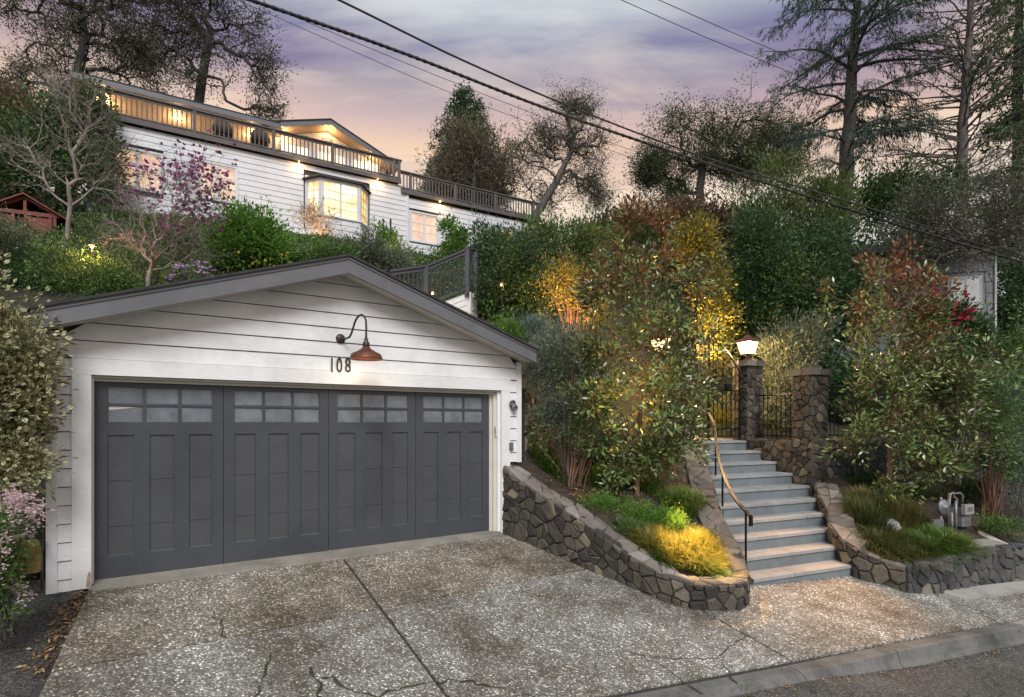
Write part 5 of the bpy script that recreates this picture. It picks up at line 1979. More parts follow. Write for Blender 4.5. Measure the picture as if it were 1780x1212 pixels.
# neighbour's shingled house at the right
NG = mat_plain('grey shingle wall', (0.34, 0.34, 0.355), (0.27, 0.27, 0.285), 5, 0.8, 30, 0.3, (1, 1, .3), objvar=0.12)
n0 = at(1728, 600, 17.5)
NBR = thing('neighbour_house', 'grey shingled house with a white window behind the right magnolia', 'house', (n0[0], n0[1], 2.0))
na = math.radians(-14)
def nf(a, b, z):
    return np.array([n0[0] + a * math.cos(na) - b * math.sin(na), n0[1] + a * math.sin(na) + b * math.cos(na), z])
MB().box(nf, -4.5, 0, 0.03, 5, 1.2, 7.2).build('wall', NG, NBR)
rg = np.random.default_rng(77)
def Zp(y):
    return CAMH + (HZ - y) / FPX * 17.4
wa, wb, wz0, wz1 = -1.18, -0.42, Zp(560), Zp(482)
zz = Zp(640)
while zz < 7.0:
    a = 0.0
    while a > -2.3:
        w_ = rg.uniform(0.14, 0.26)
        if not (a > wa - .1 and a - w_ < wb + .1 and zz + .33 > wz0 - .1 and zz < wz1 + .1):
            z_ = zz + rg.uniform(-.006, .006)
            MB().hexa([nf(a - w_ + .006, 0.0, z_), nf(a - .003, 0.0, z_), nf(a - .003, 0.03, z_), nf(a - w_ + .006, 0.03, z_),
                       nf(a - w_ + .006, 0.02, z_ + .345), nf(a - .003, 0.02, z_ + .345), nf(a - .003, 0.03, z_ + .345), nf(a - w_ + .006, 0.03, z_ + .345)]).build('shingle', NG, NBR)
        a -= w_
    zz += 0.345
wn = MB().box(nf, wa - .1, wb + .1, -.03, 0.025, wz0 - .02, wz1 + .1).build('window', M['white_house'], NBR)
MB().box(nf, wa - .16, wb + .16, -.07, 0.02, wz0 - .1, wz0 - .021).build('sill', M['white_house'], wn)
for a, b in ((wa, (wa + wb) / 2 - .03), ((wa + wb) / 2 + .03, wb)):
    MB().box(nf, a, b, -.04, -.031, wz0 + .05, wz1).build('pane', mat_emit('pale blind', (0.75, 0.75, 0.72), 0.12, (0.55, 0.56, 0.56)), wn)
MB().tube([nf(0.02, -.03, 1.4), nf(0.02, -.03, 7.2)], 0.035, 6).build('downpipe', M['white_house'], NBR)
MB().box(nf, -4.8, 0.4, -0.45, 5.2, 7.2, 7.4).build('roof', M['shingle'], NBR)
# ------------------------------------------------------------------ plants: generators


def leaf_object(name, P, D, Nn, size, width, mat, parent, rnd, fold=0.25, kind=None):
    """one mesh of folded two-triangle leaves; P base, D direction, Nn face normal, size per leaf"""
    n = len(P)
    D = D / (np.linalg.norm(D, axis=1, keepdims=True) + 1e-9)
    B = np.cross(D, Nn)
    B /= np.linalg.norm(B, axis=1, keepdims=True) + 1e-9
    Nq = np.cross(B, D)
    s = np.asarray(size)[:, None] if np.ndim(size) else np.full((n, 1), size)
    w = width * 0.5
    V = np.empty((n, 4, 3))
    V[:, 0] = P
    V[:, 1] = P + s * (0.5 * D + w * B + fold * w * Nq)
    V[:, 2] = P + s * D
    V[:, 3] = P + s * (0.5 * D - w * B + fold * w * Nq)
    idx = np.arange(n)[:, None] * 4
    T = np.concatenate([idx + np.array([0, 1, 2]), idx + np.array([0, 2, 3])], 1).reshape(-1, 3)
    o = tri_object(name, V.reshape(-1, 3), T, np.repeat(rnd, 2), mat, parent, kind)
    a = o.data.attributes.new('edge', 'FLOAT', 'POINT')
    a.data.foreach_set('value', np.tile(np.array([0, 1, 0, 1], np.float32), n))
    return o


def tri_object(name, V, T, face_rnd, mat, parent, kind=None):
    me = bpy.data.meshes.new(name)
    me.vertices.add(len(V))
    me.vertices.foreach_set('co', V.astype(np.float32).ravel())
    nf_ = len(T)
    me.loops.add(nf_ * 3)
    me.loops.foreach_set('vertex_index', T.astype(np.int32).ravel())
    me.polygons.add(nf_)
    me.polygons.foreach_set('loop_start', np.arange(nf_, dtype=np.int32) * 3)
    me.polygons.foreach_set('loop_total', np.full(nf_, 3, np.int32))
    a = me.attributes.new('rnd', 'FLOAT', 'FACE')
    a.data.foreach_set('value', np.clip(face_rnd, 0, 1).astype(np.float32))
    me.materials.append(mat)
    me.update()
    me.validate()
    o = bpy.data.objects.new(name, me)
    if kind:
        o['kind'] = kind
    return link(o, parent)


def unit(rg, n):
    v = rg.normal(size=(n, 3))
    return v / np.linalg.norm(v, axis=1, keepdims=True)


def sample_blobs(rg, blobs, Y, n, zr=0.8, shell=0.55, lump=0.72):
    """n points in lumps that fill pixel-space ellipsoids (x, y, rx, ry[, dY]) stood at depth Y"""
    B = []
    for b in blobs:
        dy = b[4] if len(b) > 4 else 0.0
        yy = Y + dy
        B.append((*at(b[0], b[1], yy), b[2] * yy / FPX, b[3] * yy / FPX))
    B = np.array(B)
    vol = (B[:, 3] * B[:, 4]) ** 0.85
    # lumps: smaller ellipsoids sitting mostly near the surface of each blob
    nl = max(6 * len(B), n // 16)
    kb = rg.choice(len(B), nl, p=vol / vol.sum())
    uc = unit(rg, nl)
    rc = np.where(rg.random(nl) < shell, rg.uniform(0.6, 0.86, nl), 0.7 * rg.random(nl) ** (1 / 3))[:, None]
    fr_ = rg.uniform(0.2, 0.44, nl)[:, None]
    k = rg.integers(nl, size=n)
    u = unit(rg, n)
    r = np.where(rg.random(n) < 0.6, rg.uniform(0.75, 1.05, n), rg.random(n) ** (1 / 3))[:, None]
    rad = np.stack([B[:, 3], zr * 0.5 * (B[:, 3] + B[:, 4]), B[:, 4]], 1)[kb[k]]
    q = uc[k] * rc[k] + u * r * fr_[k]
    free = rg.random(n) > lump                     # some fill the blob evenly
    q2 = unit(rg, n) * (rg.random(n) ** (1 / 3) * 0.92)[:, None]
    q = np.where(free[:, None], q2, q)
    P = B[kb[k], :3] + q * rad
    o = (u * 0.6 + uc[k] * 0.5 + q * 0.4) / rad
    return P, o / (np.linalg.norm(o, axis=1, keepdims=True) + 1e-9)


def clump_leaves(rg, C, O, per, spread, size, up=0.3, hang=0.0, jitter=0.6, var=0.35):
    """leaves round clump centres C with outward directions O"""
    n = len(C) * per
    k = np.repeat(np.arange(len(C)), per)
    off = rg.normal(size=(n, 3)) * spread * 0.5
    P = C[k] + off
    D = O[k] * 0.6 + off / (np.linalg.norm(off, axis=1, keepdims=True) + 1e-6) * 0.8 + rg.normal(size=(n, 3)) * jitter * 0.5
    D[:, 2] += up - hang
    Nn = O[k] * 0.5 + rg.normal(size=(n, 3)) * 0.6 + np.array([0, 0, 0.6])
    s = size * rg.uniform(1 - var, 1 + var, n)
    cl = rg.random(len(C))
    rnd = np.clip(0.55 * cl[k] + 0.45 * rg.random(n), 0, 1)
    return P, D, Nn, s, rnd


def tubes_mesh(name, segs, mat, parent, k=5):
    """segs: list of (points, radii): all limbs of one plant in one mesh"""
    m = MB()
    for pts, rad in segs:
        m.tube(pts, list(rad), k if max(rad) > 0.02 else (4 if max(rad) > 0.008 else 3), cap=False)
    me = mesh_from(name, m.v, m.f, mat, True)
    return link(bpy.data.objects.new(name, me), parent)


def skeleton(rg, trunk, targets, rtip, rexp=2.3, wig=0.12, bias=0.35, rmax=None):
    """grow limbs from a trunk polyline to reach every target; pipe-model radii. returns segs, tips(pos, dir)"""
    nodes = []
    par = []
    for i in range(len(trunk) - 1):
        m = max(2, int(np.linalg.norm(trunk[i + 1] - trunk[i]) / 0.25))
        for j in range(m):
            nodes.append(trunk[i] + (trunk[i + 1] - trunk[i]) * j / m)
            par.append(len(nodes) - 2)
    nodes.append(trunk[-1])
    par.append(len(nodes) - 2)
    nt_ = len(nodes)
    plen = [0.0]
    for i in range(1, nt_):
        plen.append(plen[-1] + np.linalg.norm(nodes[i] - nodes[i - 1]))
    plen = [p * 0.3 for p in plen]
    low = max(1, int(nt_ * 0.35))
    N_ = np.zeros((nt_ + len(targets) * 2, 3))
    N_[:nt_] = nodes
    PL = np.full(len(N_), 1e9)
    PL[:nt_] = plen
    PL[:low] = 1e9
    cnt = nt_
    d0 = np.array([np.min(np.linalg.norm(np.array(nodes) - t, axis=1)) for t in targets])
    tipn = []
    for ti in np.argsort(d0):
        t = targets[ti]
        d = np.linalg.norm(N_[:cnt] - t, axis=1)
        j = int(np.argmin(d + bias * PL[:cnt]))
        L_ = d[j]
        # a bent middle node gives the limb a crook
        mid = N_[j] * 0.45 + t * 0.55 + rg.normal(size=3) * L_ * wig + np.array([0, 0, L_ * 0.06])
        N_[cnt] = mid
        PL[cnt] = PL[j] + L_ * 0.5
        par.append(j)
        N_[cnt + 1] = t
        PL[cnt + 1] = PL[j] + L_
        par.append(cnt)
        tipn.append(cnt + 1)
        cnt += 2
    N_ = N_[:cnt]
    flow = np.zeros(cnt)
    kids = np.zeros(cnt, int)
    for i in range(1, cnt):
        kids[par[i]] += 1
    flow[kids == 0] = 1.0
    for i in range(cnt - 1, 0, -1):
        flow[par[i]] += flow[i]
    R = rtip * np.maximum(flow, 1) ** (1 / rexp)
    if rmax:
        R = R * min(1.0, rmax / R[0]) if R[0] > rmax else R
    segs = []
    tr = [N_[i] for i in range(nt_)]
    segs.append((tr, [R[0] * 1.25] + [R[i] for i in range(1, nt_)]))
    for i in range(nt_, cnt, 2):
        j = par[i]
        a, b, c = N_[j], N_[i], N_[i + 1]
        r0 = min(R[j], R[i] * 1.15)
        pts = [a]
        for t in (0.33, 0.66):
            pts.append(a + (b - a) * t + rg.normal(size=3) * wig * 0.25 * np.linalg.norm(b - a))
        pts.append(b)
        for t in (0.33, 0.66):
            pts.append(b + (c - b) * t + rg.normal(size=3) * wig * 0.25 * np.linalg.norm(c - b))
        pts.append(c)
        rr = np.concatenate([np.linspace(r0, R[i], 4), np.linspace(R[i], R[i + 1], 4)[1:]])
        segs.append((pts, rr))
    tips = [(N_[i], N_[i] - N_[par[i]]) for i in tipn]
    return segs, tips


def twigs(rg, tips, n, length, r, droop=0.0, spread=0.8):
    segs = []
    ends = []
    for p, d in tips:
        d = d / (np.linalg.norm(d) + 1e-9)
        for _ in range(n):
            v = d * 0.7 + rg.normal(size=3) * spread * 0.5
            v /= np.linalg.norm(v)
            L_ = length * rg.uniform(0.5, 1.3)
            a = p + v * L_ * 0.5 + rg.normal(size=3) * L_ * 0.08
            b = p + v * L_ + np.array([0, 0, -droop * L_]) + rg.normal(size=3) * L_ * 0.08
            segs.append(([p, a, b], [r, r * 0.7, r * 0.4]))
            ends.append((b, b - a))
    return segs, ends


BARK = mat_plain('grey bark', (0.10, 0.085, 0.07), (0.05, 0.043, 0.036), 14, 0.9, 40, 0.9, (1, 1, .35))
BARK_PALE = mat_plain('pale smooth bark', (0.30, 0.25, 0.215), (0.17, 0.14, 0.12), 9, 0.8, 30, 0.5, (1, 1, .4))
BARK_TWIG = mat_plain('grey twig bark', (0.16, 0.14, 0.125), (0.085, 0.075, 0.068), 9, 0.85, 30, 0.4, (1, 1, .4))
BARK_RED = mat_plain('reddish cane bark', (0.21, 0.115, 0.075), (0.12, 0.07, 0.05), 9, 0.8, 30, 0.4, (1, 1, .4))
BARK_DARK = mat_plain('dark oak bark', (0.06, 0.055, 0.05), (0.03, 0.028, 0.025), 12, 0.95, 40, 0.9, (1, 1, .4))


def G(*cols):
    n = len(cols)
    k = 1.85 if max(max(c) for c in cols) < 0.24 else 1.25
    return [(i / (n - 1), tuple(min(.8, x * k) for x in c)) for i, c in enumerate(cols)]


LEAF = {
    'dark': mat_leaf('dark evergreen leaf', G((0.010, 0.022, 0.010), (0.022, 0.045, 0.017), (0.035, 0.068, 0.024), (0.055, 0.10, 0.032))),
    'mid': mat_leaf('mid green leaf', G((0.020, 0.040, 0.012), (0.042, 0.08, 0.020), (0.07, 0.12, 0.030), (0.11, 0.17, 0.045))),
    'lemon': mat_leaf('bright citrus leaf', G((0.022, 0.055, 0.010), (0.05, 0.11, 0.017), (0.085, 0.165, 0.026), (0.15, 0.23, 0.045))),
    'olive': mat_leaf('olive grey leaf', G((0.035, 0.045, 0.028), (0.065, 0.078, 0.048), (0.10, 0.115, 0.075), (0.16, 0.17, 0.12))),
    'silver': mat_leaf('silver leaf', G((0.05, 0.065, 0.05), (0.10, 0.125, 0.095), (0.16, 0.19, 0.15), (0.23, 0.26, 0.21))),
    'blue': mat_leaf('blue grey leaf', G((0.04, 0.07, 0.06), (0.08, 0.125, 0.11), (0.13, 0.19, 0.165), (0.2, 0.27, 0.24))),
    'oak': mat_leaf('live oak leaf', G((0.020, 0.024, 0.014), (0.036, 0.042, 0.022), (0.06, 0.062, 0.03), (0.085, 0.085, 0.045))),
    'oakg': mat_leaf('green oak leaf', G((0.020, 0.028, 0.014), (0.038, 0.05, 0.022), (0.062, 0.074, 0.032), (0.09, 0.10, 0.048))),
    'oak_brown': mat_leaf('brown oak leaf', G((0.035, 0.028, 0.018), (0.06, 0.05, 0.03), (0.09, 0.075, 0.042), (0.12, 0.10, 0.055))),
    'magnolia': mat_leaf('magnolia leaf', G((0.030, 0.055, 0.018), (0.07, 0.11, 0.03), (0.12, 0.17, 0.05), (0.195, 0.23, 0.08)), (0.11, 0.088, 0.042), 0.2, 0.26, 0.8),
    'rust': mat_leaf('rusty magnolia leaf', G((0.08, 0.032, 0.018), (0.14, 0.055, 0.026), (0.22, 0.09, 0.04), (0.09, 0.10, 0.03)), (0.19, 0.095, 0.045), 0.2, 0.4),
    'varieg': mat_leaf('variegated leaf', G((0.05, 0.075, 0.03), (0.10, 0.12, 0.05), (0.17, 0.16, 0.075), (0.30, 0.26, 0.13), (0.44, 0.38, 0.20), (0.24, 0.12, 0.05)), None, 0.2, 0.35),
    'needle': mat_leaf('redwood needle', G((0.012, 0.030, 0.015), (0.026, 0.056, 0.024), (0.042, 0.082, 0.034), (0.07, 0.11, 0.045))),
    'cedar': mat_leaf('cedar needle', G((0.012, 0.026, 0.022), (0.022, 0.044, 0.034), (0.036, 0.062, 0.046), (0.06, 0.09, 0.062))),
    'pine': mat_leaf('yellow green needle', G((0.022, 0.035, 0.012), (0.045, 0.065, 0.018), (0.075, 0.095, 0.025), (0.12, 0.13, 0.035))),
    'redtip': mat_leaf('red brown leaf', G((0.045, 0.02, 0.018), (0.08, 0.035, 0.028), (0.06, 0.06, 0.025), (0.12, 0.055, 0.04))),
    'pinkfl': mat_leaf('magenta petal', G((0.12, 0.022, 0.085), (0.22, 0.05, 0.16), (0.34, 0.12, 0.27), (0.55, 0.36, 0.47)), None, 0.35, 0.5),
    'palefl': mat_leaf('pale pink petal', G((0.40, 0.24, 0.25), (0.55, 0.38, 0.40), (0.66, 0.52, 0.53), (0.72, 0.64, 0.62)), None, 0.3, 0.5),
    'daisy': mat_leaf('violet daisy petal', G((0.28, 0.12, 0.36), (0.42, 0.22, 0.50), (0.56, 0.4, 0.62), (0.62, 0.55, 0.66)), None, 0.3, 0.5),
    'grass': mat_leaf('mondo grass', G((0.020, 0.045, 0.010), (0.045, 0.085, 0.016), (0.08, 0.125, 0.024), (0.14, 0.17, 0.04)), None, 0.3, 0.45),
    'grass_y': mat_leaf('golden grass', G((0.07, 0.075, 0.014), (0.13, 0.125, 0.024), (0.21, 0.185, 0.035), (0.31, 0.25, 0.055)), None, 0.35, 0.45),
    'grass_b': mat_leaf('tawny grass', G((0.028, 0.048, 0.014), (0.05, 0.07, 0.02), (0.09, 0.085, 0.028), (0.17, 0.115, 0.04)), None, 0.3, 0.5),
    'litter': mat_leaf('fallen leaf', G((0.06, 0.03, 0.018), (0.13, 0.07, 0.035), (0.24, 0.14, 0.06), (0.36, 0.27, 0.14)), None, 0.1, 0.6),
    'fruit': mat_plain('lemon skin', (0.62, 0.45, 0.04), (0.5, 0.38, 0.03), 5, 0.4),
    'red': mat_leaf('red camellia', G((0.22, 0.012, 0.03), (0.35, 0.03, 0.06), (0.45, 0.08, 0.11)), None, 0.25, 0.5),
}


def mat_variegated():
    m, nt, out = nodes_of('cream edged leaf')
    a1 = nt.nodes.new('ShaderNodeAttribute')
    a1.attribute_name = 'edge'
    a2 = nt.nodes.new('ShaderNodeAttribute')
    a2.attribute_name = 'rnd'
    green = rampn(nt, a2.outputs['Fac'], [(0.0, (0.05, 0.08, 0.035)), (0.5, (0.11, 0.15, 0.07)), (0.9, (0.18, 0.22, 0.10)), (1.0, (0.30, 0.17, 0.06))])
    cream = rampn(nt, a2.outputs['Fac'], [(0.0, (0.26, 0.24, 0.115)), (0.5, (0.48, 0.42, 0.215)), (0.9, (0.64, 0.55, 0.32)), (1.0, (0.45, 0.24, 0.08))])
    f = rampn(nt, a1.outputs['Fac'], [(0.22, (0, 0, 0)), (0.36, (1, 1, 1))])
    col = mixn(nt, f, green, cream)
    b = finish(nt, out, col, 0.4, None)
    return m


LEAF['varieg'] = mat_variegated()


def plant(name, label, cat_, blobs, Y, leaf, n_clump, per, spread, size, width=0.45, base=None, stems=None, bark=None, seed=1, group=None,
          zr=0.8, shell=0.6, up=0.3, hang=0.0, stem_r=0.012, stem_n=None, leaf2=None, frac2=0.0, top2=False, tip_r=0.003, var=0.5, hf=None, stem_tip=0.6):
    """shrub: leaf clumps in the volume of blobs, carried by stems from the base"""
    rg = np.random.default_rng(seed)
    C, O = sample_blobs(rg, blobs, Y, n_clump, zr, shell)
    sp = rg.random(len(C)) < 0.07                      # stray shoots
    C[sp] += (O[sp] + np.array([0, 0, .7])) * (Y * 0.02 * rg.uniform(.3, 1.0, (sp.sum(), 1)))
    if base is None:
        b0 = blobs[0]
        base = (b0[0], b0[1] + b0[3])
    bp = at(base[0], base[1], base[2] if len(base) > 2 else Y)
    if bp[1] > 7:
        bp[2] = ground_z(bp[0], bp[1])
    root = thing(name, label, cat_, bp, group)
    stem_n = stem_n if stem_n is not None else 14
    segs = []
    for i in range(stem_n):
        t = C[rg.integers(len(C))]
        s0 = bp + rg.normal(size=3) * np.array([.06, .06, 0]) - np.array([0, 0, .08])
        m1 = s0 + (t - s0) * 0.45 + np.array([0, 0, 0.12 * np.linalg.norm(t - s0)]) + rg.normal(size=3) * .04
        segs.append(([s0, s0 + (m1 - s0) * .5 + rg.normal(size=3) * .015, m1, t], [stem_r, stem_r * .85, stem_r * .6, tip_r]))
    tubes_mesh('stem', segs, bark or BARK, root)
    sel = np.zeros(len(C), bool)
    if leaf2 is not None:
        if top2:
            zc_ = C[:, 2]
            lim_ = np.quantile(zc_, 1 - frac2)
            sel = (zc_ + rg.normal(size=len(C)) * 0.12 * (zc_.max() - zc_.min())) > lim_
        else:
            sel = rg.random(len(C)) < frac2
    for s_, lf, nm in ((~sel, leaf, 'foliage'), (sel, leaf2, 'young_foliage')):
        if s_.sum():
            P, D, Nn, s, rnd = clump_leaves(rg, C[s_], O[s_], per, spread, size, up, hang, var=var)
            leaf_object(nm, P, D, Nn, s, width, LEAF[lf], root, rnd)
    return root


def flowers(root, rg, P, size, petals, mat, name='blossom', up=0.6):
    """little whorls of petals at P, one mesh per plant"""
    n = len(P) * petals
    k = np.repeat(np.arange(len(P)), petals)
    D = unit(rg, n)
    D[:, 2] = np.abs(D[:, 2]) * up + up * 0.4
    Nn = unit(rg, n)
    rnd = np.clip(0.6 * rg.random(len(P))[k] + 0.4 * rg.random(n), 0, 1)
    o = leaf_object(name, P[k], D, Nn, size * rg.uniform(.7, 1.2, n), 0.6, mat, root, rnd, 0.5)
    o['kind'] = 'stuff'
    return o


def tree(name, label, trunk_px, blobs, Y, leaf, n_t, per, spread, size, width=0.45, seed=1, rtip=0.008, rmax=0.25, bark=None, group=None, zr=0.8, wig=0.14,
         twn=2, twl=0.35, bias=0.35, up=0.15, hang=0.0, leaf2=None, frac2=0.0, droop=0.0, shell=0.5, cat_='tree', leaf_keep=1.0, top2=False, twr=None, gap=None):
    rg = np.random.default_rng(seed)
    tr = [at(*p) if len(p) == 3 else at(p[0], p[1], Y) for p in trunk_px]
    T, O = sample_blobs(rg, blobs, Y, n_t, zr, shell)
    sp = rg.random(len(T)) < 0.16                      # shoots that break the outline
    T[sp] += (O[sp] * 0.8 + np.array([0, 0, .5])) * (Y * 0.034 * rg.uniform(.3, 1.0, (sp.sum(), 1)))
    gz_ = ground_z(tr[0][0], tr[0][1])
    if gz_ < tr[0][2] - 0.3:
        tr.insert(0, np.array([tr[0][0], tr[0][1], gz_]))
    root = thing(name, label, cat_, tr[0], group)
    tr[0] = tr[0] - np.array([0, 0, .3])
    segs, tips = skeleton(rg, tr, T, rtip, wig=wig, bias=bias, rmax=rmax)
    tw, ends = twigs(rg, tips, twn, twl, twr or rtip * .7, droop)
    tubes_mesh('trunk', segs + tw, bark or BARK, root, 7)
    if leaf and per:
        E_ = np.array([e[0] for e in ends] + [t[0] for t in tips])
        Dd = np.array([e[1] for e in ends] + [t[1] for t in tips])
        Dd /= np.linalg.norm(Dd, axis=1, keepdims=True) + 1e-9
        keep = rg.random(len(E_)) < leaf_keep
        if gap:                                        # an opening in the crown
            ex, ey = 890 + FPX * E_[:, 0] / E_[:, 1], HZ - FPX * (E_[:, 2] - CAMH) / E_[:, 1]
            keep &= ((ex - gap[0]) ** 2 + (ey - gap[1]) ** 2 > gap[2] ** 2)
        E_, Dd = E_[keep], Dd[keep]
        if leaf2 is not None and top2:
            z_ = E_[:, 2]
            sel = (z_ + rg.normal(size=len(z_)) * .15 * (z_.max() - z_.min())) > np.quantile(z_, 1 - frac2)
        else:
            sel = rg.random(len(E_)) < frac2
        for s_, lf, nm in ((~sel, leaf, 'crown'), (sel, leaf2, 'young_foliage')):
            if lf and s_.sum():
                P, D, Nn, s, rnd = clump_leaves(rg, E_[s_], Dd[s_], per, spread, size, up, hang)
                leaf_object(nm, P, D, Nn, s, width, LEAF[lf], root, rnd)
    return root, [t[0] for t in tips], [e[0] for e in ends]


def grass(name, label, spots, hf, leaf, n, height, lean=0.6, width=0.006, seed=1, radius=0.22, group=None, cat_='grass', leaf2=None):
    """tufts of arching blades; spots: list of (px, py, Y) or world xy"""
    rg = np.random.default_rng(seed)
    W = []
    for p in spots:
        q = at(*p) if len(p) == 3 else np.array([p[0], p[1], 0.0])
        W.append((q[0], q[1]))
    W = np.array(W)
    root = thing(name, label, cat_, (W[0][0], W[0][1], float(hf(W[0][0], W[0][1]))), group)
    k = rg.integers(len(W), size=n)
    ang = rg.uniform(0, 2 * math.pi, n)
    rr = radius * np.sqrt(rg.random(n))
    bx_, by_ = W[k, 0] + rr * np.cos(ang), W[k, 1] + rr * np.sin(ang)
    bz = hf(bx_, by_) - 0.02
    P = np.stack([bx_, by_, bz], 1)
    la = ang + rg.normal(size=n) * 0.7
    ln = lean * (0.3 + rr / radius) * rg.uniform(.5, 1.3, n)
    h = height * rg.uniform(.55, 1.15, n) * (1 - 0.35 * rr / radius)
    out_ = np.stack([np.cos(la), np.sin(la), np.zeros(n)], 1)
    side = np.stack([-np.sin(la), np.cos(la), np.zeros(n)], 1)
    mid = P + out_ * (h * ln * .35)[:, None] + np.array([0, 0, 1]) * (h * .65)[:, None]
    tip = P + out_ * (h * ln)[:, None] + np.array([0, 0, 1]) * (h * (1 - .35 * ln))[:, None]
    w = width * rg.uniform(.7, 1.3, n)[:, None]
    V = np.stack([P - side * w, P + side * w, mid - side * w * .8, mid + side * w * .8, tip], 1)
    i = np.arange(n)[:, None] * 5
    T = np.concatenate([i + np.array([0, 1, 3]), i + np.array([0, 3, 2]), i + np.array([2, 3, 4])], 1).reshape(-1, 3)
    rnd = np.clip(0.5 * rg.random(len(W))[k] + .5 * rg.random(n), 0, 1)
    tri_object('blades', V.reshape(-1, 3), T, np.repeat(rnd, 3), LEAF[leaf], root)
    return root
# ------------------------------------------------------------------ plants: foreground
rgF = np.random.default_rng(99)
plant('hedge', 'clipped hedge of cream-edged variegated leaves left of the garage', 'hedge',
      [(-60, 640, 118, 175), (-14, 740, 98, 120), (2, 650, 66, 120), (-100, 560, 110, 120), (8, 810, 70, 60), (-75, 880, 92, 110), (-230, 740, 150, 250)], 5.1, 'varieg', 1500, 34, 0.15, 0.055, 0.55, base=(20, 985), seed=3, zr=0.7, shell=0.8, up=0.1, stem_n=16)
fs_ = plant('flowering_shrub', 'low shrub with pale pink flower heads by the asphalt path', 'shrub',
            [(6, 925, 60, 70), (0, 1020, 40, 70), (-50, 980, 60, 100)], 4.5, 'mid', 240, 30, 0.10, 0.035, 0.5, base=(0, 1095), seed=5, zr=0.8, stem_n=14)
rg_ = np.random.default_rng(8)
C_, O_ = sample_blobs(rg_, [(6, 905, 64, 66), (0, 1010, 42, 70), (40, 870, 30, 30)], 4.4, 150, 0.9, 1.0)
k_ = np.repeat(np.arange(150), 10)
flowers(fs_, rg_, C_[k_] + rg_.normal(size=(1500, 3)) * 0.022, 0.016, 5, LEAF['palefl'])
yb = at(52, 985, 4.95)
YB = thing('stone_block', 'mossy ochre stone block standing under the variegated hedge', 'stone block', yb)
mo = mat_plain('mossy ochre stone', (0.30, 0.22, 0.07), (0.12, 0.10, 0.04), 9, 0.95, 25, 1.0)
m = MB()
prof = [(0.085, -0.05), (0.085, 0.06), (0.08, 0.14), (0.07, 0.21), (0.05, 0.235)]
m.lathe(yb, prof, 7)
m.build('block', mo, YB)

# left bed
leg = plant('leggy_shrub', 'leggy shrub with bare reddish canes in the left planter', 'shrub',
            [(985, 665, 58, 85), (935, 730, 36, 55), (1040, 700, 36, 90), (950, 640, 40, 60), (1010, 760, 60, 35)], 9.0, 'mid', 330, 26, 0.18, 0.06, 0.42, base=(1000, 850), seed=11, stem_r=0.02, stem_n=18, bark=BARK_RED, leaf2='olive', frac2=0.45)
plant('silver_shrub', 'upright silvery shrub rising beside the garage eave', 'shrub',
      [(975, 620, 48, 66), (935, 640, 32, 50), (1020, 650, 34, 60), (960, 700, 40, 40)], 8.95, 'silver', 360, 30, 0.16, 0.055, 0.28, base=(985, 840, 8.95), seed=12, up=0.8, stem_n=12)
M1, tipsM, endsM = tree('magnolia_tree', 'tall magnolia with rusty leaf backs in the left planter beside the steps',
                        [(1107, 868), (1108, 800), (1112, 720), (1118, 600), (1124, 470)],
                        [(1130, 690, 95, 100), (1080, 590, 70, 80), (1170, 590, 75, 90), (1120, 480, 80, 70), (1186, 680, 38, 85), (1040, 650, 42, 70), (1095, 395, 34, 40), (1150, 390, 26, 30), (1188, 770, 28, 48), (1145, 800, 58, 42), (1075, 775, 46, 36), (1200, 500, 40, 50), (1045, 510, 36, 44), (1070, 830, 26, 16)],
                        8.8, 'magnolia', 260, 20, 0.15, 0.09, 0.4, seed=13, rtip=0.005, rmax=0.055, bark=BARK_RED, zr=0.7, twn=2, twl=0.15, leaf2='rust', frac2=0.07, top2=True, bias=0.25, up=0.35, shell=0.75, gap=(1146, 578, 13))
grass('strap_grass', 'dark tall strappy grass at the foot of the left magnolia', [(1070, 850, 9.1), (1090, 845, 9.3), (1050, 850, 9.3), (1130, 862, 9.0)], BED_L, 'grass', 900, 0.42, 0.8, 0.008, 21, 0.2)
grass('strap_grass', 'dark tall strappy grass leaning against the stone edge of the steps', [(1185, 885, 8.6), (1200, 870, 8.8), (1170, 880, 8.7)], BED_L, 'grass', 1000, 0.45, 0.9, 0.007, 22, 0.2)
for i, (x, y, Y, r_, lb) in enumerate([(1040, 885, 8.35, 36, 'small green cushion plant below the leggy shrub'), (1110, 893, 8.25, 42, 'green cushion plant in front of the magnolia trunk'),
                                       (1090, 925, 7.85, 32, 'low green cushion plant against the planter wall'), (1150, 905, 8.15, 36, 'green cushion plant behind the golden grass')]):
    plant('cushion_plant', lb, 'plant', [(x, y, r_, 20), (x + 10, y + 6, r_ * .8, 16)], Y, 'lemon' if i != 2 else 'mid', 90, 60, 0.12, 0.038, 0.22, base=(x, y + 16), seed=30 + i, stem_n=4, up=0.5, group='cushion plants in the left planter')
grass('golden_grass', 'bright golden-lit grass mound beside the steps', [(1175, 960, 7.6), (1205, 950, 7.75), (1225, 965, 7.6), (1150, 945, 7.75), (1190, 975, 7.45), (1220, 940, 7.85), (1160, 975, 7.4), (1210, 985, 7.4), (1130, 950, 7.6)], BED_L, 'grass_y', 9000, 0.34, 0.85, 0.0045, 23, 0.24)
grass('green_grass', 'dark green grass tuft in the round nose of the planter wall', [(1225, 1000, 7.2), (1215, 992, 7.28), (1236, 996, 7.26)], BED_L, 'grass', 2600, 0.27, 0.8, 0.0045, 24, 0.16)
grass('green_grass', 'dark green grass tuft spilling over the sloping planter wall', [(1140, 965, 7.35), (1155, 978, 7.2), (1120, 950, 7.5)], BED_L, 'grass', 2200, 0.24, 0.85, 0.0045, 25, 0.15)

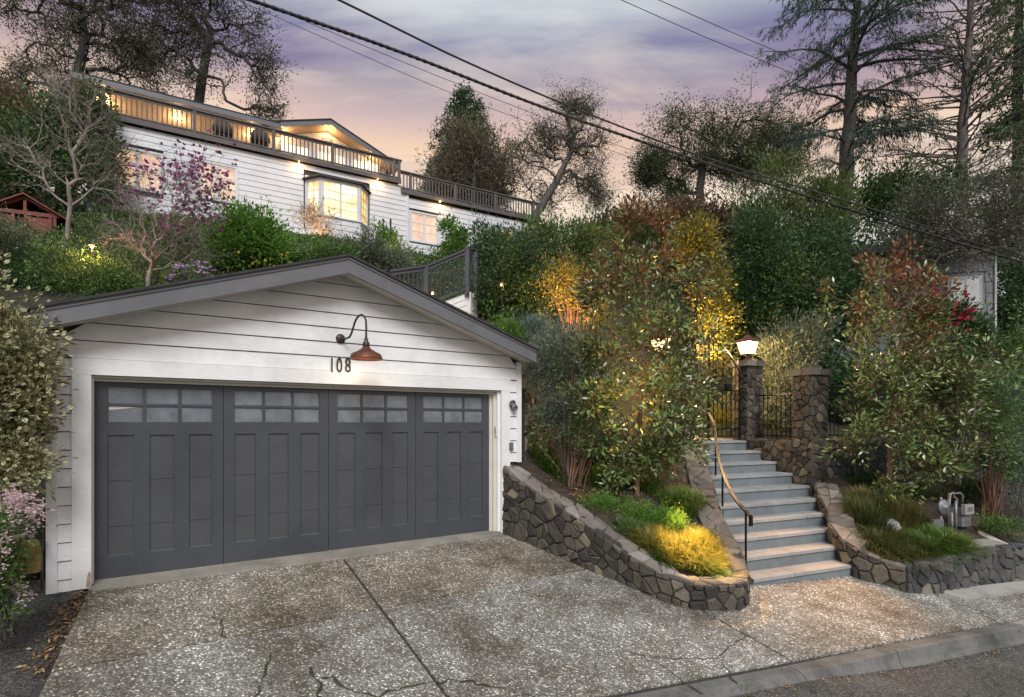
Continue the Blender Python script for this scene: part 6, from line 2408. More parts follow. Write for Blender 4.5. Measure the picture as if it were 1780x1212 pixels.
# right bed
M2, tips2, ends2 = tree('magnolia_tree', 'magnolia with rust-coloured new growth in front of the grey retaining wall',
                        [(1545, 890), (1546, 830), (1548, 760), (1557, 680), (1566, 600), (1570, 540)],
                        [(1550, 720, 90, 80), (1585, 620, 86, 85), (1500, 620, 50, 80), (1455, 520, 22, 40), (1560, 530, 70, 50), (1650, 690, 55, 75), (1620, 785, 75, 46), (1478, 775, 26, 18), (1540, 845, 40, 16), (1525, 480, 22, 30), (1590, 490, 36, 26), (1612, 550, 32, 36)],
                        9.4, 'magnolia', 260, 20, 0.15, 0.092, 0.4, seed=14, rtip=0.005, rmax=0.06, bark=BARK_RED, zr=0.7, twn=2, twl=0.15, leaf2='rust', frac2=0.07, top2=True, bias=0.25, up=0.35, shell=0.75)
plant('leggy_shrub', 'leggy shrub with bare canes beside the gas meter', 'shrub',
      [(1715, 760, 58, 85), (1690, 700, 40, 60), (1755, 690, 40, 70), (1740, 800, 40, 40)], 9.6, 'mid', 320, 26, 0.18, 0.06, 0.42, base=(1722, 905), seed=15, stem_r=0.02, stem_n=18, bark=BARK_RED, leaf2='olive', frac2=0.3)
plant('blue_shrub', 'blue-grey leaved shrub at the right end of the planting bed', 'shrub',
      [(1762, 760, 50, 75), (1790, 840, 50, 60), (1740, 720, 30, 40), (1800, 720, 50, 90)], 9.9, 'blue', 330, 32, 0.2, 0.055, 0.35, base=(1775, 900), seed=16, stem_n=10)
plant('cushion_plant', 'low green plant on the soil right of the gas meter', 'plant', [(1745, 912, 30, 14), (1720, 916, 18, 10)], 9.1, 'mid', 70, 40, 0.1, 0.035, 0.4, base=(1745, 922), seed=17, stem_n=4)
grass('drooping_grass', 'long tawny grass drooping over the corner of the right stone wall', [(1528, 940, 8.5), (1550, 955, 8.35), (1575, 965, 8.2), (1545, 935, 8.6), (1590, 955, 8.35)], BED_R, 'grass_b', 6500, 0.34, 1.05, 0.0045, 26, 0.26)
grass('drooping_grass', 'long green grass mound in front of the gas meter', [(1620, 955, 8.4), (1645, 945, 8.55), (1665, 935, 8.65), (1600, 950, 8.5), (1635, 935, 8.7)], BED_R, 'grass', 6000, 0.36, 1.0, 0.0045, 27, 0.24)
grass('tall_grass', 'upright tawny grass round the trunk of the right magnolia', [(1505, 880, 9.3), (1525, 885, 9.2), (1500, 895, 9.0), (1575, 892, 9.2), (1555, 888, 9.1), (1520, 905, 8.9)], BED_R, 'grass_b', 4200, 0.5, 0.6, 0.005, 28, 0.24)
rk = at(1545, 918, 8.85)
RK = thing('rock', 'pale rounded rock among the grass by the right flank wall', 'rock', (rk[0], rk[1], float(BED_R(rk[0], rk[1]))))
v_, f_ = [], []
m = MB()
m.lathe((rk[0], rk[1], float(BED_R(rk[0], rk[1])) - .03), [(0.15, 0), (0.17, 0.08), (0.14, 0.16), (0.07, 0.21)], 8)
m.build('boulder', M['concrete_lt'], RK)
red_ = plant('red_leaf_shrub', 'small red-leaved plant behind the gas meter', 'shrub', [(1645, 868, 30, 12), (1620, 872, 18, 10)], 10.2, 'redtip', 60, 30, 0.1, 0.05, 0.5, base=(1645, 880), seed=18, stem_n=4)
# fallen leaves in the gutter left of the driveway, under the shrubs and along the kerb
def litter(name, pts, n, r_, size, seed, zf):
    rg = np.random.default_rng(seed)
    pts = np.array(pts)
    t = rg.random(n) * (len(pts) - 1)
    i = t.astype(int)
    c = pts[i] + (pts[i + 1] - pts[i]) * (t - i)[:, None] + rg.normal(size=(n, 2)) * r_
    z = np.array([zf(a, b) for a, b in c]) + rg.uniform(.003, .02, n)
    P = np.concatenate([c, z[:, None]], 1)
    D = unit(rg, n) * np.array([1, 1, .25])
    Nn = rg.normal(size=(n, 3)) * .3 + np.array([0, 0, 1])
    o = leaf_object(name, P, D, Nn, size * rg.uniform(.5, 1.4, n), 0.5, LEAF['litter'], None, rg.random(n), 0.5)
    tag(o, kind='stuff')


litter('fallen_leaves', [up(left_edge(0.15) - .05, 0.15)[:2], up(left_edge(0.8) - .06, 0.8)[:2], up(left_edge(1.6) - .07, 1.6)[:2]], 420, 0.06, 0.045, 1, lambda a, b: dz(a, b) - .02)
litter('fallen_leaves', [at(980, 850, 8.8)[:2], at(1060, 870, 8.6)[:2], at(1100, 890, 8.4)[:2]], 500, 0.18, 0.07, 2, lambda a, b: float(BED_L(a, b)))
litter('fallen_leaves', [at(1700, 930, 9.2)[:2], at(1780, 920, 9.6)[:2]], 260, 0.2, 0.06, 3, lambda a, b: float(BED_R(a, b)))
litter('fallen_leaves', [kp(s, 0.13, 0)[:2] for s in (-1, 1, 3, 6, 10)], 520, 0.035, 0.03, 4, lambda a, b: road_z((np.array([a, b]) - KA) @ SS) + .0)
litter('fallen_leaves', [up(0.4, 0.6)[:2], up(4.5, 0.9)[:2], up(5, 2.5)[:2], up(2.0, 2.4)[:2]], 110, 0.5, 0.022, 5, dz)
# tufts of weed in the driveway cracks
wg = []
for x, y in [(548, 1170), (560, 1190), (470, 1140), (880, 1195), (1262, 1132), (1285, 1190), (878, 1158), (600, 1195)]:
    p = drive(x, y)
    wg.append((p[0], p[1]))
weed_ = grass('weed', 'green weed tufts growing in the driveway cracks', wg, lambda a, b: np.array([dz(x, y) for x, y in zip(np.atleast_1d(a), np.atleast_1d(b))]) if np.ndim(a) else dz(a, b), 'grass', 700, 0.03, 1.2, 0.003, 31, 0.07, cat_='weeds')
tag(weed_, kind='stuff')

# ------------------------------------------------------------------ plants: behind the walls and fences
plant('laurel_tree', 'big dark evergreen with dense leaves behind the lantern pillar', 'tree',
      [(1375, 495, 95, 112), (1325, 455, 70, 85), (1440, 455, 62, 85), (1300, 545, 56, 75), (1420, 550, 85, 70), (1480, 510, 42, 60)], 15.5, 'dark', 1300, 46, 0.42, 0.095, 0.42, base=(1390, 640), seed=41, stem_r=0.06, stem_n=18, zr=0.8, shell=0.75)
plant('conifer_shrub', 'feathery yellow-green shrub topping the dark evergreen', 'shrub', [(1360, 330, 70, 56), (1440, 350, 60, 48), (1305, 375, 50, 48), (1400, 400, 90, 50)], 16.8, 'pine', 700, 30, 0.3, 0.12, 0.25, base=(1380, 480), seed=42, stem_n=12, up=0.8, stem_r=.03)
plant('red_hedge', 'dark reddish-brown hedge below the right oak', 'hedge', [(1230, 378, 66, 48), (1180, 395, 46, 40), (1270, 400, 40, 40)], 18.5, 'redtip', 420, 30, 0.32, 0.12, 0.4, base=(1225, 470), seed=43, stem_n=12, up=0.6, stem_r=.03)
plant('backdrop_shrub', 'dark broad shrub between the left magnolia and the red hedge', 'shrub', [(1120, 440, 80, 60), (1190, 480, 80, 70), (1080, 470, 60, 60)], 19, 'dark', 520, 30, 0.4, 0.14, 0.42, base=(1130, 560), seed=44, stem_n=12, stem_r=.04)
plant('tall_shrub', 'tall shrub lit yellow behind the left magnolia', 'shrub', [(1235, 470, 34, 68), (1236, 575, 36, 70), (1205, 420, 40, 40), (1245, 520, 26, 50)], 14.6, 'grass_y', 420, 28, 0.28, 0.095, 0.4, base=(1220, 655), seed=45, stem_n=10, stem_r=.025)  # golden leaf colour paints in some of the spotlight's yellow
plant('willowy_shrub', 'narrow grey-leaved shrub behind the short iron fence, lit by the lantern', 'shrub', [(1350, 610, 26, 52), (1395, 600, 42, 48), (1345, 690, 34, 60), (1380, 680, 34, 60), (1420, 590, 30, 40)], 12.6, 'olive', 430, 30, 0.2, 0.085, 0.25, base=(1370, 760), seed=46, stem_n=12, up=0.6)
for i, (x, y, lb) in enumerate([(1480, 680, 'dark shrub behind the long fence next to the bare pillar'), (1570, 670, 'dark shrub behind the long fence midway along'), (1655, 650, 'dark shrub behind the long fence next to the last pillar')]):
    plant('fence_shrub', lb, 'shrub', [(x, y, 52, 68), (x + 20, y + 40, 46, 50)], 13.6, 'dark', 300, 30, 0.3, 0.1, 0.42, base=(x, y + 100), seed=47 + i, stem_n=8, group='shrubs behind the long fence')
cam_ = plant('camellia', 'dark camellia with red flowers under the neighbour window', 'shrub', [(1668, 570, 36, 48), (1640, 540, 30, 40), (1690, 600, 30, 36)], 14.4, 'dark', 300, 26, 0.28, 0.1, 0.45, base=(1665, 680), seed=51, stem_n=8)
rg_ = np.random.default_rng(52)
C_, O_ = sample_blobs(rg_, [(1665, 565, 38, 48), (1640, 535, 30, 36)], 14.2, 26, .9, 1.0)
flowers(cam_, rg_, np.repeat(C_, 3, 0) + rg_.normal(size=(78, 3)) * .03, 0.085, 6, LEAF['red'])
plant('hedge', 'loose green hedge growing past the last grey pillar', 'hedge', [(1720, 640, 40, 34), (1765, 640, 40, 60), (1800, 600, 40, 90), (1740, 690, 60, 40)], 14.6, 'mid', 420, 28, 0.3, 0.09, 0.42, base=(1750, 720), seed=53, stem_n=10)
plant('dark_tree', 'dark leafy tree standing right of the neighbour house', 'tree', [(1765, 560, 40, 90), (1800, 500, 60, 100), (1790, 640, 50, 60)], 19, 'dark', 480, 30, 0.42, 0.13, 0.42, base=(1775, 720), seed=54, stem_n=8, stem_r=.07)

# between the garage roof and the steps
plant('camellia_hedge', 'tall dark green hedge beside the wooden stair railing', 'hedge', [(868, 490, 48, 80), (842, 440, 20, 46), (905, 460, 42, 66), (880, 540, 46, 40), (925, 510, 34, 60)], 13.2, 'dark', 620, 32, 0.28, 0.085, 0.42, base=(870, 600), seed=61, stem_n=12, shell=.75)
plant('mixed_shrub', 'reddish green shrub row below the lower deck', 'shrub', [(980, 430, 66, 46), (1035, 405, 42, 36), (940, 430, 44, 42), (1010, 470, 60, 40)], 15.5, 'mid', 460, 28, 0.3, 0.095, 0.4, base=(985, 500), seed=62, leaf2='redtip', frac2=.3, stem_n=12)
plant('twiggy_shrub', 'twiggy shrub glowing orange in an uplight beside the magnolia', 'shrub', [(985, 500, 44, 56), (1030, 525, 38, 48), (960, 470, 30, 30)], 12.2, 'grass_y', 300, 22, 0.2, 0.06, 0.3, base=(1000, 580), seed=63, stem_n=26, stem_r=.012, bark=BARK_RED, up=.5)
plant('lavender', 'pale blue-green lavender spilling by the garage eave', 'shrub', [(925, 588, 28, 30), (900, 582, 24, 18)], 10.4, 'blue', 170, 44, 0.14, 0.085, 0.12, base=(922, 625), seed=64, stem_n=6, up=1.2)
plant('ground_cover', 'bright green low plant above the right garage eave', 'plant', [(880, 575, 24, 14), (855, 568, 18, 10)], 10.2, 'lemon', 80, 40, 0.12, 0.05, 0.35, base=(875, 592), seed=65, stem_n=4, up=.6)
for i, (x, y, r_, lb) in enumerate([(838, 412, 12, 'slim dark conifer spire nearest the stair railing post'), (872, 418, 8, 'slim dark conifer spire before the small amber window'), (893, 416, 7, 'slim dark conifer spire at the end of the white wall')]):
    plant('spire_shrub', lb, 'shrub', [(x, y, r_, 22), (x, y + 30, r_ * 1.6, 28)], 17, 'dark', 70, 30, 0.22, 0.09, 0.35, base=(x, y + 60), seed=66 + i, stem_n=3, up=.8, group='slim spires by the white wall')

# ------------------------------------------------------------------ plants: garden behind the garage
plant('round_shrub', 'rounded grey-green shrub with red berries left of the bare tree', 'shrub', [(18, 420, 44, 50), (-20, 440, 50, 60), (20, 470, 44, 40)], 11.6, 'olive', 420, 36, 0.2, 0.055, 0.4, base=(10, 520), seed=71, stem_n=8, leaf2='dark', frac2=.4)
plant('ground_shrub', 'dense spreading green shrub above the left garage roof', 'shrub', [(110, 478, 72, 48), (185, 490, 46, 38), (60, 500, 44, 40), (150, 520, 70, 24)], 11.8, 'mid', 700, 36, 0.2, 0.055, 0.42, base=(120, 535), seed=72, stem_n=10, leaf2='dark', frac2=.35)
PM, tP, eP = tree('pink_magnolia', 'leafless magnolia with magenta blossom above the garage roof', [(256, 500), (258, 484), (262, 470)],
                  [(285, 345, 95, 70), (335, 320, 55, 55), (215, 350, 50, 60), (355, 385, 36, 36), (200, 410, 36, 36), (300, 420, 80, 40), (370, 440, 30, 20)], 12.4, None, 520, 0, 0, 0, seed=73, rtip=0.0042, rmax=0.10, bark=BARK_PALE, zr=0.7, twn=4, twl=0.32, bias=0.6, wig=0.10, shell=.5)
rg_ = np.random.default_rng(74)
E_ = np.array(eP)
px_ = 890 + FPX * E_[:, 0] / E_[:, 1]
py_ = HZ - FPX * (E_[:, 2] - CAMH) / E_[:, 1]
pr = np.clip((420 - py_) / 110, 0, 1) * np.clip((px_ - 170) / 180, 0.12, 1)
E_ = E_[rg_.random(len(E_)) < pr * 0.42]
flowers(PM, rg_, E_, 0.075, 7, LEAF['pinkfl'], up=.9)
ds_ = plant('daisy_bush', 'low bush of violet daisies at the garage roof edge', 'shrub', [(340, 478, 46, 16), (310, 488, 28, 12)], 12.2, 'mid', 130, 30, 0.14, 0.05, 0.4, base=(335, 498), seed=75, stem_n=5)
C_, O_ = sample_blobs(rg_, [(345, 470, 48, 18), (308, 484, 26, 12)], 12.0, 90, .8, 1.0)
flowers(ds_, rg_, C_, 0.05, 8, LEAF['daisy'])
lm_ = plant('lemon_tree', 'bright green lemon tree with yellow fruit in front of the white house', 'tree', [(432, 420, 52, 56), (470, 438, 44, 40), (402, 398, 30, 34), (410, 450, 40, 30)], 14, 'lemon', 460, 30, 0.26, 0.095, 0.45, base=(440, 482), seed=76, stem_n=12, stem_r=.03, shell=.75)
C_, O_ = sample_blobs(np.random.default_rng(77), [(425, 430, 50, 50), (405, 450, 36, 30), (470, 445, 40, 30)], 13.8, 34, .85, 1.0)
for c in C_:
    MB().lathe(c, [(0.006, 0), (0.03, -.015), (0.036, -.04), (0.028, -.065), (0.006, -.08)], 7).build('lemon', LEAF['fruit'], lm_, True)
plant('box_hedge', 'low green hedge line above the garage ridge', 'hedge', [(550, 444, 56, 14), (500, 448, 36, 18), (590, 446, 30, 12)], 14.6, 'mid', 260, 34, 0.2, 0.06, 0.45, base=(545, 462), seed=78, stem_n=6)
plant('olive_shrub', 'grey-green olive shrub right of the garage ridge', 'shrub', [(632, 440, 42, 28), (682, 455, 32, 22), (605, 435, 28, 24)], 15, 'olive', 320, 32, 0.24, 0.075, 0.35, base=(645, 475), seed=79, stem_n=8)
cl_ = plant('climber', 'yellow-lit climber on dark stakes against the white wall', 'climber', [(672, 418, 16, 24), (680, 446, 13, 22)], 17.6, 'lemon', 110, 26, 0.2, 0.1, 0.45, base=(675, 480), seed=80, stem_n=5)
for x in (666, 679):
    MB().tube([at(x, 480, 17.6), at(x, 381, 17.6)], 0.03, 5).build('stake', M['iron'], cl_)
plant('young_tree', 'small yellow-lit shrub before the right white wall', 'shrub', [(782, 398, 10, 16), (788, 430, 16, 14), (800, 412, 9, 8)], 17.8, 'lemon', 100, 24, 0.2, 0.11, 0.5, base=(785, 462), seed=81, stem_n=5)
plant('wall_shrub', 'dark green shrub at the foot of the right white wall', 'shrub', [(800, 440, 30, 14), (770, 458, 30, 14), (720, 462, 36, 14)], 17.5, 'mid', 170, 28, 0.26, 0.085, 0.42, base=(790, 470), seed=82, stem_n=5)
tree('bare_shrub', 'bare twiggy shrub lit from below in front of the bay window', [(552, 427), (552, 420)], [(553, 388, 36, 32), (540, 372, 22, 20), (572, 380, 22, 22)], 18.0, None, 230, 0, 0, 0, seed=83, rtip=0.0075, rmax=0.05, bark=BARK_PALE, zr=.8, twn=4, twl=.28, bias=.5, cat_='shrub')
BT, _, _ = tree('bare_tree', 'pale bare tree with upswept branches beside the playhouse', [(115, 424), (118, 395), (122, 360)],
                [(90, 240, 60, 95), (150, 230, 50, 95), (60, 280, 50, 70), (205, 265, 44, 44), (115, 165, 55, 40), (185, 320, 40, 40), (30, 250, 30, 50)], 14.4, None, 260, 0, 0, 0, seed=84, rtip=0.006, rmax=0.12, bark=BARK_PALE, zr=.7, twn=3, twl=.6, bias=.65, wig=.05, shell=.5)
plant('evergreen_tree', 'dense dark evergreen tree behind the pale bare tree', 'tree', [(70, 300, 66, 90), (135, 280, 60, 100), (20, 350, 60, 60), (0, 260, 50, 90), (150, 200, 40, 50), (60, 210, 40, 50)], 17, 'dark', 900, 32, 0.4, 0.12, 0.42, base=(80, 420), seed=85, stem_n=12, stem_r=.05, leaf2='pine', frac2=.35)
plant('red_tree', 'dark red-leaved tree at the far left behind the evergreens', 'tree', [(10, 190, 36, 34), (-20, 160, 40, 50)], 19, 'redtip', 200, 30, 0.4, 0.12, 0.42, base=(0, 400), seed=86, stem_n=6, stem_r=.05)
plant('under_shrub', 'dark low shrub under the leafless magnolia', 'shrub', [(330, 440, 60, 30), (250, 440, 40, 24), (200, 440, 30, 20)], 14.8, 'dark', 330, 32, 0.26, 0.08, 0.4, base=(280, 480), seed=87, stem_n=6, leaf2='olive', frac2=.4)
plant('foot_shrub', 'long green shrub along the foot of the white house wall', 'shrub', [(300, 410, 50, 24), (230, 400, 44, 26), (180, 390, 30, 22), (360, 440, 30, 20)], 17, 'mid', 300, 30, 0.28, 0.085, 0.42, base=(270, 440), seed=88, stem_n=6, leaf2='dark', frac2=.5)

# ------------------------------------------------------------------ background trees
tree('live_oak', 'large gnarled live oak filling the sky above the left wing roof', [(110, 330, 30), (120, 220, 30), (135, 130, 30), (150, 60, 30)],
     [(60, 80, 100, 80), (170, 60, 95, 90), (240, 110, 60, 70), (110, 160, 95, 50), (20, 170, 60, 60), (200, -30, 120, 60), (40, -30, 100, 60)], 30, 'oak', 760, 22, 0.42, 0.125, 0.42, seed=91, rtip=0.022, rmax=0.42, bark=BARK_DARK, zr=.7, twn=2, twl=.7, bias=.2, leaf2='oak_brown', frac2=.3, up=0)
tree('live_oak', 'gnarled live oak with a long bare arm beyond the gable', [(335, 300, 31), (342, 200, 31), (352, 130, 31), (365, 60, 31)],
     [(300, 50, 60, 70), (370, 30, 60, 60), (345, 120, 55, 60), (430, 40, 45, 45), (455, 110, 26, 36), (465, 170, 20, 36), (390, 100, 45, 50), (350, -40, 110, 50), (460, 195, 26, 16)], 31, 'oak', 560, 17, 0.38, 0.125, 0.42, seed=92, rtip=0.022, rmax=0.4, bark=BARK_DARK, zr=.6, twn=2, twl=.7, bias=.25, wig=.2, up=0, leaf_keep=.8)
tree('bare_oak', 'spreading half-bare oak behind the lower deck end', [(905, 430, 34), (935, 370, 34), (965, 320, 34), (985, 280, 34)],
     [(985, 225, 46, 46), (1015, 275, 42, 62), (920, 275, 46, 42), (960, 330, 56, 36), (1030, 335, 30, 34), (950, 240, 36, 36), (1000, 190, 30, 20)], 34, 'oak', 520, 8, 0.36, 0.11, 0.4, seed=93, rtip=0.02, rmax=0.33, bark=BARK_TWIG, zr=.6, twn=4, twl=.7, bias=.25, wig=.2, up=0)
tree('twiggy_tree', 'olive-brown twiggy tree in front of the redwood', [(820, 400, 33), (822, 340, 33), (825, 300, 33)],
     [(830, 290, 56, 58), (780, 310, 36, 36), (870, 320, 36, 36), (810, 250, 30, 26)], 33, 'oak_brown', 420, 12, 0.5, 0.2, 0.22, seed=94, rtip=0.018, rmax=0.2, bark=BARK_TWIG, zr=.7, twn=3, twl=.8, bias=.1, wig=.06, up=.6)
tree('live_oak', 'leafy live oak on the skyline between the cables and the cedar', [(1222, 420, 36), (1216, 330, 36), (1222, 285, 36), (1250, 250, 36)],
     [(1205, 225, 62, 44), (1290, 225, 70, 42), (1140, 290, 32, 44), (1260, 275, 80, 34), (1365, 250, 42, 46), (1330, 290, 60, 40), (1170, 260, 40, 30), (1165, 340, 40, 40)], 36, 'oakg', 720, 28, 0.45, 0.13, 0.45, seed=95, rtip=0.022, rmax=0.33, bark=BARK_DARK, zr=.7, twn=2, twl=.7, bias=.2, up=0, wig=.18)
tree('overhanging_oak', 'grey twiggy oak overhanging the neighbour house', [(1830, 640, 16), (1815, 520, 16), (1790, 450, 16), (1740, 430, 16), (1690, 440, 16)],
     [(1680, 385, 95, 52), (1755, 410, 66, 56), (1620, 365, 50, 46), (1740, 335, 76, 44), (1650, 440, 60, 28), (1600, 420, 40, 40)], 16, 'olive', 640, 5, 0.34, 0.085, 0.4, seed=96, rtip=0.007, rmax=0.15, bark=BARK_TWIG, zr=.8, twn=4, twl=.45, bias=.2, up=0, leaf2='oak', frac2=.6)


def conifer(name, label, base, top, Y, prof, leaf, n_b, seed, needle=(0.3, 0.22), bark=None, droop=0.35, rise=0.1, rbase=0.3, dens=16, bare=0.0, group=None, hang=0.3, flat=0.25, tuft=0.35, up=0.0, leaf2=None, frac2=0):
    """straight trunk with whorled boughs; prof(h 0..1) -> bough length in metres"""
    rg = np.random.default_rng(seed)
    b, t = at(*base, Y), at(*top, Y)
    root = thing(name, label, 'tree', b, group)
    H_ = t - b
    n = 14
    tr = [b + H_ * i / n + rg.normal(size=3) * .03 * (i > 0) for i in range(n + 1)]
    gz_ = ground_z(b[0], b[1])
    root.location = (b[0], b[1], gz_)
    PINV[root.name] = Matrix.Translation((-b[0], -b[1], -gz_))
    segs = [([np.array([b[0], b[1], min(gz_, b[2]) - .3])] + tr, [rbase * 1.15 + .03] + [rbase * (1 - i / n) ** .8 + .03 for i in range(n + 1)])]
    LP, LD, LN, LS = [], [], [], []
    for i in range(n_b):
        h = (i + rg.random()) / n_b
        L_ = prof(h) * rg.uniform(.7, 1.15)
        if L_ < .15:
            continue
        az = rg.uniform(0, 2 * math.pi)
        o = np.array([math.cos(az), math.sin(az), 0])
        s = b + H_ * h
        pts = []
        for k in np.linspace(0, 1, 6):
            pts.append(s + o * L_ * k + np.array([0, 0, L_ * (rise * k * 2 - droop * k * k)]) + rg.normal(size=3) * .04 * L_ * k)
        r0 = max(.012, min(rbase * .3, L_ * .016))
        segs.append((pts, np.linspace(r0, .008, 6)))
        side = np.array([-o[1], o[0], 0])
        nb = max(3, int(L_ * 3.0))
        for j in range(nb):
            k = max(bare, .12) + (1 - max(bare, .12)) * (j + rg.random()) / nb
            x = k * 5
            i0 = min(int(x), 4)
            p = pts[i0] + (pts[i0 + 1] - pts[i0]) * (x - i0)
            sg = rg.choice([-1, 1])
            l2 = L_ * .32 * (1.15 - k) * rg.uniform(.6, 1.3) + .2
            d2 = o * .75 + side * sg * rg.uniform(.4, 1.0) + np.array([0, 0, -flat * rg.uniform(.2, 1.2) + up])
            q = p + d2 * l2
            segs.append(([p, (p + q) / 2 + rg.normal(size=3) * .03, q - np.array([0, 0, .1 * l2])], [.011, .008, .005]))
            m_ = max(2, int(dens * l2))
            tt = rg.random(m_)
            LP.append(p + (q - p) * tt[:, None] + rg.normal(size=(m_, 3)) * tuft * .25)
            dd = d2 * .5 + rg.normal(size=(m_, 3)) * .5
            dd[:, 2] += up - hang
            LD.append(dd)
            LN.append(rg.normal(size=(m_, 3)) * .5 + np.array([0, 0, 1]))
    tubes_mesh('trunk', segs, bark or BARK, root, 7)
    P, D, N2 = np.concatenate(LP), np.concatenate(LD), np.concatenate(LN)
    s = needle[0] * rg.uniform(.6, 1.3, len(P))
    rnd = rg.random(len(P))
    sel = rg.random(len(P)) < frac2
    leaf_object('crown', P[~sel], D[~sel], N2[~sel], s[~sel], needle[1], LEAF[leaf], root, rnd[~sel])
    if frac2:
        leaf_object('young_foliage', P[sel], D[sel], N2[sel], s[sel], needle[1], LEAF[leaf2], root, rnd[sel])
    return root


conifer('redwood', 'dark pointed redwood standing behind the house', (812, 420), (808, 156), 38, lambda h: 3.5 * (1 - h) ** .62 + .2, 'needle', 210, 101, (.3, .3), BARK_DARK, .35, .18, .25, 40, hang=.2, tuft=.5)
conifer('redwood', 'small dark conifer tip left of the redwood', (752, 420), (750, 285), 39, lambda h: 1.5 * (1 - h) + .15, 'needle', 60, 102, (.3, .28), BARK_DARK, .3, .15, .12, 30, hang=.2, tuft=.4)
conifer('cedar', 'tall layered deodar cedar with drooping branches on the right skyline', (1462, 420), (1500, -160), 26, lambda h: (5.0 * math.sin(math.pi * min(1, max(0, (h - .12) * .95 + .1))) if h > .2 else 0.0), 'cedar', 95, 103, (.22, .17), BARK, .40, .18, .36, 44, bare=.1, hang=.75, flat=.3, tuft=.28)
conifer('open_conifer', 'tall conifer with many pale bare branches and yellow-green tufts', (1668, 420), (1692, -160), 24, lambda h: (3.6 - 1.6 * h) if h > .18 else 1.0, 'pine', 170, 104, (.22, .16), BARK_TWIG, .05, .22, .24, 16, bare=.5, hang=.0, flat=-.1, tuft=.3, up=.1, leaf2='cedar', frac2=.35)
conifer('dark_conifer', 'dark dense conifer at the right edge of the picture', (1768, 460), (1775, -200), 27, lambda h: 3.4 * (1 - h * .5), 'needle', 150, 105, (.32, .26), BARK_DARK, .4, .12, .3, 30, hang=.4, tuft=.4, leaf2='pine', frac2=.3)
plant('far_shrub', 'dark bushy growth at the foot of the cedar', 'shrub', [(1560, 350, 60, 40), (1500, 360, 50, 36), (1620, 330, 50, 40)], 24, 'dark', 420, 30, 0.5, 0.17, 0.4, base=(1560, 430), seed=106, stem_n=8, stem_r=.04, leaf2='pine', frac2=.3)
plant('far_shrub', 'dusky brush below the skyline oak and behind the magnolia top', 'shrub', [(1080, 400, 50, 30), (1130, 390, 40, 30), (1020, 420, 50, 30)], 26, 'oak', 320, 30, 0.5, 0.17, 0.4, base=(1080, 460), seed=107, stem_n=8, stem_r=.04)

# ------------------------------------------------------------------ garden lamps


def spotlight(label, px_base, aim, watts, color, cone=80, up_h=0.1, bed_=None):
    b = at(*px_base)
    g_ = ground_z(b[0], b[1])
    up_h = max(up_h, b[2] + up_h - g_)
    b[2] = g_
    a = at(*aim)
    root = thing('garden_spotlight', label, 'garden light', b, 'garden spotlights in the beds')
    d = (a - b) / np.linalg.norm(a - b)
    MB().tube([b - upv * .2, b + upv * up_h], 0.012, 6).build('stake', M['rust_arm'], root)
    h = b + upv * up_h
    MB().lathe(h - d * .05, [(0.02, 0), (0.035, .02), (0.038, .10), (0.034, .10), (0.030, .07)], 12, d).build('housing', M['rust_arm'], root, True)
    MB().lathe(h - d * .05, [(0.030, .07), (0.01, .075)], 12, d).build('lens', mat_emit('spot lens', (1, .75, .4), 10), root, True)
    lamp_light('spot', h + d * .07, watts, color, 0.03, cone, a, parent=root)


def path_light(label, base, watts, color=WARM, h=0.4, flat=False):
    b = np.array(base, float)
    if not flat:
        g_ = ground_z(b[0], b[1])
        h, b[2] = h + b[2] - g_, g_
    root = thing('path_light', label, 'garden light', b, 'path lights in the garden')
    MB().tube([b - upv * .15, b + upv * h], 0.011, 6).build('stake', M['rust_arm'], root)
    MB().lathe(b + upv * h, [(0.02, 0), (0.10, .0), (0.095, .012), (0.03, .05), (0.008, .06)], 14).build('hood', M['rust_arm'], root, True)
    MB().lathe(b + upv * (h - .05), [(0.012, 0), (0.022, .015), (0.022, .035), (0.012, .048)], 8).build('bulb', mat_emit('path bulb', (1, .6, .22), 5), root, True)
    lamp_light('path_bulb', b + upv * (h - .08), watts, color, 0.025, parent=root)


YEL = (1.0, 0.61, 0.19)
ORG = (1.0, 0.50, 0.19)
def on_bed(x, y, Y, bed_):
    q = at(x, y, Y)
    return (q[0], q[1], float(bed_(q[0], q[1])))


def branch_light(label, pos, aim, watts, color, cone):
    b, a = at(*pos), at(*aim)
    root = thing('branch_spotlight', label, 'garden light', b, 'down lights hung in the magnolias')
    d = (a - b) / np.linalg.norm(a - b)
    MB().lathe(b - d * .06, [(0.02, 0), (0.034, .02), (0.036, .11), (0.032, .11), (0.028, .07)], 12, d).build('housing', M['rust_arm'], root, True)
    MB().lathe(b - d * .06, [(0.028, .07), (0.01, .075)], 12, d).build('lens', mat_emit('spot lens', (1, .75, .4), 10), root, True)
    MB().tube([b - d * .05, b - d * .05 + upv * .12], 0.008, 5).build('bracket', M['rust_arm'], root)
    lamp_light('spot', b + d * .06, watts, color, 0.03, cone, a, 0.9, parent=root)


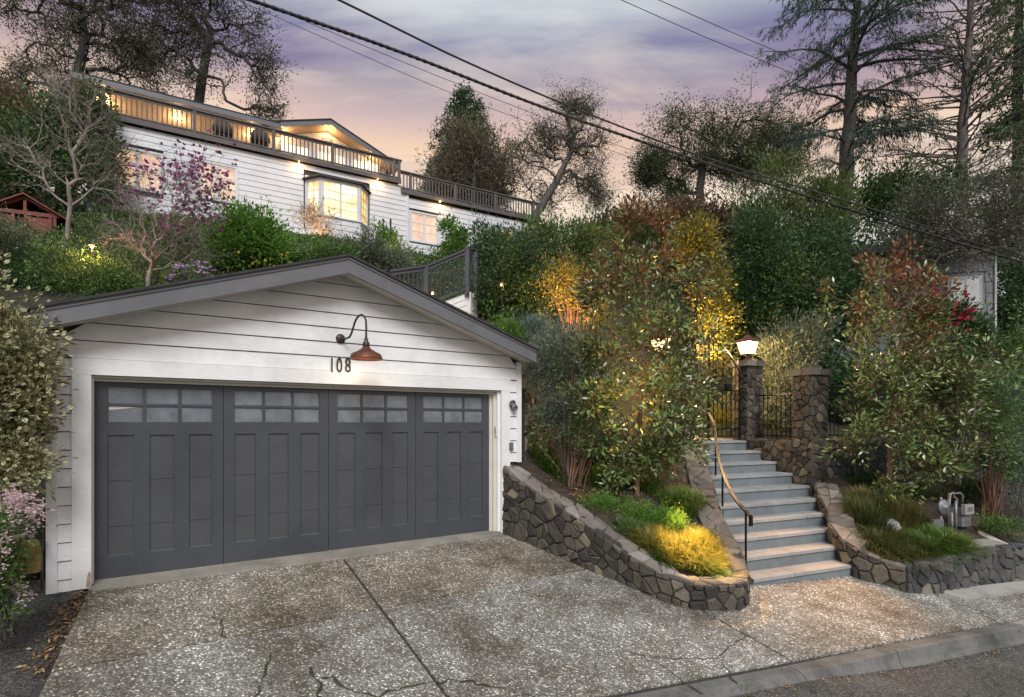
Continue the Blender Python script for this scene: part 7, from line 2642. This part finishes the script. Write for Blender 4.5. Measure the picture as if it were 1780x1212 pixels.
branch_light('small bronze down light hung in the magnolia over the golden grass', (1192, 752, 8.15), (1206, 960, 7.55), 900, YEL, 44)
branch_light('small bronze down light hung in the right magnolia over the foot of the steps', (1490, 640, 9.1), (1400, 1020, 7.7), 300, ORG, 50)
spotlight('small bronze spotlight in the cushion plants aimed up the front of the magnolia', (1072, 925, 7.85), (1098, 480, 8.5), 260, YEL, 46)
spotlight('small bronze spotlight behind the magnolia trunk', (1130, 800, 9.6), (1130, 500, 9.3), 160, YEL, 110, bed_=BED_L)
spotlight('small bronze spotlight under the twiggy orange shrub', (985, 575, 11.3), (990, 485, 12.3), 170, ORG, 110)
spotlight('small bronze spotlight under the tall yellow shrub', (1224, 655, 13.7), (1228, 470, 14.7), 560, YEL, 100)
path_light('glowing path light on the slope above the left garage roof', at(160, 452, 11.7), 45, ORG, .3)
spotlight('small spotlight at the foot of the bare shrub by the bay window', (548, 428, 17.1), (554, 375, 18.4), 110, WARM, 90)
spotlight('small spotlight under the climber by the white wall', (684, 470, 17.1), (674, 410, 17.8), 20, YEL, 80)
path_light('path light shining beyond the iron gate', sf(-0.35, 1.6, 1.315), 40, YEL, .5, True)
plant('gate_shrub', 'yellow-lit low plant seen through the iron gate', 'plant', [(1253, 735, 26, 18), (1240, 728, 20, 16)], 14.0, 'grass_y', 120, 30, 0.14, 0.08, 0.3, base=(1250, 755), seed=110, stem_n=4, up=.7)
path_light('tiny path light in the dark hedge by the stair railing', at(872, 505, 12.5), 2.5, ORG, .15)
path_light('tiny path light below the wooden stair railing', at(752, 520, 12.2), 2.5, ORG, .15)

plant('backdrop_tree', 'dark broad tree closing the view behind the big evergreen', 'tree', [(1330, 520, 110, 110), (1450, 500, 100, 110), (1540, 470, 80, 110), (1250, 540, 70, 90), (1620, 560, 80, 100)], 22, 'dark', 900, 30, 0.6, 0.22, 0.45, base=(1420, 680), seed=120, stem_n=10, stem_r=.08)

# low ground cover on the slope behind the garage and under the trees
rg_ = np.random.default_rng(130)
def cover(name, poly, n, size, leaf, seed):
    rg = np.random.default_rng(seed)
    poly = np.array(poly, float)
    lo, hi = poly.min(0), poly.max(0)
    P = rg.uniform(lo, hi, (n * 3, 2))
    P = P[inside(poly, P[:, 0], P[:, 1])][:n]
    z = HILL(P[:, 0], P[:, 1])
    h = 0.10 * (np.sin(P[:, 0] * 3.1) * np.sin(P[:, 1] * 2.7 + 1) + 1) * 0.5 + rg.uniform(0, .12, len(P))
    Q = np.concatenate([P, (z + h)[:, None]], 1)
    D = unit(rg, len(Q)) + np.array([0, 0, .6])
    Nn = unit(rg, len(Q)) * .6 + np.array([0, 0, 1])
    o = leaf_object(name, Q, D, Nn, size * rg.uniform(.6, 1.4, len(Q)), 0.45, LEAF[leaf], None, rg.random(len(Q)))
    tag(o, kind='stuff')


cover('ground_cover', [(-16, 11), (-8.2, 11.6), (-3, 13.4), (1, 12.6), (2.6, 14), (0, 20), (-6, 20), (-14, 16.5)], 52000, 0.075, 'mid', 131)
cover('ground_cover', [(3, 14), (6, 13), (12, 14), (18, 17), (18, 24), (4, 22)], 26000, 0.13, 'dark', 132)

grass('strap_grass', 'dark strappy grass under the canes of the left leggy shrub', [(955, 838, 9.2), (975, 845, 9.1), (1035, 850, 9.2), (940, 825, 9.4)], BED_L, 'grass', 1100, 0.34, 0.9, 0.007, 141, 0.2)
plant('fern', 'dark ferny plant in the shade between the garage corner and the magnolia', 'plant', [(1045, 800, 40, 34), (955, 800, 34, 26), (1090, 815, 30, 26)], 10.0, 'dark', 190, 30, 0.2, 0.075, 0.3, base=(1040, 840), seed=142, stem_n=6, up=.6)
plant('fern', 'dark ferny plant along the foot of the right retaining wall', 'plant', [(1600, 868, 40, 20), (1680, 862, 36, 22), (1500, 848, 26, 14), (1560, 860, 30, 16)], 10.3, 'dark', 220, 30, 0.18, 0.075, 0.3, base=(1600, 885), seed=143, stem_n=6, up=.6)
